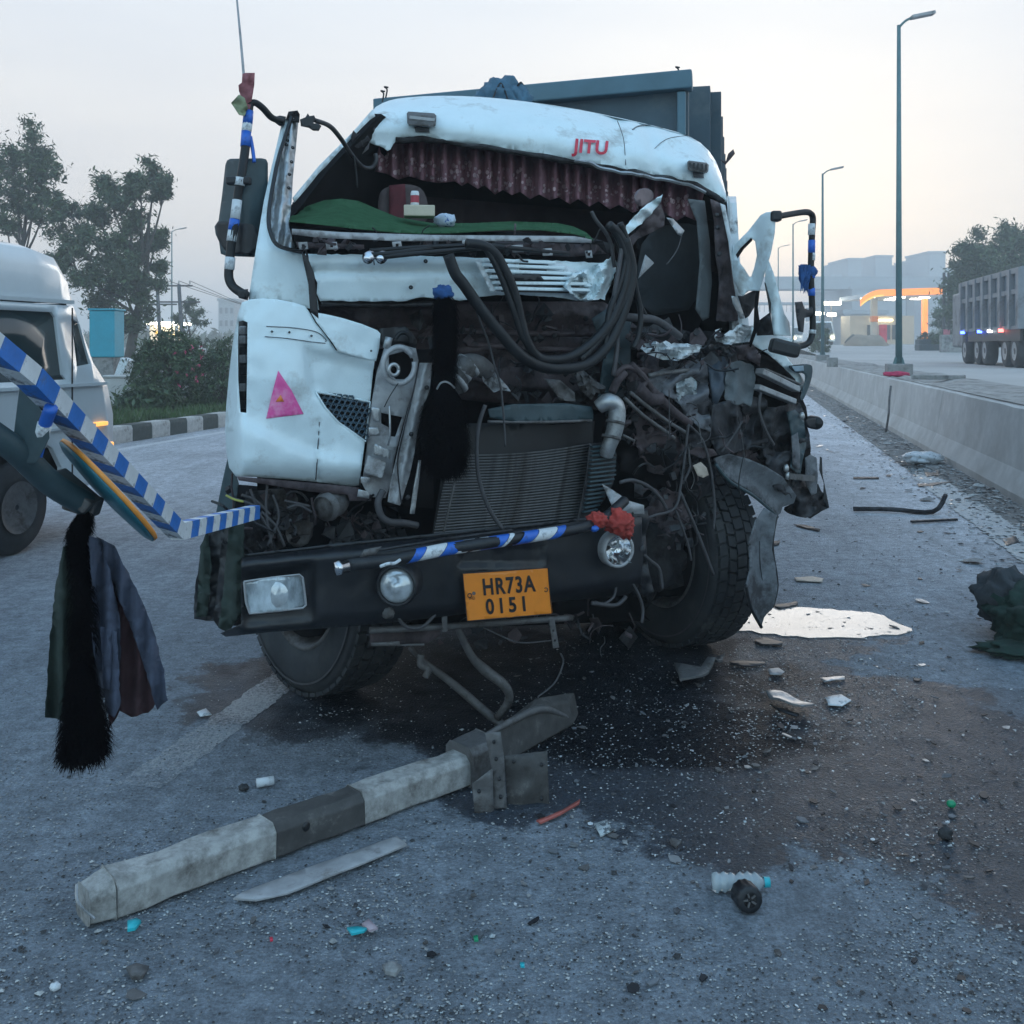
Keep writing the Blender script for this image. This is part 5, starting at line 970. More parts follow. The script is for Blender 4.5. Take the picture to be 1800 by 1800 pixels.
# ---- striped guard tube across the bumper
gt = [(612, 994, -.22), (700, 982, -.22), (780, 966, -.22), (880, 951, -.22), (985, 935, -.21), (1040, 922, -.20), (1066, 908, -.17), (1098, 880, -.12)]
mb = MB(); mb.tube(TT(gt), .0215, 14); gtube = part('guard_tube', mb, M['blackp'], bp_)
mb = MB(); a, b = T(588, 1000, -.22), T(612, 994, -.22); mb.tube([a, a.lerp(b, .3), a.lerp(b, .45), a.lerp(b, .5), b], [.024, .027, .027, .020, .024], 14, curve=False); part('chrome_end_cap', mb, M['chrome'], gtube)
def gpt(px): return T(px, interp([(612, 994), (700, 982), (780, 966), (880, 951), (985, 935), (1040, 922)], px), -.22)
def spiral(px0, px1, m, skew=10):
    mb = MB(); n = 14; vs = []; k = 8
    for j in range(k+1):
        for i in range(n):
            a = 2*PI*i/n; x = px0+(px1-px0)*j/k+skew*math.sin(a); p = gpt(x); d = (gpt(x+4)-gpt(x-4)).normalized(); u = d.cross(Vector((0, 1, 0))).normalized(); v = d.cross(u); vs.append(p+(u*math.sin(a)+v*math.cos(a))*.0228)
    mb.add(vs, [(j*n+i, j*n+(i+1) % n, (j+1)*n+(i+1) % n, (j+1)*n+i) for j in range(k) for i in range(n)], smooth=True); part('tape_band', mb, M[m], gtube)
for x0_, x1_, m in ((722, 740, 'blue'), (741, 776, 'wtape'), (777, 806, 'blue'), (806, 826, 'wtape'), (835, 850, 'wtape'), (851, 885, 'blue'), (886, 893, 'wtape'), (910, 935, 'blue'), (936, 968, 'wtape'), (969, 984, 'blue')): spiral(x0_, x1_, m)
tub('torn_tape', [(668, 996, -.24), (682, 991, -.25), (694, 990, -.25), (703, 984, -.24)], .006, M['wtape'], gtube)
for a, b in (((640, 985, -.12), (1040, 915, -.12)), ((660, 968, -.08), (900, 932, -.1))): tub('loose_rod', [a, ((a[0]+b[0])/2, (a[1]+b[1])/2-2, -.11), b], .006, M['darkmetal'], gtube)
pan('guard_bracket', [(640, 966), (672, 960), (660, 975), (632, 980)], -.17, M['steel'], gtube, step=8)
# ---- lamps hidden above bumper left: clutter of brackets
pan('lamp_bracket', R6([(230, 30), (330, 25), (345, 90), (330, 140), (350, 270), (225, 285), (215, 180)]), .14, M['darkmetal'], step=10, amp=.08, freq=.04, thick=.03)
pan('steering_box', smoothpoly(R6([(395, 95), (480, 80), (500, 140), (490, 230), (430, 260), (385, 220), (390, 150)]), 1), .22, M['steel'], step=9, amp=.08, freq=.03, thick=.1)
pan('air_canister', smoothpoly(R6([(290, 20), (420, 20), (440, 70), (420, 120), (330, 120), (290, 80)]), 1), .2, M['steel'], step=8, amp=.05, freq=.05, thick=.12)
mb = MB(); mb.lathe([(.001, 0), (.05, .0), (.052, .02), (.052, .07), (.04, .1)], T(570, 893, .04), (.5, 1, .2), 20); part('horn_cup', mb, M['steel'])
mb = MB(); mb.lathe([(.044, -.005), (.05, .0), (.055, .02)], T(570, 893, .03), (.5, 1, .2), 20); part('horn_rim', mb, M['steel'])
for pts in ([(500, 880), (520, 884), (545, 890)], [(505, 893), (525, 888), (548, 900)], [(440, 860), (455, 900), (480, 940)], [(425, 870), (450, 880), (475, 905)], [(470, 850), (468, 900), (478, 960)], [(405, 875), (430, 882), (450, 890)], [(460, 900), (485, 925), (500, 960)], [(480, 870), (490, 910), (470, 960)]):
    tub('wire', [(a, b, .06) for a, b in pts], .005, M['hosegrey'])
tub('yellow_wire', [(398, 871, .05), (412, 878, .04), (428, 882, .05)], .004, mat('yellow_wire', (.3, .3, .06), .6))
# wheel well backing
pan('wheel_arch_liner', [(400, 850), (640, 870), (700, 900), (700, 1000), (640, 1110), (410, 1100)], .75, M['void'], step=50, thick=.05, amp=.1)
# ---- headlight carrier frame (bare grey metal)
def R7(pts): return [(620+x/4.5, 560+y/4.5) for x, y in pts]
pan('carrier_plate', R7([(250, 230), (380, 205), (500, 235), (520, 330), (500, 500), (430, 720), (380, 900), (330, 1100), (300, 1300), (260, 1420), (130, 1410), (70, 1300), (90, 1180), (110, 1020), (120, 900), (150, 660), (190, 420), (240, 260)]), .06, M['galv'], step=8, thick=.012, amp=.02, freq=.03, holes=[R7([(285, 290), (400, 260), (480, 320), (470, 420), (420, 480), (340, 480), (290, 420)]), R7([(225, 745), (390, 780), (335, 935), (300, 930), (285, 860), (225, 830)])])
rail = pan('carrier_rail', R7([(530, 350), (630, 350), (610, 560), (560, 700), (510, 900), (490, 1060), (450, 1240), (375, 1480), (275, 1450), (300, 1280), (340, 1120), (375, 960), (420, 780), (470, 600)]), lambda x, y: -.02+.018*math.cos((x-740+(y-640)*.22)*.32), M['galv'], step=6, thick=.012, amp=.012, freq=.03)
mb = MB(); mb.tube([T(*q, -.035) for q in R7([(520, 380), (470, 620), (400, 900), (355, 1150), (385, 1460)])], .003, 4); part('fold_line', mb, M['darkmetal'], rail)
for q in ((462, 915), (435, 1415), (585, 545)): c = R7([q])[0]; mb = MB(); mb.lathe([(.001, 0), (.0085, 0), (.0085, .01)], T(c[0], c[1], -.04), (0, 1, 0), 12); part('bolt_hole', mb, M['black'], rail)
pan('carrier_strip', R7([(520, 1120), (542, 1120), (518, 1340), (490, 1545), (450, 1545), (478, 1350)]), .0, M['silver'], step=7, thick=.012)
pan('flat_connector', R7([(175, 990), (300, 1040), (295, 1110), (165, 1075)]), -.04, M['silver'], step=7, thick=.04)
pan('relay_box', R7([(120, 1080), (265, 1130), (235, 1265), (85, 1220)]), -.01, M['galv'], step=7, thick=.06, amp=.01)
pan('latch_plate', R7([(150, 700), (225, 705), (215, 820), (160, 810)]), -.02, M['silver'], step=7, thick=.03)
pan('latch_plate', R7([(125, 860), (200, 860), (215, 925), (130, 930)]), -.02, M['silver'], step=7, thick=.03)
pan('latch_plate', R7([(65, 1250), (135, 1255), (130, 1300), (60, 1300)]), -.03, M['silver'], step=7, thick=.04)
pan('latch_plate', R7([(45, 1350), (135, 1370), (130, 1425), (35, 1410)]), -.03, M['silver'], step=7, thick=.04)
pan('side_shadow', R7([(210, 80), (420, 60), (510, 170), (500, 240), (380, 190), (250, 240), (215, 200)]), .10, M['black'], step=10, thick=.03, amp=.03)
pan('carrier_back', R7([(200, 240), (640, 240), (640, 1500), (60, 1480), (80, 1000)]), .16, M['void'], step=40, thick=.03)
def ring(cx, cy, r, o, rt, m, a0=0, a1=2*PI, par=None, nm='ring_hose'):
    pts = []
    for k in range(25): a = a0+(a1-a0)*k/24; c = R7([(cx+r*math.cos(a), cy+r*1.15*math.sin(a))])[0]; pts.append(T(c[0], c[1], o))
    mb = MB(); mb.tube(pts, rt, 8, curve=False); part(nm, mb, m, par)
ring(365, 370, 125, -.03, .011, M['galv'], -.2, 2*PI-.5); ring(325, 405, 38, -.06, .007, M['silver']); ring(400, 180, 60, .05, .008, M['hose'], -2.9, .2)
tub('curved_hose', [(*R7([(240, 1360)])[0], -.02), (*R7([(200, 1450)])[0], -.03), (*R7([(225, 1560)])[0], -.03), (*R7([(300, 1610)])[0], -.02), (*R7([(400, 1615)])[0], .0), (*R7([(510, 1635)])[0], .02)], .013, M['hosegrey'])
tub('thin_wire', [(*R7([(360, 510)])[0], -.04), (*R7([(290, 620)])[0], -.04), (*R7([(250, 700)])[0], -.03)], .002, M['hose'])
tub('thin_wire', [(*R7([(290, 690)])[0], -.04), (*R7([(295, 900)])[0], -.05), (*R7([(280, 1000)])[0], -.03)], .004, M['silver'])
mb = MB(); c = R7([(275, 190)])[0]; mb.tube([T(c[0]+3, c[1]-9, -.02), T(c[0]-2, c[1]+10, -.02)], .014, 10, curve=False); part('white_plug', mb, M['silver'])
# ---- firewall
fw = pan('firewall', [(548, 530), (1060, 530), (1110, 560), (1100, 700), (1050, 720), (850, 706), (780, 700), (640, 640), (600, 590)], lambda x, y: .38+.03*math.sin(y*.10)+.02*math.sin(y*.31+x*.01), M['brown'], step=10, amp=.05, freq=.014)
for (x0_, y0_, x1_, y1_) in ((700, 575, 1040, 588), (820, 605, 1050, 615), (690, 640, 1030, 652)): tub('pressed_rib', [(x0_, y0_, .33), ((x0_+x1_)/2, (y0_+y1_)/2+3, .32), (x1_, y1_, .33)], .012, M['brown'], fw)
for px, py in ((957, 577), (975, 590), (940, 596), (1030, 560), (895, 657)): mb = MB(); mb.lathe([(.001, 0), (.012, 0), (.012, .02)], T(px, py, .29), (0, 1, 0), 10); part('hole_plug', mb, M['black'], fw)
pan('lower_crossmember', [(600, 545), (760, 540), (770, 600), (700, 590), (640, 570)], .30, M['brown'], step=10, amp=.06, freq=.03)
pan('steering_column_cover', [(1040, 560), (1085, 530), (1110, 560), (1108, 640), (1090, 700), (1050, 700), (1062, 620)], .18, M['tealdark'], step=12, amp=.04)
pan('bent_flap', [(1008, 572), (1035, 567), (1036, 588), (1012, 590)], .24, M['brown'], step=6, amp=.05, freq=.06)
pan('cross_rail', [(780, 640), (1010, 650), (1050, 668), (1040, 690), (900, 680), (780, 662)], .27, M['brown'], step=10, amp=.03, thick=.06)
pan('torn_bracket', [(955, 665), (985, 668), (1010, 690), (1012, 706), (985, 704)], .12, M['steel'], step=6, amp=.05, freq=.05)
# ---- radiator pack
rq = [(790, 800), (1037, 781), (1017, 918), (762, 942)]
def rqm(u, v): a = quadmap(rq, 0)(u, v); return a[0], a[1]-7*math.sin(u*PI)*(v-.5)+4*math.sin(PI*u)
rad = pan('radiator', [(786, 745), (1046, 740), (1040, 800), (1020, 925), (758, 950), (772, 860)], .18, M['black'], step=16, thick=.14)
for i in range(28):
    v = i/27; mb = MB(); mb.tube([T(*rqm(u, v), .145+.01*math.sin(u*7+v*3)) for u in [k/9 for k in range(10)]], .0042, 4, curve=False); part('fin', mb, M['steel'], rad)
pan('top_tank', smoothpoly([(856, 711), (1040, 708), (1044, 736), (1040, 740), (862, 742)], 1), .05, M['tealdark'], rad, step=9, thick=.09, amp=.01)
tub('top_tank_lip', [(858, 741, .04), (950, 742, .04), (1040, 739, .04)], .006, M['steel'], rad)
st_ = pan('side_tank', [(1036, 780), (1078, 776), (1084, 800), (1078, 850), (1062, 880), (1036, 912), (1018, 920), (1028, 850)], .06, M['darkmetal'], rad, step=10, thick=.1)
for i in range(16): y = 784+i*7.6; x0_ = interp([(780, 1040), (850, 1034), (912, 1022)], y); x1_ = interp([(780, 1080), (840, 1081), (905, 1045)], y); mb = MB(); mb.bar(T(x0_, y+2, .045), T(x1_, y-3, .045), .018, .008); part('tank_rib', mb, M['tealdark'], st_, bevel=.002)
tub('radiator_edge', [(1040, 785, .12), (1030, 850, .12), (1015, 918, .12)], .006, M['steel'], rad)
tub('radiator_edge', [(800, 845, .10), (790, 890, .10), (780, 935, .10)], .005, M['steel'], rad)
icp = MB(); icp.tube(TT([(1052, 716, .02), (1068, 706, -.02), (1082, 714, -.03), (1084, 735, -.03), (1079, 760, -.02), (1070, 785, .0), (1066, 800, .02)]), [.030, .036, .038, .038, .036, .032, .030], 16); icp_ = part('coolant_elbow', icp, M['silver'])
for a, b in (((1084, 742), (1072, 742)), ((1077, 768), (1066, 768))):
    mb = MB(); mb.tube(TT([(a[0]-2, a[1]-2, -.03), (a[0]-3, a[1]+3, -.03)]), .041, 16, curve=False); part('hose_clamp', mb, M['steel'], icp_)
mb = MB(); mb.tube(TT([(800, 680, .05), (803, 660, .02), (818, 645, .0), (838, 642, .02), (856, 652, .06)]), [.05, .052, .05, .042, .035], 16); bl = part('bellows_hose', mb, M['steel'])
for (x, y) in ((800, 672), (806, 655), (820, 645)): mb = MB(); mb.tube(TT([(x, y, .01), (x+5, y-5, .01)]), .055, 14, curve=False); part('bellows_ring', mb, M['galv'], bl)
pan('cast_bracket', [(840, 645), (858, 642), (875, 660), (893, 680), (898, 688), (880, 686), (868, 690), (850, 672)], -.02, M['galv'], step=6, amp=.02, freq=.09, ridge=.08, rf=.03, thick=.02, smooth=False)
pan('cast_bracket', [(1005, 655), (1025, 650), (1045, 668), (1065, 680), (1062, 695), (1048, 690), (1040, 704), (1020, 685)], .08, M['steel'], step=6, amp=.02, freq=.09, ridge=.08, rf=.03, thick=.02, smooth=False)
pan('fan_cowl', [(850, 745), (1042, 742), (1036, 784), (800, 800), (840, 770)], .30, M['void'], step=20)
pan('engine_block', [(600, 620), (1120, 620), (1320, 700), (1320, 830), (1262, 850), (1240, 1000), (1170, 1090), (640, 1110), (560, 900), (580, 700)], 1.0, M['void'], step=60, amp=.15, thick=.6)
pan('lower_mount', [(1058, 850), (1075, 860), (1105, 880), (1132, 888), (1133, 908), (1100, 905), (1078, 895)], -.03, M['galv'], step=7, amp=.05, freq=.04, thick=.02)
pan('corner_bracket', [(1112, 900), (1138, 896), (1142, 915), (1135, 940), (1140, 1000), (1150, 1040), (1130, 1050), (1118, 1000), (1110, 940)], -.02, M['blackp'], step=8, amp=.06, freq=.05, thick=.05)
# ---- cables and hoses
for pts, r, m in (
    ([(820, 428), (850, 432), (872, 447), (885, 470), (897, 494), (907, 525), (915, 560), (925, 597), (940, 622), (960, 632), (1002, 627), (1045, 598), (1075, 560), (1098, 500), (1102, 450), (1090, 415), (1070, 395)], .019, 'hose'),
    ([(788, 448), (800, 480), (815, 500), (836, 530), (860, 562), (885, 592), (912, 622), (945, 642), (985, 648), (1030, 640), (1062, 614), (1085, 575), (1104, 520), (1110, 470), (1098, 420)], .023, 'hose'),
    ([(792, 452), (808, 490), (840, 540), (880, 588), (925, 632), (965, 650), (1010, 650), (1046, 632)], .014, 'hose'),
    ([(850, 432), (868, 460), (886, 500), (903, 548), (917, 590), (935, 618)], .012, 'hose'),
    ([(1078, 402), (1096, 440), (1104, 500), (1080, 560), (1050, 600), (1020, 632)], .016, 'hose'),
    ([(1082, 398), (1108, 450), (1116, 500), (1126, 550), (1122, 590), (1112, 612)], .012, 'hose'),
    ([(1090, 392), (1102, 430), (1092, 490), (1072, 545), (1066, 590), (1060, 630)], .013, 'hose'),
    ([(1095, 420), (1088, 470), (1078, 540), (1085, 600), (1078, 660)], .010, 'hosegrey'),
    ([(1072, 392), (1085, 430), (1098, 470), (1118, 520), (1138, 560)], .009, 'hose'),
    ([(1040, 372), (1048, 388), (1062, 405), (1074, 430), (1080, 470)], .008, 'hosegrey'),
    ([(833, 535), (848, 575), (858, 600), (870, 645), (880, 680), (886, 740), (888, 785)], .0045, 'hosegrey'),
    ([(853, 712), (843, 742), (838, 780), (840, 830), (850, 870), (866, 905), (884, 930)], .0085, 'hosegrey'),
    ([(1090, 848), (1112, 844), (1140, 855), (1160, 875), (1172, 895)], .008, 'hosegrey'),
    ([(1084, 555), (1110, 558), (1150, 562), (1180, 580), (1195, 592)], .018, 'hosegrey'),
    ([(1210, 745), (1205, 790), (1197, 850), (1186, 893), (1150, 906), (1135, 912)], .006, 'hosegrey'),
    ([(1212, 748), (1235, 775), (1250, 830), (1256, 890), (1254, 930)], .0065, 'hosegrey'),
    ([(1208, 785), (1213, 820), (1200, 850)], .005, 'hosegrey'),
    ([(1188, 898), (1200, 930), (1210, 960), (1215, 985)], .006, 'hosegrey'),
    ([(1195, 865), (1215, 910), (1235, 960), (1254, 1010)], .008, 'hosegrey'),
    ([(1337, 690), (1334, 720), (1345, 755), (1360, 782)], .008, 'hosegrey'),
    ([(1305, 740), (1290, 765), (1268, 795)], .004, 'hosegrey'),
    ([(1030, 970), (1020, 935), (1019, 975)], .005, 'hosegrey'),
    ([(1088, 985), (1083, 1030), (1078, 1050), (1060, 1062), (1046, 1058)], .006, 'hosegrey'),
    ([(1120, 965), (1142, 985), (1158, 1000), (1164, 1035)], .009, 'hosegrey'),
    ([(1108, 1020), (1122, 1045), (1130, 1070), (1128, 1095)], .007, 'hosegrey'),
    ([(1040, 1060), (1080, 1064), (1095, 1055), (1100, 1048)], .009, 'hosegrey'),
    ([(930, 500), (960, 505), (1030, 512)], .005, 'hosegrey'),
):
    off0 = -.10 if r > .009 and pts[0][1] < 500 else -.02
    tub('cable', [(x, y, off0) for x, y in pts], r, M[m])
# ---- right side: door pillar and open dark cab
def R2(pts): return [(800+x/2.769, 100+y/2.769) for x, y in pts]
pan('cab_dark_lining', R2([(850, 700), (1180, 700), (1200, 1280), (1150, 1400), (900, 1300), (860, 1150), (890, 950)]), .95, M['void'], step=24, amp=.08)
pan('pillar_inner', R2([(1130, 690), (1215, 700), (1240, 900), (1250, 1100), (1235, 1270), (1205, 1285), (1170, 1230), (1190, 1000), (1175, 800)]), .30, mat('grey_lining', (.085, .095, .10), .7, 0, .25, 8, .3), step=10, amp=.03, thick=.02)
pan('pillar_outer', R2([(1240, 690), (1300, 715), (1330, 880), (1355, 1050), (1370, 1200), (1390, 1280), (1330, 1290), (1270, 1285), (1285, 1100), (1265, 950), (1260, 800)]), lambda x, y: .22+.02*math.sin((x-y*.1)*.35), M['brown'], step=7, amp=.05, freq=.03, thick=.02)
pan('pillar_edge', R2([(1290, 712), (1315, 722), (1345, 880), (1372, 1050), (1400, 1200), (1410, 1275), (1385, 1275), (1355, 1100), (1330, 900)]), .16, M['white_dirty'], step=8, amp=.015, thick=.02)
for q in ((1275, 770), (1278, 830), (1287, 960)): c = R2([q])[0]; mb = MB(); mb.lathe([(.001, 0), (.012, 0), (.012, .01)], T(c[0], c[1], .16), (0, 1, 0), 10); part('bolt_hole', mb, M['black'])
def R8(pts): return [(1050+x/4.5, 320+y/4.5) for x, y in pts]
pan('crushed_skin', R8([(1150, 900), (1250, 850), (1280, 880), (1260, 960), (1200, 1060), (1170, 1080), (1110, 900)]), .05, M['darkmetal'], step=7, amp=.05, freq=.06)
pan('bent_strip', R8([(1060, 900), (1095, 905), (1165, 1060), (1160, 1080), (1130, 1080), (1070, 960)]), .02, M['silver'], step=6, thick=.01, amp=.01)
pan('folded_skin', R8([(220, 430), (228, 345), (310, 250), (400, 172), (515, 95), (505, 160), (430, 250), (350, 330), (260, 400)]), lambda x, y: -.02, M['white'], step=5, ridge=.12, rf=.012, ra=-.9, thick=.006, jag=.8)
pan('folded_skin_back', R8([(430, 240), (500, 170), (535, 270), (530, 350), (430, 400), (320, 450), (240, 560), (215, 455), (300, 400)]), .10, M['brown'], step=7, amp=.06, freq=.05)
pan('glass_shard', R8([(378, 572), (450, 640), (322, 765)]), .22, M['galv'], step=8, thick=.004)
pan('bent_hinge', R8([(545, 280), (600, 290), (690, 385), (665, 430), (635, 415)]), .10, M['silver'], step=6, amp=.03, freq=.06, thick=.015)
tub('thin_rod', [(1198, 415, .12), (1190, 440, .12), (1172, 465, .14)], .003, M['hosegrey'])
pan('mirror_glass_disc', smoothpoly(R8([(285, 110), (320, 55), (400, 45), (450, 80), (440, 160), (380, 200), (300, 180)]), 2), .6, mat('dim_round_mirror', (.16, .12, .13), .3, .2, .3, 12, .1), step=8, thick=.02)
# open door frame, bent outwards
DB = lambda px: interp([(1280, 5.1), (1340, 4.9), (1365, 4.85), (1400, 5.0), (1450, 5.15)], px)
dr = pan('door', R8([(1080, 500), (1190, 390), (1290, 262), (1330, 240), (1385, 232), (1412, 262), (1405, 400), (1375, 560), (1320, 740), (1285, 860), (1200, 860), (1150, 900), (1120, 880), (1075, 760), (1060, 600)]), lambda x, y: .02*math.sin(x*.11), M['white'], base=DB, step=7, thick=.035, amp=.015, holes=[R8([(1088, 585), (1130, 525), (1215, 442), (1248, 470), (1262, 580), (1240, 680), (1212, 762), (1160, 680)])])
pan('door_inner_edge', R8([(1088, 560), (1130, 500), (1215, 430), (1228, 440), (1225, 465), (1160, 530), (1110, 605)]), .02, M['brown'], dr, base=DB, step=7, thick=.03)
pan('door_rear_frame', R8([(1330, 650), (1352, 610), (1395, 720), (1440, 890), (1480, 1040), (1520, 1110), (1530, 1215), (1390, 1215), (1375, 1040), (1365, 960), (1325, 810)]), .12, M['white'], dr, base=DB, step=8, thick=.04, amp=.01)
pan('door_seal', R8([(1320, 790), (1332, 800), (1375, 960), (1372, 1050), (1290, 1110), (1278, 1095), (1360, 1035), (1352, 960)]), .05, M['black'], dr, base=DB, step=8, thick=.02)
pan('door_lower', R8([(1255, 1170), (1300, 1080), (1370, 1040), (1395, 1210), (1260, 1215)]), .05, M['darkmetal'], dr, base=DB, step=8, amp=.04, freq=.05)
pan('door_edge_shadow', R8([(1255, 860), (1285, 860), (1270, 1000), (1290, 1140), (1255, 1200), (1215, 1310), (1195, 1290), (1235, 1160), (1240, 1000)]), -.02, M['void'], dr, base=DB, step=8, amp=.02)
# right mirror bracket
def R8d(pts, o=0): return [P(1050+x/4.5, 320+y/4.5, DB(1050+x/4.5)+o) for x, y in pts]
mbk = MB(); mbk.tube(R8d([(1405, 275), (1440, 270), (1540, 252), (1640, 238), (1685, 248), (1705, 290), (1698, 420), (1690, 640), (1692, 800), (1700, 1000), (1704, 1150), (1690, 1240), (1650, 1285), (1580, 1300), (1500, 1302), (1450, 1318)]), .0155, 10); rm = part('mirror_bracket', mbk, M['hose'])
for a, b, m in ((460, 560, 'blue'), (560, 620, 'wtape'), (700, 760, 'blue'), (840, 900, 'blue'), (1170, 1200, 'wtape'), (330, 420, 'wtape')): mb = MB(); mb.tube(R8d([(1696 if a < 900 else 1703, a), (1694 if a < 900 else 1701, b)]), .0175, 10, curve=False); part('tape_wrap', mb, M[m], rm)
mb = MB(); mb.box(R8d([(1410, 272)])[0], (.05, .06, .05)); part('bracket_clamp', mb, M['blackp'], rm, bevel=.01)
mb = MB(); mb.box(R8d([(1480, 1312)])[0], (.14, .08, .07), Matrix.Rotation(.25, 3, 'Y')); part('bracket_clamp', mb, M['blackp'], rm, bevel=.015)
mb = MB(); fill(mb, R8([(1562, 950), (1620, 945), (1640, 1000), (1670, 1010), (1690, 985), (1715, 1000), (1712, 1060), (1640, 1075), (1630, 1190), (1590, 1180), (1572, 1060)]), lambda x, y: P(x, y, DB(x)-.02), lambda x, y: P(x, y, DB(x)+.06), 8); part('mirror', mb, M['blackp'], rm)
mb = MB(); fill(mb, [(1266, 281), (1276, 283), (1280, 270), (1289, 262), (1292, 270), (1284, 280), (1275, 290)], lambda x, y: P(x, y, 6.2), lambda x, y: P(x, y, 6.23), 5); part('side_marker_stalk', mb, M['brown'])
tub('rear_aerial', [(1288, 370, .6), (1289, 400, .6), (1290, 440, .6)], .007, M['brown'])
# ---- right front: the crushed mass
def R9(pts): return [(1060+x/4.5, 560+y/4.5) for x, y in pts]
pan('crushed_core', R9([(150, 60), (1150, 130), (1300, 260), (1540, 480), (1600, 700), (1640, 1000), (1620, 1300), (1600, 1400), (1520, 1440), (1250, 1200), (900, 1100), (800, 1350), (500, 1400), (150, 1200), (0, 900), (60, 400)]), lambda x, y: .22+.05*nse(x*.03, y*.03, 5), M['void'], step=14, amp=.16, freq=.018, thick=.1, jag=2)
pan('crumpled_bonnet', R9([(270, 210), (360, 190), (370, 170), (440, 190), (500, 180), (545, 205), (570, 190), (740, 205), (790, 220), (755, 260), (700, 285), (640, 320), (570, 335), (480, 325), (400, 300), (330, 265)]), lambda x, y: -.10, M['white_dirty'], step=5, amp=.02, freq=.02, ridge=.14, rf=.016, ra=1.2, thick=.008, jag=1.5, smooth=False)
pan('torn_edge', R9([(190, 120), (290, 110), (350, 160), (360, 185), (320, 200), (420, 300), (370, 300), (260, 225), (170, 150)]), .02, M['brown'], step=6, amp=.1, freq=.06, smooth=False)
pan('crumpled_skin', R9([(885, 90), (920, 80), (945, 150), (980, 110), (1100, 40), (1180, 60), (1170, 190), (1060, 190), (1010, 210), (960, 200), (890, 180)]), -.06, M['white_dirty'], step=5, amp=.02, freq=.02, ridge=.14, rf=.016, ra=.9, thick=.008, jag=1.5, smooth=False)
pan('torn_filler', R9([(740, 225), (860, 200), (1000, 225), (1030, 300), (920, 245), (800, 270)]), -.04, M['black'], step=5, amp=.08, freq=.08, jag=1.5)
pan('crushed_sheet', R9([(330, 450), (470, 400), (640, 350), (820, 300), (830, 420), (840, 700), (860, 900), (760, 860), (640, 760), (620, 690), (560, 640), (400, 560)]), lambda x, y: -.06, mat('dull_torn_sheet', (.12, .125, .14), .6, .1, .4, 9, .5, (.035, .033, .035), 6, .5, .65), step=6, amp=.02, ridge=.12, rf=.010, ra=1.3, thick=.01, jag=1)
pan('crushed_sheet', R9([(820, 290), (960, 300), (1010, 400), (960, 560), (900, 690), (870, 700), (840, 480)]), -.0, mat('slate_sheet', (.045, .062, .085), .6, .1, .3, 10, .3), step=6, amp=.02, ridge=.12, rf=.012, ra=.1, thick=.01)
pan('square_cover', R9([(975, 360), (1080, 330), (1190, 370), (1210, 480), (1170, 700), (1110, 670), (1060, 690), (960, 640), (965, 500)]), -.02, mat('grey_cover', (.10, .115, .125), .7, 0, .35, 8, .4), step=6, amp=.02, freq=.03, ridge=.06, rf=.012, ra=.2, thick=.02, jag=.8)
pan('upper_fold', R9([(1040, 215), (1180, 200), (1250, 290), (1240, 380), (1180, 340), (1060, 320)]), -.03, M['brown'], step=6, amp=.1, freq=.05, thick=.01)
pan('foil_patch', R9([(580, 500), (700, 460), (735, 480), (745, 640), (680, 655), (610, 685), (575, 600)]), -.02, mat('crumpled_foil', (.26, .29, .30), .5, .2, .25, 16, .4), step=5, amp=.0, freq=.08, ridge=.05, rf=.03, ra=.3, thick=.006, jag=1.2, smooth=False)
pan('brown_panel', R9([(850, 730), (1040, 720), (1150, 760), (1200, 900), (1180, 1050), (1250, 1150), (900, 1060), (860, 900)]), .10, M['brown'], step=7, amp=.03, freq=.02, ridge=.12, rf=.008, ra=.7, thick=.01)
# white outer wing with the exposed steps
pan('wing_skin', R9([(1175, 60), (1240, 120), (1330, 110), (1500, 165), (1480, 230), (1440, 290), (1530, 400), (1585, 480), (1590, 560), (1560, 580), (1520, 480), (1420, 380), (1300, 275), (1200, 220), (1170, 190)]), lambda x, y: .02+.0006*max(0, x-1340), M['white'], step=6, amp=.03, freq=.03, thick=.012)
pan('step_well', R9([(1240, 270), (1330, 310), (1450, 400), (1530, 490), (1560, 590), (1540, 680), (1480, 650), (1240, 560), (1180, 480), (1210, 400)]), .12, M['void'], step=10, thick=.05)
for i, (a, b, ww) in enumerate((((1235, 415), (1530, 560), .05), ((1210, 540), (1500, 655), .045), ((1260, 400), (1540, 520), .02))):
    p_, q_ = R9([a])[0], R9([b])[0]; mb = MB(); mb.bar(T(*p_, -.0), T(*q_, .0), .05, ww*.6); part('step_tread', mb, M['galv' if i < 2 else 'steel'], bevel=.005)
pan('wing_hook', smoothpoly(R9([(1455, 375), (1520, 365), (1600, 358), (1650, 365), (1660, 400), (1650, 480), (1610, 590), (1580, 650), (1555, 640), (1580, 540), (1600, 470), (1590, 430), (1520, 432)]), 1), -.01, M['tealdark'], step=6, thick=.06)
pan('wing_hook_face', R9([(1490, 378), (1585, 372), (1590, 415), (1520, 420)]), -.03, mat('pale_blue_plastic', (.22, .30, .36), .5), step=6, thick=.02)
pan('round_stub', smoothpoly(R9([(1600, 790), (1690, 785), (1728, 800), (1728, 850), (1690, 862), (1610, 865)]), 1), .03, M['blackp'], step=6, thick=.09)
mb = MB(); c = T(*R9([(1700, 828)])[0], .02); mb.lathe([(.001, -.005), (.03, 0), (.036, .02), (.036, .09)], c, (-.1, 1, 0), 18); part('round_stub_cap', mb, M['hose'])
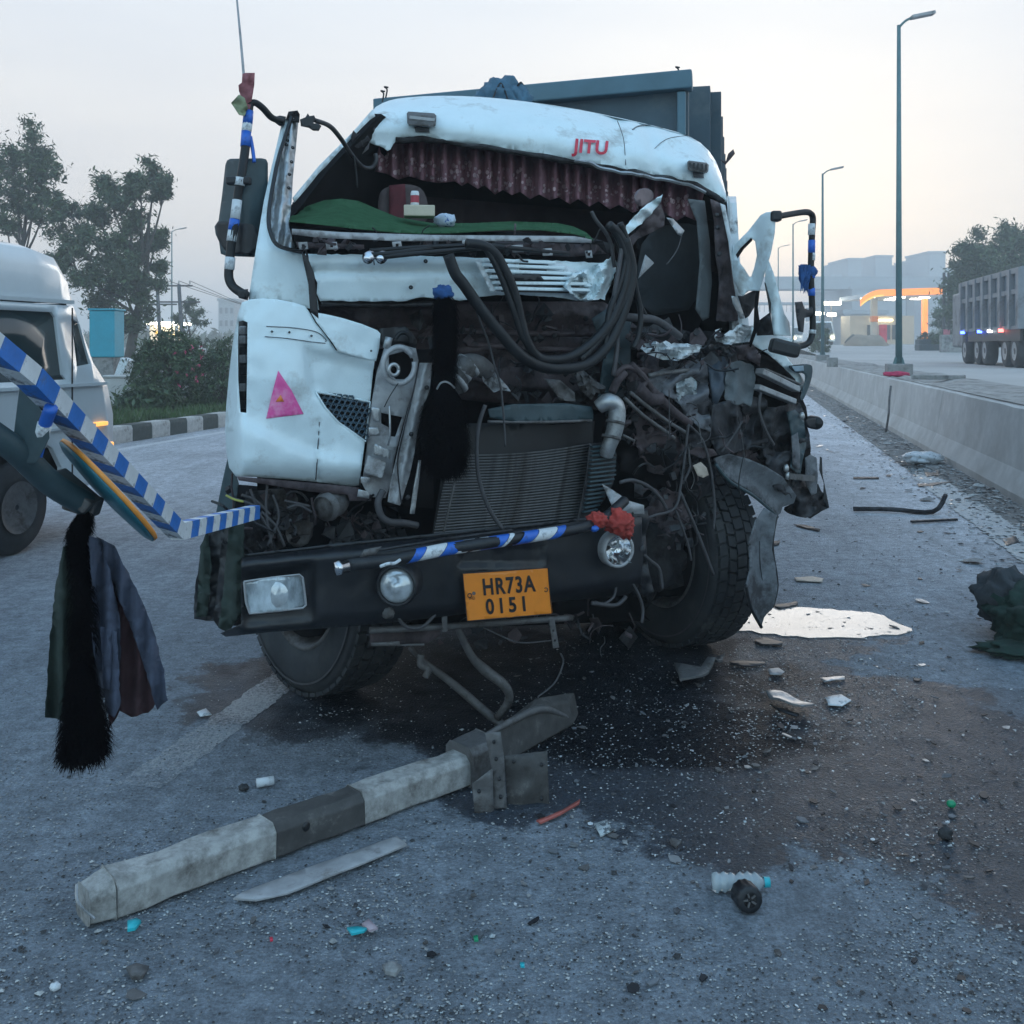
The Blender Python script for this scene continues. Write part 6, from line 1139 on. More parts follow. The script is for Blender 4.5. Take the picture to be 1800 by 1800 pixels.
pan('side_pod', smoothpoly(R9([(1270, 700), (1400, 700), (1540, 640), (1600, 760), (1640, 960), (1640, 1080), (1600, 1110), (1590, 1300), (1670, 1400), (1700, 1500), (1640, 1580), (1500, 1560), (1410, 1500), (1500, 1460), (1480, 1300), (1380, 1180), (1270, 1130), (1250, 900)]), 1), lambda x, y: -.02, M['darkmetal'], step=6, amp=.06, freq=.028, ridge=.13, rf=.012, ra=.3, thick=.03, jag=1)
pan('pod_facing', R9([(1450, 740), (1520, 720), (1590, 800), (1610, 1000), (1580, 1120), (1560, 1240), (1480, 1180), (1500, 980)]), -.03, M['tealdark'], step=7, amp=.05, freq=.05, thick=.02)
pan('pod_strip', R9([(1490, 930), (1540, 900), (1560, 1060), (1560, 1200), (1500, 1160)]), -.06, M['greyfend'], step=7, amp=.02, thick=.012)
pan('lamp_block', R9([(1600, 1100), (1640, 1075), (1690, 1100), (1700, 1240), (1690, 1380), (1650, 1400), (1600, 1300)]), -.03, M['greyfend'], step=7, amp=.03, freq=.05, thick=.08)
pan('bent_blade', R9([(1715, 1090), (1732, 1100), (1738, 1240), (1790, 1495), (1770, 1500), (1740, 1440), (1745, 1300), (1710, 1200)]), .0, M['blackp'], step=6, thick=.03)
pan('bent_blade', R9([(1640, 1400), (1700, 1300), (1760, 1420), (1790, 1500), (1700, 1540), (1640, 1580), (1560, 1560)]), .03, M['darkmetal'], step=6, thick=.03, amp=.06, freq=.07, jag=1.2)
mb = MB(); mb.bar(T(*R9([(1460, 1245)])[0], -.06), T(*R9([(1660, 1265)])[0], -.06), .03, .03); part('latch_bar', mb, M['steel'])
for q in ((1575, 770), (1450, 1185), (1462, 1245)): c = R9([q])[0]; mb = MB(); mb.blob(T(*c, -.06), .014, .01, .02, 2, .3, 2, 6); part('bright_clip', mb, M['silver'])
# grey plastic mudguards
def mgo(px, py): x, y = (px-1060)*4.5, (py-560)*4.5; t = (x-880)*.62-(y-1080)*.78; return -.02+.05*math.cos(t*.012)+.012*math.exp(-((t-40)/10)**2)+.012*math.exp(-((t+70)/10)**2)
pan('mudguard', R9([(870, 1110), (930, 1085), (1000, 1070), (1150, 1110), (1290, 1170), (1420, 1250), (1530, 1400), (1510, 1460), (1420, 1490), (1405, 1540), (1375, 1560), (1330, 1510), (1250, 1440), (1130, 1350), (1000, 1270), (930, 1200)]), mgo, M['greyfend'], step=6, thick=.02, amp=.012, freq=.03)
tub('mudguard_rim', [(*R9([(890, 1150)])[0], -.02), (*R9([(1000, 1285)])[0], -.04), (*R9([(1180, 1395)])[0], -.04), (*R9([(1330, 1520)])[0], -.03), (*R9([(1380, 1570)])[0], -.02)], .008, M['tealdark'])
def S5(pts): return [(1100+x/3.2727, 600+y/3.2727) for x, y in pts]
pan('hanging_mudguard', S5([(795, 955), (870, 1000), (852, 1100), (842, 1200), (862, 1300), (874, 1420), (850, 1530), (795, 1590), (780, 1645), (752, 1610), (722, 1540), (680, 1430), (692, 1390), (712, 1300), (706, 1150), (745, 1030)]), lambda x, y: -.16+.04*math.cos((x-1335)*.09), M['greyfend'], step=6, thick=.015, amp=.02, freq=.03, jag=.6)
tub('guard_edge', [(*S5([(870, 1000)])[0], -0.16), (*S5([(850, 1110)])[0], -0.17), (*S5([(846, 1210)])[0], -0.17), (*S5([(872, 1400)])[0], -0.16), (*S5([(845, 1530)])[0], -0.15)], .007, M['blackp'])
tub('guard_edge', [(*S5([(690, 1400)])[0], -0.19), (*S5([(720, 1530)])[0], -0.19), (*S5([(780, 1645)])[0], -0.17)], .008, M['blackp'])
tub('guard_score', [(*S5([(770, 1150)])[0], -0.13), (*S5([(775, 1300)])[0], -0.13), (*S5([(800, 1450)])[0], -0.12)], .002, M['blackp'])
pan('torn_slip', [(1218, 818), (1232, 812), (1242, 822), (1246, 835), (1236, 840), (1226, 836)], -.02, M['beige'], step=5, amp=.03, thick=.008)
pan('torn_strip', [(1205, 795), (1225, 785), (1255, 790), (1262, 800), (1235, 806)], .0, M['brown'], step=5, amp=.05, freq=.06)
# exhaust pipes and rods inside the wreck
for pts, r in (([(1098, 700), (1130, 730), (1165, 755), (1185, 770)], .009), ([(1108, 690), (1145, 720), (1180, 745), (1205, 760)], .009), ([(1145, 685), (1180, 720), (1212, 745)], .02), ([(1080, 660), (1100, 645), (1125, 655), (1135, 670), (1120, 690)], .012), ([(1120, 680), (1140, 700), (1160, 700)], .03), ([(1095, 765), (1115, 775)], .006), ([(1076, 690), (1085, 670), (1098, 655)], .018), ([(1140, 660), (1175, 655), (1210, 650)], .01), ([(1110, 640), (1135, 668), (1150, 690)], .014)):
    tub('bent_pipe', [(a, b, .0) for a, b in pts], r, M['brown' if r > .01 else 'steel'])
# random small scrap: one counted mass of torn bits
def scrap(region, n, o0, o1, seed, name='torn_scrap', big=1.0):
    rn = random.Random(seed); mb = MB()
    for i in range(n):
        while True:
            x = rn.uniform(min(p[0] for p in region), max(p[0] for p in region)); y = rn.uniform(min(p[1] for p in region), max(p[1] for p in region))
            if inside((x, y), region): break
        o = rn.uniform(o0, o1); k = rn.random(); mi = rn.choice((0, 0, 0, 1, 1, 2))
        c = T(x, y, o)
        if k < .45:
            a = rn.uniform(0, 2*PI); L_ = rn.uniform(.05, .16)*big; p = [c]
            for j in range(3): a += rn.uniform(-.9, .9); p.append(p[-1]+Vector((math.cos(a)*L_/3, rn.uniform(-.03, .03), math.sin(a)*L_/3)))
            mb.tube(p, rn.uniform(.002, .006), 5, sub=3, mi=mi)
        elif k < .8:
            pts = []; m_ = rn.randint(4, 6); rr = rn.uniform(.015, .05)*big
            for j in range(m_): a = 2*PI*j/m_; q = rr*rn.uniform(.4, 1.2); pts.append(c+Vector((math.cos(a)*q, rn.uniform(-.02, .02), math.sin(a)*q)))
            mb.hexa(pts, [p+Vector((0, .006, 0)) for p in pts], mi)
        else:
            rot = Matrix.Rotation(rn.uniform(0, PI), 3, 'Y') @ Matrix.Rotation(rn.uniform(-.6, .6), 3, 'X'); mb.box(c, (rn.uniform(.01, .05)*big, rn.uniform(.01, .03), rn.uniform(.006, .03)*big), rot, mi)
    return part(name, mb, [M['darkmetal'], M['brown'], M['blackp']], kind='stuff')
scrap(R9([(80, 380), (900, 300), (1200, 700), (1500, 900), (1300, 1150), (850, 1050), (600, 1100), (150, 900)]), 120, .04, .2, 31)
scrap([(560, 540), (1060, 545), (1090, 700), (1040, 720), (900, 700), (820, 640), (700, 600)], 70, .18, .34, 32)
scrap([(400, 860), (640, 880), (690, 950), (560, 975), (420, 985)], 90, .05, .3, 33)
scrap([(1080, 640), (1200, 700), (1260, 900), (1180, 1000), (1110, 880)], 90, .0, .2, 34)
scrap([(690, 1100), (1110, 1060), (1110, 1120), (700, 1140)], 40, .1, .4, 35)
scrap([(520, 415), (1050, 424), (1076, 446), (880, 446), (530, 440)], 45, -.02, .06, 36, big=.6)
scrap([(1085, 560), (1290, 590), (1320, 640), (1120, 640)], 60, -.05, .1, 37)
# torn sheets filling the crushed corner
tornm = mat('blackened_sheet', (.040, .040, .046), .6, .15, .45, 10, .6, (.012, .010, .012), 5, .45, .62)
for i, (ol, o_, ra_) in enumerate((
    ([(1100, 640), (1150, 650), (1185, 690), (1180, 740), (1140, 735), (1110, 700)], .02, .4), ([(1180, 690), (1250, 700), (1262, 760), (1240, 800), (1205, 780), (1186, 740)], .03, 1.1), ([(1235, 715), (1300, 700), (1330, 735), (1318, 790), (1262, 800), (1240, 760)], -.02, .2),
    ([(1115, 720), (1170, 740), (1210, 790), (1190, 840), (1140, 830), (1118, 780)], .10, 1.4), ([(1200, 770), (1250, 800), (1262, 850), (1230, 880), (1200, 850)], .08, .9), ([(1300, 690), (1345, 700), (1362, 750), (1340, 800), (1312, 790)], -.0, 1.2),
    ([(1120, 590), (1175, 600), (1200, 640), (1165, 660), (1120, 640)], .06, .6), ([(1240, 600), (1290, 598), (1300, 640), (1262, 652), (1236, 634)], .04, .3), ([(1345, 800), (1390, 790), (1412, 840), (1395, 880), (1352, 850)], -.04, 1.0), ([(1150, 850), (1205, 870), (1215, 930), (1170, 940), (1140, 900)], .16, .5))):
    pan('torn_sheet', ol, o_, [tornm if i % 3 else M['brown'], M['galv']], edge_mi=1, step=5, amp=.02, freq=.02, ridge=.11, rf=.013, ra=ra_, jag=2.2, seed=40+i, thick=.006)
rn = random.Random(88)
for i in range(10):
    x, y = rn.uniform(1090, 1330), rn.uniform(600, 860); pts = [(x, y)]; an = rn.uniform(.6, 2.4)
    for j in range(3): an += rn.uniform(-.8, .8); x += math.cos(an)*rn.uniform(12, 34); y += math.sin(an)*rn.uniform(14, 36); pts.append((x, y))
    tub('thin_wire', [(a_, b_, -.10+.02*rn.random()) for a_, b_ in pts], rn.choice((.0018, .0025, .003)), M[rn.choice(('hosegrey', 'hose', 'steel'))], n=5)
# ---- underside
mb = MB(); mb.tube([T(650, 1108, .05), T(800, 1100, .05), T(1005, 1086, .06)], .013, 8); part('tow_bar', mb, M['steel'])
pan('tow_bracket', [(650, 1102), (770, 1098), (775, 1115), (752, 1130), (650, 1135)], .08, M['brown'], step=10, thick=.12)
pan('tow_bracket_lip', [(652, 1130), (702, 1127), (703, 1133), (746, 1131), (746, 1135), (653, 1136)], .03, M['steel'], step=8, thick=.03)
pan('perforated_strap', [(964, 1085), (974, 1085), (983, 1138), (972, 1140)], .0, M['steel'], step=5, thick=.006, holes=[[(971, 1107), (974, 1107), (974, 1111), (971, 1111)], [(974, 1124), (977, 1124), (977, 1128), (974, 1128)]])
pan('perforated_strap', [(776, 1070), (786, 1070), (787, 1110), (777, 1112)], .0, M['steel'], step=6, thick=.006)
tub('hanging_loop', [(700, 1086, -.02), (715, 1102, -.02), (742, 1102, -.02), (765, 1080, -.02)], .007, M['hosegrey'])
tub('hanging_wire', [(850, 1103, .0), (890, 1122, .0), (920, 1130, .0), (968, 1126, .0)], .003, M['hosegrey'])
tub('hanging_wire', [(985, 1148, .1), (990, 1165, .1), (975, 1200, .1), (945, 1225, .1)], .004, M['hosegrey'])
mb = MB(); mb.blob(T(683, 1078, -.06), .026, .02, .02, 3, .5, 4, 8); part('mud_lump', mb, M['steel'])
mb = MB(); mb.tube([P(805, 1103, 4.1), P(828, 1152, 4.15), P(854, 1179, 4.2), P(886, 1204, 4.22), P(895, 1230, 4.25), P(874, 1262, 4.28)], [.015, .016, .022, .020, .018, .016], 10); part('bent_pipe', mb, M['steel'])
mb = MB(); mb.tube([P(721, 1139, 4.2), P(748, 1165, 4.25), P(800, 1205, 4.3), P(863, 1259, 4.3), P(892, 1279, 4.26)], [.010, .012, .017, .018, .015], 10); part('drag_rod', mb, M['steel'])
mb = MB(); mb.tube([P(741, 1150, 4.1), P(739, 1168, 4.1), P(752, 1176, 4.1), P(748, 1190, 4.1)], .014, 8); part('rod_hook', mb, M['steel'])
mb = MB(); a = Vector((-.9, 4.95, .55)); b = Vector((.85, 5.6, .55)); mb.bar(a, b, .13, .14); part('front_axle', mb, M['void'])
# ---- front wheels
def wheel(c, ax, name_lab, face):
    c = Vector(c); ax = Vector(ax).normalized(); wo = None
    prof_ = [(.30, -.13), (.34, -.150), (.42, -.155), (.465, -.145), (.492, -.125), (.500, -.10), (.500, -.095), (.500, -.035), (.500, -.030), (.500, .030), (.500, .035), (.500, .095), (.500, .10), (.492, .125), (.465, .145), (.42, .155), (.34, .150), (.30, .13)]
    n = 160
    def rad(j, k, r):
        if r < .499: return r+(.004 if j in (3, 14) and (k//5) % 2 else 0)
        if j in (6, 12, 8, 9): return .488 if j in (8, 9) else .492
        return .500 if (k//2+(j > 8)) % 4 else .489
    mb = MB(); mb.lathe(prof_, c, ax, n, rad=rad); w_ = part('front_wheel', mb, M['rubber'])
    mb = MB(); u0 = ax.cross(Vector((0, 0, 1))).normalized(); v0 = ax.cross(u0)
    for row, (h0, h1) in enumerate(((-.134, -.088), (-.078, -.036), (-.028, .028), (.036, .078), (.088, .134))):
        for k in range(52):
            a0 = 2*PI*(k+.5*(row % 2))/52; a1 = a0+2*PI/52*.80; sk = .014 if row % 2 else -.014; q = []
            for rr in (.514 if 0 < row < 4 else .508, .49):
                for a_, h_ in ((a0, h0), (a0+sk, h1), (a1+sk, h1), (a1, h0)): q.append(c+ax*h_+(u0*math.cos(a_)+v0*math.sin(a_))*rr)
            mb.hexa(q[:4], q[4:])
    part('tread_blocks', mb, M['rubber'], w_, kind='stuff')
    mb = MB(); rings = [(.443, -.1575), (.452, -.1575)]; mb.lathe(rings, c, ax, 64); mb.lathe([(.36, -.1555), (.366, -.1555)], c, ax, 64); mb.lathe([(.443, .1575), (.452, .1575)], c, ax, 64); part('sidewall_ring', mb, M['hosegrey'], w_)
    mb = MB(); mb.lathe([(.306, face*.132), (.298, face*.140), (.286, face*.132), (.275, face*.10), (.262, face*.05), (.258, -face*.02), (.20, -face*.04), (.12, -face*.02), (.115, face*.05), (.07, face*.07), (.001, face*.08)], c, ax, 40); rim = part('rim', mb, M['steel'], w_)
    for i in range(10):
        a = 2*PI*i/10; u = ax.cross(Vector((0, 0, 1))).normalized(); v = ax.cross(u); p = c+ax*(face*-.01)+(u*math.cos(a)+v*math.sin(a))*.17
        mb = MB(); mb.tube([p-ax*face*.03, p+ax*face*.03], .013, 6, curve=False); part('wheel_nut', mb, M['galv'], rim)
    mb = MB(); mb.lathe([(.001, -.12), (.25, -.12), (.25, .12), (.001, .12)], c, ax, 24); part('brake_drum', mb, M['void'], w_)
    return w_
wheel((-.87, 4.78, .508), (-.74, -.67, .04), '', 1)
wheel((.90, 5.52, .508), (-.88, -.47, .02), '', 1)
mb = MB(); mb.blob((.70, 5.2, .55), .16, .14, .2, 5, .5, 2, 10); part('steering_knuckle', mb, M['darkmetal'])
# ================================================================ things on and around the truck
def fur(name, spine, rad, n, ln, label, seed, width=.0022, m='tassel', droop=.8, cat='tassel', extra=None):
    """yarn tassel: many short strands round a hanging spine; rad is the radius at each spine point"""
    rn = random.Random(seed); mb = MB(); pts = [Vector(p) for p in spine]
    mb.tube(pts, [r*.55 for r in rad], 10)
    for i in range(n):
        t = rn.random()*(len(pts)-1); k = min(int(t), len(pts)-2); u = t-k; p = pts[k].lerp(pts[k+1], u); r = rad[k]*(1-u)+rad[k+1]*u
        a = rn.uniform(0, 2*PI); d = Vector((math.cos(a), math.sin(a), 0)); L_ = ln*rn.uniform(.6, 1.3); s0_ = p+d*r*rn.uniform(.3, .9)
        m1 = s0_+d*L_*.35+Vector((0, 0, -L_*.45*droop)); m2 = m1+d*L_*.12*rn.uniform(-1, 2)+Vector((rn.uniform(-.3, .3)*L_, rn.uniform(-.3, .3)*L_, -L_*.7*droop))
        w_ = Vector((-d.y, d.x, 0))*width
        mb.add([s0_-w_, s0_+w_, m1+w_, m1-w_, m2], [(0, 1, 2, 3), (3, 2, 4)])
    if extra: extra(mb)
    return mk(name, mb, M[m] if isinstance(m, str) else m, label=label, cat=cat)
o = -.12
fur('black_tassel', TT([(782, 520, o), (783, 560, o), (783, 600, o), (782, 640, o), (781, 676, o)]), [.03, .035, .036, .036, .022], 5200, .05, 'upper narrow black yarn tassel hanging from the white front panel', 61, width=.0016)
fur('black_tassel', TT([(781, 678, o-.01), (780, 700, o-.01), (780, 730, o-.01), (782, 770, o-.01), (784, 800, o-.01), (784, 815, o)]), [.03, .065, .082, .088, .07, .03], 9000, .065, 'wide fluffy black pompom tassel hanging before the radiator', 62, width=.0018)
mb = MB(); mb.tube(TT([(768, 684, o-.06), (774, 674, o-.075), (783, 671, o-.08), (792, 675, o-.075), (799, 682, o-.06)]), .0035, 5); mk('tassel_cord', mb, M['silver'], label='thin pale cord looped over the top of the wide pompom', cat='cord')
mb = MB(); mb.blob(T(779, 515, o-.0), .035, .03, .028, 8, .5, 3, 12); mk('blue_cloth_knot', mb, M['skinblue'], label='blue cloth knot tied at the top of the narrow black tassel', cat='cloth')
# red cloth on the guard tube
mb = MB(); mb.blob(T(1088, 918, -.2), .056, .05, .048, 12, .45, 2.6, 22); mb.blob(T(1050, 914, -.21), .04, .04, .030, 13, .5, 2.6, 18); mb.blob(T(1100, 932, -.19), .03, .04, .035, 15, .5, 2.6, 14)
mk('red_cloth', mb, M['redcloth'], label='crumpled red cloth wrapped round the end of the striped tube', cat='cloth')
mb = MB(); mb.blob(T(1045, 929, -.23), .018, .015, .013, 9, .4, 3, 8); mk('blue_tape_scrap', mb, M['blue'], label='small bright blue tape scrap beside the red cloth', cat='tape')
# items standing on the grass mat
def item_at(px, py, off): return T(px, py, off)
c = T(735, 392, .30); mb = MB(); mb.box(c+Vector((0, .05, .052)), (.125, .09, .045), Matrix.Rotation(.1, 3, 'Z')); mk('pale_box', mb, M['cardboard'], label='pale cream box standing on the green mat', cat='box', bevel=.004)
ct = empty('drink_can', c+Vector((-.018, .05, .076)), 'red and white can standing on the pale box', 'can'); b_ = c+Vector((-.018, .05, .076))
mb = MB(); mb.lathe([(.001, 0), (.015, 0), (.0175, .006), (.0175, .052), (.014, .06), (.001, .06)], b_, (0, 0, 1), 20); mk('can_body', mb, M['wtape'], ct)
mb = MB(); mb.lathe([(.0178, .012), (.0178, .042)], b_, (0, 0, 1), 20); mk('can_label', mb, mat('can_red', (.32, .03, .05), .4), ct)
mb = MB(); mb.blob(T(782, 388, .38), .045, .04, .03, 14, .25, 2.5, 12); mb.blob(T(797, 386, .38), .008, .01, .022, 2, .3, 2, 6); mk('crumpled_bag', mb, mat('white_blue_bag', (.45, .52, .62), .5, 0, .2, 25, .4, (.05, .12, .35), 30, .58, .62), label='crumpled white and blue bag right of the pale box', cat='bag')
# tarpaulin bundle on the roof
mb = MB(); mb.blob(P(882, 166, 6.15)+Vector((0, 0, -.04)), .145, .16, .14, 17, .3, 2.4, 26); mb.blob(P(912, 176, 6.1)+Vector((0, 0, -.02)), .08, .1, .10, 18, .4, 2.6, 18); mk('tarpaulin_bundle', mb, mat('blue_tarpaulin', (.05, .12, .18), .7, 0, .3, 14, .5), label='rolled blue tarpaulin bundle lying on the cab roof', cat='bundle')
mb = MB(); mb.tube([P(898, 148, 6.1), P(908, 152, 6.05), P(915, 145, 6.05), P(920, 150, 6.1)], .006, 5); mb.tube([P(866, 175, 5.95), P(880, 146, 6.02), P(893, 176, 5.95)], .005, 5); mk('rope', mb, M['hose'], label='thin dark rope tied over the tarpaulin bundle', cat='rope')
# blue rags on the right mirror bracket
mb = MB(); rn = random.Random(4)
for i in range(60):
    a = R8d([(rn.uniform(1600, 1690), rn.uniform(650, 700))], rn.uniform(-.02, .02))[0]; x = rn.uniform(1605, 1670); b = R8d([(x, rn.uniform(760, 900))], rn.uniform(-.02, .02))[0]; w_ = Vector((rn.uniform(.004, .009), 0, 0)); m_ = a.lerp(b, .5)+Vector((rn.uniform(-.01, .01), 0, 0)); mb.add([a-w_, a+w_, m_+w_, b, m_-w_], [(0, 1, 2, 3, 4)])
mb.blob(R8d([(1690, 705)])[0], .03, .025, .03, 4, .4, 3, 8); mk('blue_ribbon', mb, M['skinblue'], label='frayed blue ribbons tied to the right mirror bracket', cat='ribbon')
# ---- striped mirror arm reaching out to the left, with what hangs on it
arm = empty('look_down_mirror', P(300, 940, 2.8), None, None); arm.parent = tr; arm.location = P(300, 940, 2.8)-WL[tr.name]
def striped(p0, p1, wd, ht, edges, skew, cols, up, nm='tape_band', cap=True):
    p0, p1 = Vector(p0), Vector(p1); L_ = (p1-p0).length; d = (p1-p0)/L_; up = Vector(up); x = d.cross(up).normalized(); u = x.cross(d)
    for i in range(len(edges)-1):
        a, b = edges[i]*L_, edges[i+1]*L_; vs = []
        for q in (a, b):
            for sx, su in ((-1, -1), (1, -1), (1, 1), (-1, 1)):
                e_ = q+skew*(su)*.5 if 0 < q < L_-1e-6 else q; vs.append(p0+d*e_+x*wd/2*sx+u*ht/2*su)
        mb = MB(); fs = [(0, 4, 5, 1), (1, 5, 6, 2), (2, 6, 7, 3), (3, 7, 4, 0)]
        if i == 0: fs.append((0, 1, 2, 3))
        if i == len(edges)-2: fs.append((7, 6, 5, 4))
        mb.add(vs, fs); mk(nm, mb, M[cols[i % len(cols)]], arm)
E0, E1, E2, E3 = P(448, 900, 3.42), P(312, 934, 2.72), P(52, 662, 1.95), P(-110, 530, 1.72)
n = 12; striped(E1, E0, .035, .045, [i/n for i in range(n+1)], .012, ('wtape', 'blue2'), (0, 0, 1))
n = 14; striped(E2, E1, .038, .042, [i/n for i in range(n+1)], .03, ('blue2', 'wtape'), (.55, -.75, .35))
n = 4; striped(E3, E2+(E2-E3).normalized()*-.002, .038, .043, [i/n for i in range(n+1)], .03, ('blue2', 'wtape'), (.55, -.75, .35))
mb = MB(); mb.tube([P(-160, 670, 1.85), P(10, 778, 2.0), P(90, 850, 2.12), P(150, 885, 2.2)], .026, 12); mk('black_arm', mb, M['tealdark'], arm)
mb = MB(); mb.tube([P(90, 716, 2.0), P(76, 755, 2.03), P(60, 812, 2.07)], .013, 10); mk('short_strut', mb, M['blue'], arm)
mb = MB(); mb.tube([P(79, 745, 2.022), P(68, 783, 2.045)], .0145, 10, curve=False); mk('strut_band', mb, M['wtape'], arm)
mb = MB(); fill(mb, smoothpoly([(36, 668), (60, 676), (70, 720), (92, 760), (72, 800), (60, 820), (20, 800), (28, 730)], 1), lambda x, y: P(x, y, 2.02), lambda x, y: P(x, y, 2.14), 12); mk('mirror_knuckle', mb, M['tealdark'], arm, bevel=.004)
mb = MB(); mb.box(P(130, 862, 2.2), (.11, .07, .03), Matrix.Rotation(.7, 3, 'Y')); mb.box(P(146, 885, 2.22), (.07, .05, .04), Matrix.Rotation(.3, 3, 'Y')); mk('mirror_joint', mb, M['steel'], arm, bevel=.006)
# round convex mirror seen nearly edge on
mc_ = P(176, 875, 2.24); axd = (P(255, 958, 2.3)-P(97, 792, 2.18)); half = axd.length/2; e1 = axd.normalized(); vw = (mc_-Vector((0, 0, EYE))).normalized(); nrm = e1.cross(vw).normalized(); nrm = nrm if nrm.x > 0 else -nrm; nrm = (nrm+vw*.05).normalized()
mb = MB(); mb.lathe([(.001, .004), (half*.5, .006), (half*.9, .011), (half, .016), (half, .021), (half*.96, .022)], mc_, nrm, 48); mi_ = mk('round_mirror', mb, mat('teal_mirror_back', (.02, .13, .17), .35, 0, .2, 8, .1), arm)
mb = MB(); mb.lathe([(half*.97, .0215), (half*1.01, .020), (half*1.01, .028), (half*.965, .031)], mc_, nrm, 48); mk('orange_rim', mb, mat('orange_rim', (.70, .26, .04), .45, 0, .2, 12, .1), mi_)
mb = MB(); mb.lathe([(half*.97, .024), (half*.6, .028), (.001, .030)], mc_, nrm, 48); mk('mirror_face', mb, M['chrome'], mi_)
# hanging clothes and tassels
def drape(ol, off_d, m, seed, folds=.02, fr=.22, nm='cloth_fold'):
    mb = MB(); fill(mb, ol, lambda x, y: P(x, y, off_d+folds*math.sin(x*fr+y*.004+seed)+.02*nse(x*.03, y*.01, seed)), lambda x, y: P(x, y, off_d+.012+folds*math.sin(x*fr+y*.004+seed)), 9, jag=1.4, rn=random.Random(seed)); return mb
hc = empty('hanging_cloths', P(165, 935, 2.25), 'bundle of slate, maroon and olive cloths hanging from the round mirror', 'cloth bundle')
mk('olive_cloth', drape([(112, 960), (135, 955), (140, 1100), (130, 1270), (115, 1275), (100, 1262), (78, 1262), (88, 1120), (98, 1030)], 2.30, M['cloth3'], 1), M['cloth3'], hc)
mk('slate_cloth', drape([(150, 940), (175, 948), (195, 1010), (210, 1080), (212, 1160), (200, 1215), (178, 1210), (165, 1150), (150, 1040)], 2.20, M['cloth1'], 2, .03), M['cloth1'], hc)
mk('maroon_cloth', drape([(172, 950), (188, 965), (205, 1010), (232, 1090), (262, 1160), (282, 1225), (262, 1252), (230, 1262), (210, 1250), (192, 1280), (188, 1200), (205, 1120)], 2.25, M['cloth2'], 3), M['cloth2'], hc)
mk('slate_cloth', drape([(170, 944), (200, 958), (226, 1008), (252, 1062), (274, 1120), (288, 1180), (294, 1232), (276, 1248), (262, 1200), (240, 1130), (212, 1060), (186, 1000)], 2.22, M['cloth1'], 4, .02), M['cloth1'], hc)
mk('backing_cloth', drape([(120, 965), (170, 945), (215, 1010), (262, 1120), (284, 1215), (262, 1235), (215, 1240), (180, 1225), (110, 1240), (100, 1180), (108, 1060)], 2.33, M['cloth1'], 9, .03, .12), mat('charcoal_cloth', (.022, .024, .034), .95, 0, .3, 9, .4), hc)
mk('slate_cloth', drape([(176, 1100), (206, 1110), (212, 1240), (200, 1262), (186, 1250), (180, 1180)], 2.19, M['cloth1'], 6, .01), M['cloth1'], hc)
M['ravel'] = M['tassel']
fur('black_tassel', [P(150, 895, 2.2), P(142, 920, 2.2), P(135, 940, 2.2), P(140, 975, 2.2), P(148, 1060, 2.18), P(145, 1120, 2.18), P(146, 1165, 2.18)], [.010, .022, .02, .022, .026, .027, .02], 6500, .024, 'upper black yarn tassel hanging among the cloths at the left', 63, width=.0011)
fur('black_tassel', [P(142, 1165, 2.16), P(145, 1210, 2.16), P(148, 1260, 2.16), P(148, 1300, 2.16), P(146, 1322, 2.16)], [.018, .032, .048, .054, .052], 8000, .030, 'lower wide black tassel end hanging just above the road at the left', 64, width=.0011)
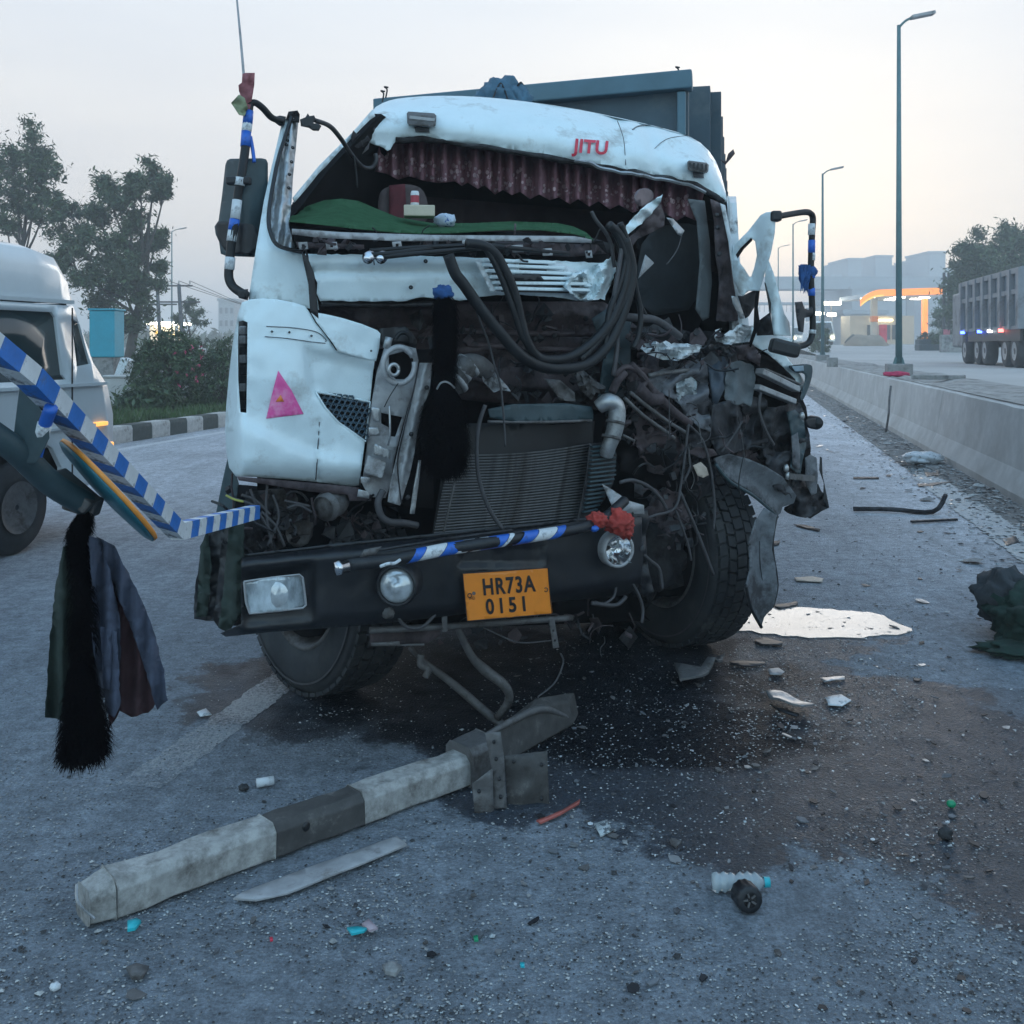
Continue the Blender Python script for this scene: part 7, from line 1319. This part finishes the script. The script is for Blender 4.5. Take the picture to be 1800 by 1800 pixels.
# ================================================================ things lying on the road
def gbeam():
    root = empty('crash_beam', G(500, 1500), 'long broken box beam with white and dark bands lying on the road', 'beam')
    A, B = G(178, 1622)+Vector((0, .05, 0)), G(838, 1385)+Vector((0, .1, 0)); d = (B-A).normalized(); x = Vector((d.y, -d.x, 0)); H, W_ = .112, .125   # x points at the camera side
    def sec(p, h=H, w_=W_, c=.022, lift=0): return [p+x*a+Vector((0, 0, b+lift)) for a, b in ((w_/2, .012), (w_/2, h-c), (w_/2-c, h), (-w_/2+c, h), (-w_/2, h-c), (-w_/2, .012), (-w_/2+c, 0), (w_/2-c, 0))]
    L_ = (B-A).length
    def seg(t0, t1, m, nm='beam_section', sc0=1, sc1=1, k=6):
        mb = MB(); vs = []
        for j in range(k+1):
            t = t0+(t1-t0)*j/k; s_ = sc0+(sc1-sc0)*j/k; vs += [p+Vector((nse(p.x*9, p.z*9, j)*.009, 0, nse(p.y*9, p.x*9, 2)*.009)) for p in sec(A+d*L_*t+x*(.012*nse(t*6, 0)), H*s_, W_*s_)]
        fs = [(j*8+i, j*8+(i+1) % 8, (j+1)*8+(i+1) % 8, (j+1)*8+i) for j in range(k) for i in range(8)]+[tuple(range(8)), tuple(range((k+1)*8-1, k*8-1, -1))]
        mb.add(vs, fs); return mk(nm, mb, M[m], root, bevel=.004)
    seg(-.05, .0, 'beamw', 'crumpled_end', .86, .98, 3); seg(.0, .36, 'beamw'); seg(.361, .60, 'beamd', sc0=.985, sc1=.985); seg(.601, .94, 'beamw')
    mb = MB(); mb.tube([A+x*.06-d*.06+Vector((0, 0, .03)), A+x*.02-d*.09+Vector((0, 0, .07)), A-x*.02-d*.08+Vector((0, 0, .10))], .004, 5); mk('bent_wire', mb, M['silver'], root)
    q = A+d*L_*.44+x*(W_/2+.001)+Vector((0, 0, .075)); mb = MB(); mb.lathe([(.001, 0), (.014, 0), (.014, -.01)], q, x, 12); mk('bolt_hole', mb, M['black'], root)
    # collar and end block
    seg(.935, 1.03, 'steel', 'collar_block', 1.25, 1.3, 3)
    C0 = A+d*L_*1.03; E_ = G(1000, 1283); mb = MB(); d2 = (E_-C0).normalized(); mb.tube([C0+Vector((0, 0, .14)), C0.lerp(E_, .3)+Vector((0, 0, .15)), C0.lerp(E_, .65)+Vector((0, 0, .14)), E_+Vector((0, 0, .05))], [.010, .014, .016, .010], 8); mk('bent_arm', mb, M['steel'], root)
    pts = [C0+Vector((0, 0, .12)), C0.lerp(E_, .5)+Vector((0, 0, .17)), E_+Vector((0, 0, .12)), E_+Vector((.02, 0, .02)), C0.lerp(E_, .5)+Vector((0, 0, .0)), C0+Vector((.02, 0, 0))]; mb = MB(); mb.hexa(pts, [p+Vector((.03, .12, 0)) for p in pts]); mk('side_casting', mb, M['beamd'], root, bevel=.01)
    def gp(px, py, d_): return P(px, py, d_)
    for ol, dd, m, holes in (([(852, 1288), (880, 1286), (886, 1330), (891, 1420), (864, 1422), (866, 1360)], 3.52, 'steel', [(868, 1305), (872, 1335), (878, 1370), (880, 1402)]), ([(829, 1378), (866, 1350), (868, 1425), (836, 1442)], 3.50, 'steel', [(842, 1392)]), ([(886, 1328), (962, 1320), (966, 1424), (893, 1424)], 3.56, 'beamd', [(952, 1345), (952, 1405), (903, 1340)])):
        mb = MB(); fill(mb, ol, lambda x_, y_: gp(x_, y_, dd+.02*nse(x_*.03, y_*.03, 1)), lambda x_, y_: gp(x_, y_, dd+.014+.02*nse(x_*.03, y_*.03, 1)), 9); pl_ = mk('bracket_plate', mb, M[m], root)
        for (hx, hy) in holes: mb = MB(); mb.lathe([(.001, 0), (.006, 0), (.006, .01)], gp(hx, hy, dd-.014), (0, 1, 0), 8); mk('plate_hole', mb, M['black'], pl_)
gbeam()
def flat(name, ol, m, label, cat, h=.006, z=.006, step=.06, amp=.01, jag=0, seed=1, group=None, tilt=None):
    """thin piece lying on the road, outline given where it touches the ground"""
    mb = MB(); g = [tuple(G(x, y)[:2]) for x, y in ol]; x0 = min(p[0] for p in g); x1 = max(p[0] for p in g)
    def zz(x, y): return z+max(0, amp*(nse(x*9, y*9, seed)+.6))+(tilt*(x-x0)/(x1-x0+1e-6) if tilt else 0)
    fill(mb, g, lambda x, y: Vector((x, y, zz(x, y)+h)), lambda x, y: Vector((x, y, zz(x, y))), step, jag, rn=random.Random(seed)); return mk(name, mb, M[m] if isinstance(m, str) else m, label=label, cat=cat, group=group)
flat('flat_strip', [(410, 1590), (425, 1580), (560, 1528), (698, 1480), (716, 1495), (600, 1544), (505, 1582), (450, 1594)], 'galv', 'long thin grey strip lying in front of the banded beam', 'strip', .005, .012, .05, .004)
def slab(nm, px, py, s, ang, m, label, cat, tilt=0, bev=.003):
    c = G(px, py); c.z = s[2]/2+.012+abs(math.sin(tilt))*s[0]/2; mb = MB(); mb.box(c, s, Matrix.Rotation(ang, 3, 'Z') @ Matrix.Rotation(tilt, 3, 'Y')); return mk(nm, mb, M[m], label=label, cat=cat, bevel=bev)
c = G(466, 1384); mb = MB(); mb.tube([c+Vector((-.028, -.012, .02)), c+Vector((.028, .012, .02))], .016, 12, curve=False); mk('white_tube_piece', mb, M['wtape'], label='short white tube piece lying behind the banded beam', cat='tube')
flat('white_scrap', [(346, 1255), (362, 1252), (372, 1260), (352, 1263)], 'wtape', 'flat white scrap right of the hanging cloths', 'scrap', .004)
mb = MB(); mb.blob(G(428, 1390)+Vector((0, 0, .012)), .018, .015, .012, 3, .4, 3, 8); mk('dark_stone', mb, M['mudchunk'], label='small dark stone beside the short white tube piece', cat='stone')
flat('card', [(1044, 1455), (1068, 1449), (1076, 1468), (1056, 1476)], mat('printed_card', (.42, .46, .47), .5, 0, .1, 8, .1, (.08, .09, .10), 55, .5, .56), 'small square printed packet on the edge of the damp patch', 'packet', .004)
flat('red_strip', [(943, 1450), (960, 1445), (990, 1430), (1020, 1414), (1018, 1420), (985, 1440), (950, 1455)], mat('dull_red_plastic', (.38, .10, .08), .5), 'thin red strip lying right of the beam bracket', 'strip', .006)
# bottle and cap wheel
bt = empty('plastic_bottle', G(1303, 1572), 'crushed clear plastic bottle with a teal cap lying on its side', 'bottle')
c = G(1303, 1572)+Vector((0, 0, .03)); a = c+Vector((-.085, .01, 0)); b = c+Vector((.075, .01, .0)); gl, gnt, gb = nodes('clear_plastic'); gb.inputs['Base Color'].default_value = (.62, .68, .70, 1); gb.inputs['Roughness'].default_value = .08; gb.inputs['Transmission Weight'].default_value = .55; gb.inputs['IOR'].default_value = 1.3; gb.inputs['Coat Weight'].default_value = .6
mb = MB(); mb.lathe([(.001, 0), (.022, .002)]+[(.026+.004*math.sin(i*1.9)-.004*math.exp(-((i-9)/2)**2), .008+i*.007) for i in range(18)]+[(.018, .142), (.011, .150), (.011, .158)], a, (b-a), 28, rad=lambda j, k, r: r*(1+.10*nse(j*.5, math.cos(2*PI*k/28)*2, 3))); mk('bottle_body', mb, gl, bt)
mb = MB(); mb.lathe([(.0145, .153), (.0145, .170), (.001, .171)], a, (b-a), 16); mk('cap', mb, M['cyan'], bt)
rl = empty('small_roller', G(1313, 1600), 'small black ribbed roller lying in front of the plastic bottle', 'roller')
c = G(1313, 1600)+Vector((0, .0, .038)); ax_ = Vector((.15, -1, .12)); mb = MB(); mb.lathe([(.020, .026), (.034, .026), (.038, .020), (.038, -.03), (.001, -.03)], c, ax_, 48, rad=lambda j, k, r: r-(.002 if k % 4 < 2 and r > .037 else 0)); mk('roller_body', mb, M['blackp'], rl)
mb = MB(); mb.lathe([(.001, .016), (.02, .018), (.033, .023)], c, ax_, 24); mk('roller_face', mb, M['darkmetal'], rl)
for i in range(5):
    an = 2*PI*i/5; u = ax_.cross(Vector((0, 0, 1))).normalized(); v = ax_.normalized().cross(u); mb = MB(); e_ = ax_.normalized()*.022; mb.bar(c+e_+(u*math.cos(an)+v*math.sin(an))*.006, c+e_+(u*math.cos(an)+v*math.sin(an))*.03, .005, .006, up=tuple(ax_)); mk('spoke', mb, M['steel'], rl)
mb = MB(); mb.blob(G(1672, 1420)+Vector((0, 0, .014)), .016, .015, .013, 2, .1, 2, 10); mk('green_ball', mb, M['greenplastic'], label='small bright green ball on the damp road at the right', cat='ball')
mb = MB(); mb.blob(G(1662, 1476)+Vector((0, 0, .02)), .022, .018, .022, 4, .4, 2.5, 10); mk('dark_lump', mb, M['mudchunk'], label='dark lump on the road just below the green ball', cat='lump')
flat('cyan_scrap', [(224, 1634), (240, 1627), (248, 1632), (238, 1646), (224, 1650)], 'cyan', 'cyan plastic scrap by the near end of the banded beam', 'scrap', .008, amp=.012)
flat('cyan_scrap', [(610, 1642), (628, 1640), (646, 1644), (640, 1650), (618, 1655)], 'cyan', 'cyan scrap beside a pinkish scrap in the lower middle', 'scrap', .006, amp=.012)
flat('pink_scrap', [(636, 1636), (648, 1628), (664, 1645), (650, 1650)], mat('pale_pink_scrap', (.38, .30, .33), .7), 'pale pinkish scrap beside the cyan scrap', 'scrap', .006, amp=.015)
flat('cyan_chip', [(914, 1701), (922, 1700), (922, 1708), (915, 1708)], 'cyan', 'tiny cyan chip on the road in the lower middle', 'chip', .005)
flat('green_chip', [(832, 1655), (840, 1654), (841, 1662), (834, 1662)], 'greenplastic', 'tiny green chip on the road between two scraps', 'chip', .005)
flat('red_chip', [(474, 1656), (479, 1655), (480, 1661), (475, 1662)], 'red', 'tiny red chip on the road below the banded beam', 'chip', .004)
flat('grey_flake', [(222, 1712), (240, 1705), (262, 1710), (250, 1728), (232, 1728)], 'steel', 'flat grey flake near the bottom left of the road', 'flake', .008)
flat('grey_flake', [(672, 1712), (690, 1705), (706, 1712), (695, 1724), (678, 1722)], 'stone', 'flat pale flake near the bottom centre of the road', 'flake', .01)
mb = MB(); mb.blob(G(97, 1740)+Vector((0, 0, .008)), .013, .012, .009, 5, .3, 2, 8); mk('white_pebble', mb, M['wtape'], label='round white pebble near the bottom left corner', cat='pebble')
# slipper like shell
sl = flat('broken_shell', [(1346, 1234), (1362, 1230), (1395, 1240), (1425, 1248), (1432, 1258), (1410, 1264), (1380, 1256), (1355, 1246)], 'silver', 'pale slipper shaped shell of trim lying right of the truck', 'shell', .008, .02, .03, .03, seed=5)
flat('trim_piece', [(1353, 1244), (1372, 1251), (1405, 1262), (1400, 1266), (1368, 1256)], 'black', 'thin dark strip under the slipper shaped shell', 'trim', .006, .006)
flat('torn_trim', [(1185, 1190), (1210, 1186), (1232, 1194), (1262, 1172), (1275, 1160), (1270, 1176), (1245, 1200), (1225, 1214), (1195, 1212)], 'steel', 'torn grey trim on the dark ground under the wheel', 'trim', .01, .02, .05, .05, seed=8)
for i, (ol, m, lab, cat) in enumerate((
    ([(1282, 1166), (1345, 1168), (1344, 1172), (1310, 1176), (1284, 1172)], 'blackp', 'dark flat bar in front of the right wheel', 'bar'),
    ([(1328, 1126), (1345, 1124), (1376, 1132), (1374, 1138), (1330, 1136)], 'blackp', 'small black block just below the white puddle', 'block'),
    ([(1348, 1180), (1370, 1178), (1380, 1186), (1372, 1192), (1352, 1190)], 'galv', 'pale chip right of the dark flat bar', 'chip'),
    ([(1440, 1196), (1484, 1192), (1486, 1198), (1450, 1202)], 'silver', 'long pale sliver on the road right of the truck', 'sliver'),
    ([(1450, 1232), (1480, 1226), (1498, 1236), (1480, 1246), (1456, 1244)], 'wtape', 'white broken flakes beside the slipper shaped shell', 'flake'),
    ([(1397, 1018), (1430, 1016), (1448, 1020), (1445, 1026), (1400, 1024)], 'beige', 'narrow tan bar on the road above the white puddle', 'bar'),
    ([(1358, 1068), (1400, 1060), (1402, 1066), (1370, 1074)], 'blackp', 'thin dark piece at the far edge of the white puddle', 'strip'),
    ([(1395, 924), (1415, 925), (1442, 932), (1440, 936), (1410, 929)], 'darkmetal', 'curved dark rod on the road right of the side pod', 'rod'),
    ([(1355, 955), (1372, 952), (1370, 960), (1358, 962)], 'darkmetal', 'tiny dark clip beside the hanging mudguard', 'clip'),
    ([(1612, 852), (1680, 848), (1640, 856), (1615, 857)], 'blackp', 'thin black strip across the puddle by the barrier', 'strip'),
    ([(1625, 832), (1650, 828), (1655, 836), (1630, 840)], 'blackp', 'dark torn piece in the puddle by the barrier', 'scrap'),
    ([(1560, 748), (1578, 742), (1572, 738), (1556, 744)], 'darkmetal', 'dark scrap at the barrier foot farther down the road', 'scrap'),
    ([(1500, 840), (1545, 840), (1545, 843), (1500, 843)], 'darkmetal', 'two thin rods lying end to end on the road', 'rod'),
    ([(1762, 950), (1785, 945), (1792, 955), (1770, 962)], 'blackp', 'black lump of debris near the right frame edge', 'lump'),
)): flat('road_debris', ol, m, lab, cat, .003, .006, seed=20+i, step=.04, amp=.006, jag=.004)
mb = MB(); a, b = G(1500, 900), G(1640, 905); mb.tube([a+Vector((0, 0, .03)), a.lerp(b, .5)+Vector((0, .02, .035)), b+Vector((0, 0, .03)), G(1662, 900)+Vector((0, 0, .16))], .022, 8, sub=4); mk('bent_bar', mb, M['darkmetal'], label='long dark bent bar with an upturned end near the barrier', cat='bar')
mb = MB(); mb.bar(G(1602, 921)+Vector((0, 0, .02)), G(1682, 917)+Vector((0, 0, .02)), .03, .02); mk('flat_bar', mb, M['darkmetal'], label='shorter dark bar lying just below the long bent bar', cat='bar')
mb = MB(); mb.blob(G(1622, 815)+Vector((0, 0, .07)), .26, .2, .09, 9, .35, 2.5, 14, floor=.01); mk('white_bag', mb, M['wtape'], label='crumpled white bag lying in the puddle by the barrier', cat='bag')
mb = MB(); mb.tube([R(2.60, 19.6, .02), R(2.62, 19.4, .35), R(2.66, 19.6, .62), R(2.70, 19.7, .85)], .02, 6); mk('hanging_wire', mb, M['steel'], label='thin wire standing against the barrier face', cat='wire')
# green cloth sack at the right edge
gc = empty('sack', G(1770, 1150), 'dark green cloth heap lying at the right edge of the road', 'cloth heap'); c = G(1775, 1140)
mb = MB(); mb.blob(c+Vector((.20, .05, .14)), .28, .24, .18, 21, .4, 2.6, 34, floor=.008); mk('cloth_body', mb, M['greencloth'], gc)
mb = MB(); mb.blob(c+Vector((.10, .25, .20)), .16, .18, .15, 22, .35, 2.4, 24, floor=.008); mk('cloth_fold', mb, mat('dark_grey_cloth', (.03, .035, .04), .9, 0, .3, 14, .5), gc)
mb = MB(); mb.blob(c+Vector((.06, -.10, .03)), .24, .15, .04, 23, .5, 2.6, 22, floor=.008); mk('cloth_hem', mb, M['greencloth'], gc)
# shards of glass, chips and pebbles beyond counting
rn = random.Random(77); mg, mp_, md = MB(), MB(), MB()
def chip(mb, c, r, fl=.5):
    k = rn.randint(4, 5); an = rn.uniform(0, PI); pts = []
    for j in range(k): a = 2*PI*j/k+an; q = r*rn.uniform(.55, 1.2); pts.append(c+Vector((math.cos(a)*q, math.sin(a)*q, rn.uniform(0, r*fl))))
    top = c+Vector((rn.uniform(-.3, .3)*r, rn.uniform(-.3, .3)*r, r*fl*rn.uniform(.8, 1.6))); mb.add(pts+[top], [(j, (j+1) % k, k) for j in range(k)], 1 if rn.random() < .3 else 0)
for i in range(30000):
    py = 1085+715*rn.random()**.75; px = rn.uniform(-40, 1840); c = G(px, py, .002)
    if nse(c.x*2.2, c.y*2.2, 9) < rn.uniform(-.5, .35): continue
    u = rn.random(); r = rn.choice((.0022, .003, .0035, .0045))*rn.uniform(.8, 1.4)
    if rn.random() < .012: r *= 2.4
    chip(mg if u < .22 else mp_ if u < .62 else md, c, r)
for i in range(1000):   # denser spill of glass right of and below the bumper
    c = Vector((rn.gauss(.75, .55), rn.gauss(4.15, .55), .002)); chip(mg if rn.random() < .6 else mp_, c, rn.uniform(.002, .006))
for i in range(7000): s = 2.72-abs(rn.gauss(0, .42)); t = 5+rn.random()**1.5*42; c = R(s, t, .007); chip(rn.choice((mg, mp_, md, md, mp_)), c, rn.uniform(.006, .03)*(1+2*(rn.random() < .03)), .3)
for i in range(2200): c = R(rn.uniform(-1, 2.6), 6+rn.random()**1.4*25, .004); chip(rn.choice((mp_, md, md)), c, rn.uniform(.004, .016), .4)
for i in range(2500): c = G(rn.uniform(1280, 1620), rn.uniform(1060, 1300), .002); chip(rn.choice((mg, mp_, md)), c, rn.uniform(.002, .007))
mid = MB()
for i in range(420):
    if i < 300: c = G(rn.uniform(900, 1780), rn.uniform(1090, 1560), .003)
    elif i < 350: c = G(rn.uniform(20, 1780), rn.uniform(1560, 1790), .003)
    else: c = R(rn.uniform(.8, 2.6), rn.uniform(5, 22), .004)
    k = rn.randint(4, 7); an = rn.uniform(0, PI); r = rn.choice((.006, .008, .012, .018, .024))*rn.uniform(.7, 1.3)*(1+(i > 350)); st_ = rn.uniform(.25, 1); h = rn.uniform(.001, .005); tl = rn.uniform(0, .35); pts = []
    for j in range(k):
        a = 2*PI*j/k; q = r*rn.uniform(.5, 1.15); x, y = math.cos(a)*q, math.sin(a)*q*st_; pts.append(c+Vector((x*math.cos(an)-y*math.sin(an), x*math.sin(an)+y*math.cos(an), (x+r)*tl*.6)))
    mid.hexa([p+Vector((0, 0, h)) for p in pts], pts, rn.choice((0, 0, 0, 1, 1, 3, 3, 4)) if r > .012 else rn.choice((0, 1, 2, 3)))
mk('small_debris', mid, [M['blackp'], M['steel'], M['wtape'], M['greyfend'], M['silver']], kind='stuff', label='small torn chips of plastic, paint and metal strewn round the truck')
mk('glass_fragments', mg, [M['glassbit'], M['stone2']], kind='stuff', label='countless small bits of broken glass strewn over the road')
mk('pebbles', mp_, [M['stone'], M['stone2']], kind='stuff', label='countless small pebbles strewn over the road')
mk('dark_fragments', md, [M['mudchunk'], M['stone']], kind='stuff', label='countless small dark chips strewn over the road')
# ---------------------------------------------------------------- haze
hm = bpy.data.materials.new('haze'); hm.use_nodes = True; hn = hm.node_tree; hn.nodes.clear()
ho = N(hn, 'ShaderNodeOutputMaterial'); hv = N(hn, 'ShaderNodeVolumePrincipled'); hv.inputs['Color'].default_value = (.93, .95, .97, 1); hv.inputs['Density'].default_value = HAZE; hv.inputs['Anisotropy'].default_value = .2
hn.links.new(hv.outputs[0], ho.inputs['Volume'])
mb = MB(); mb.box((0, 605, 14.4), (1840, 1450, 31.0)); mk('haze', mb, hm, kind='stuff', label='thin evening haze over the whole scene')
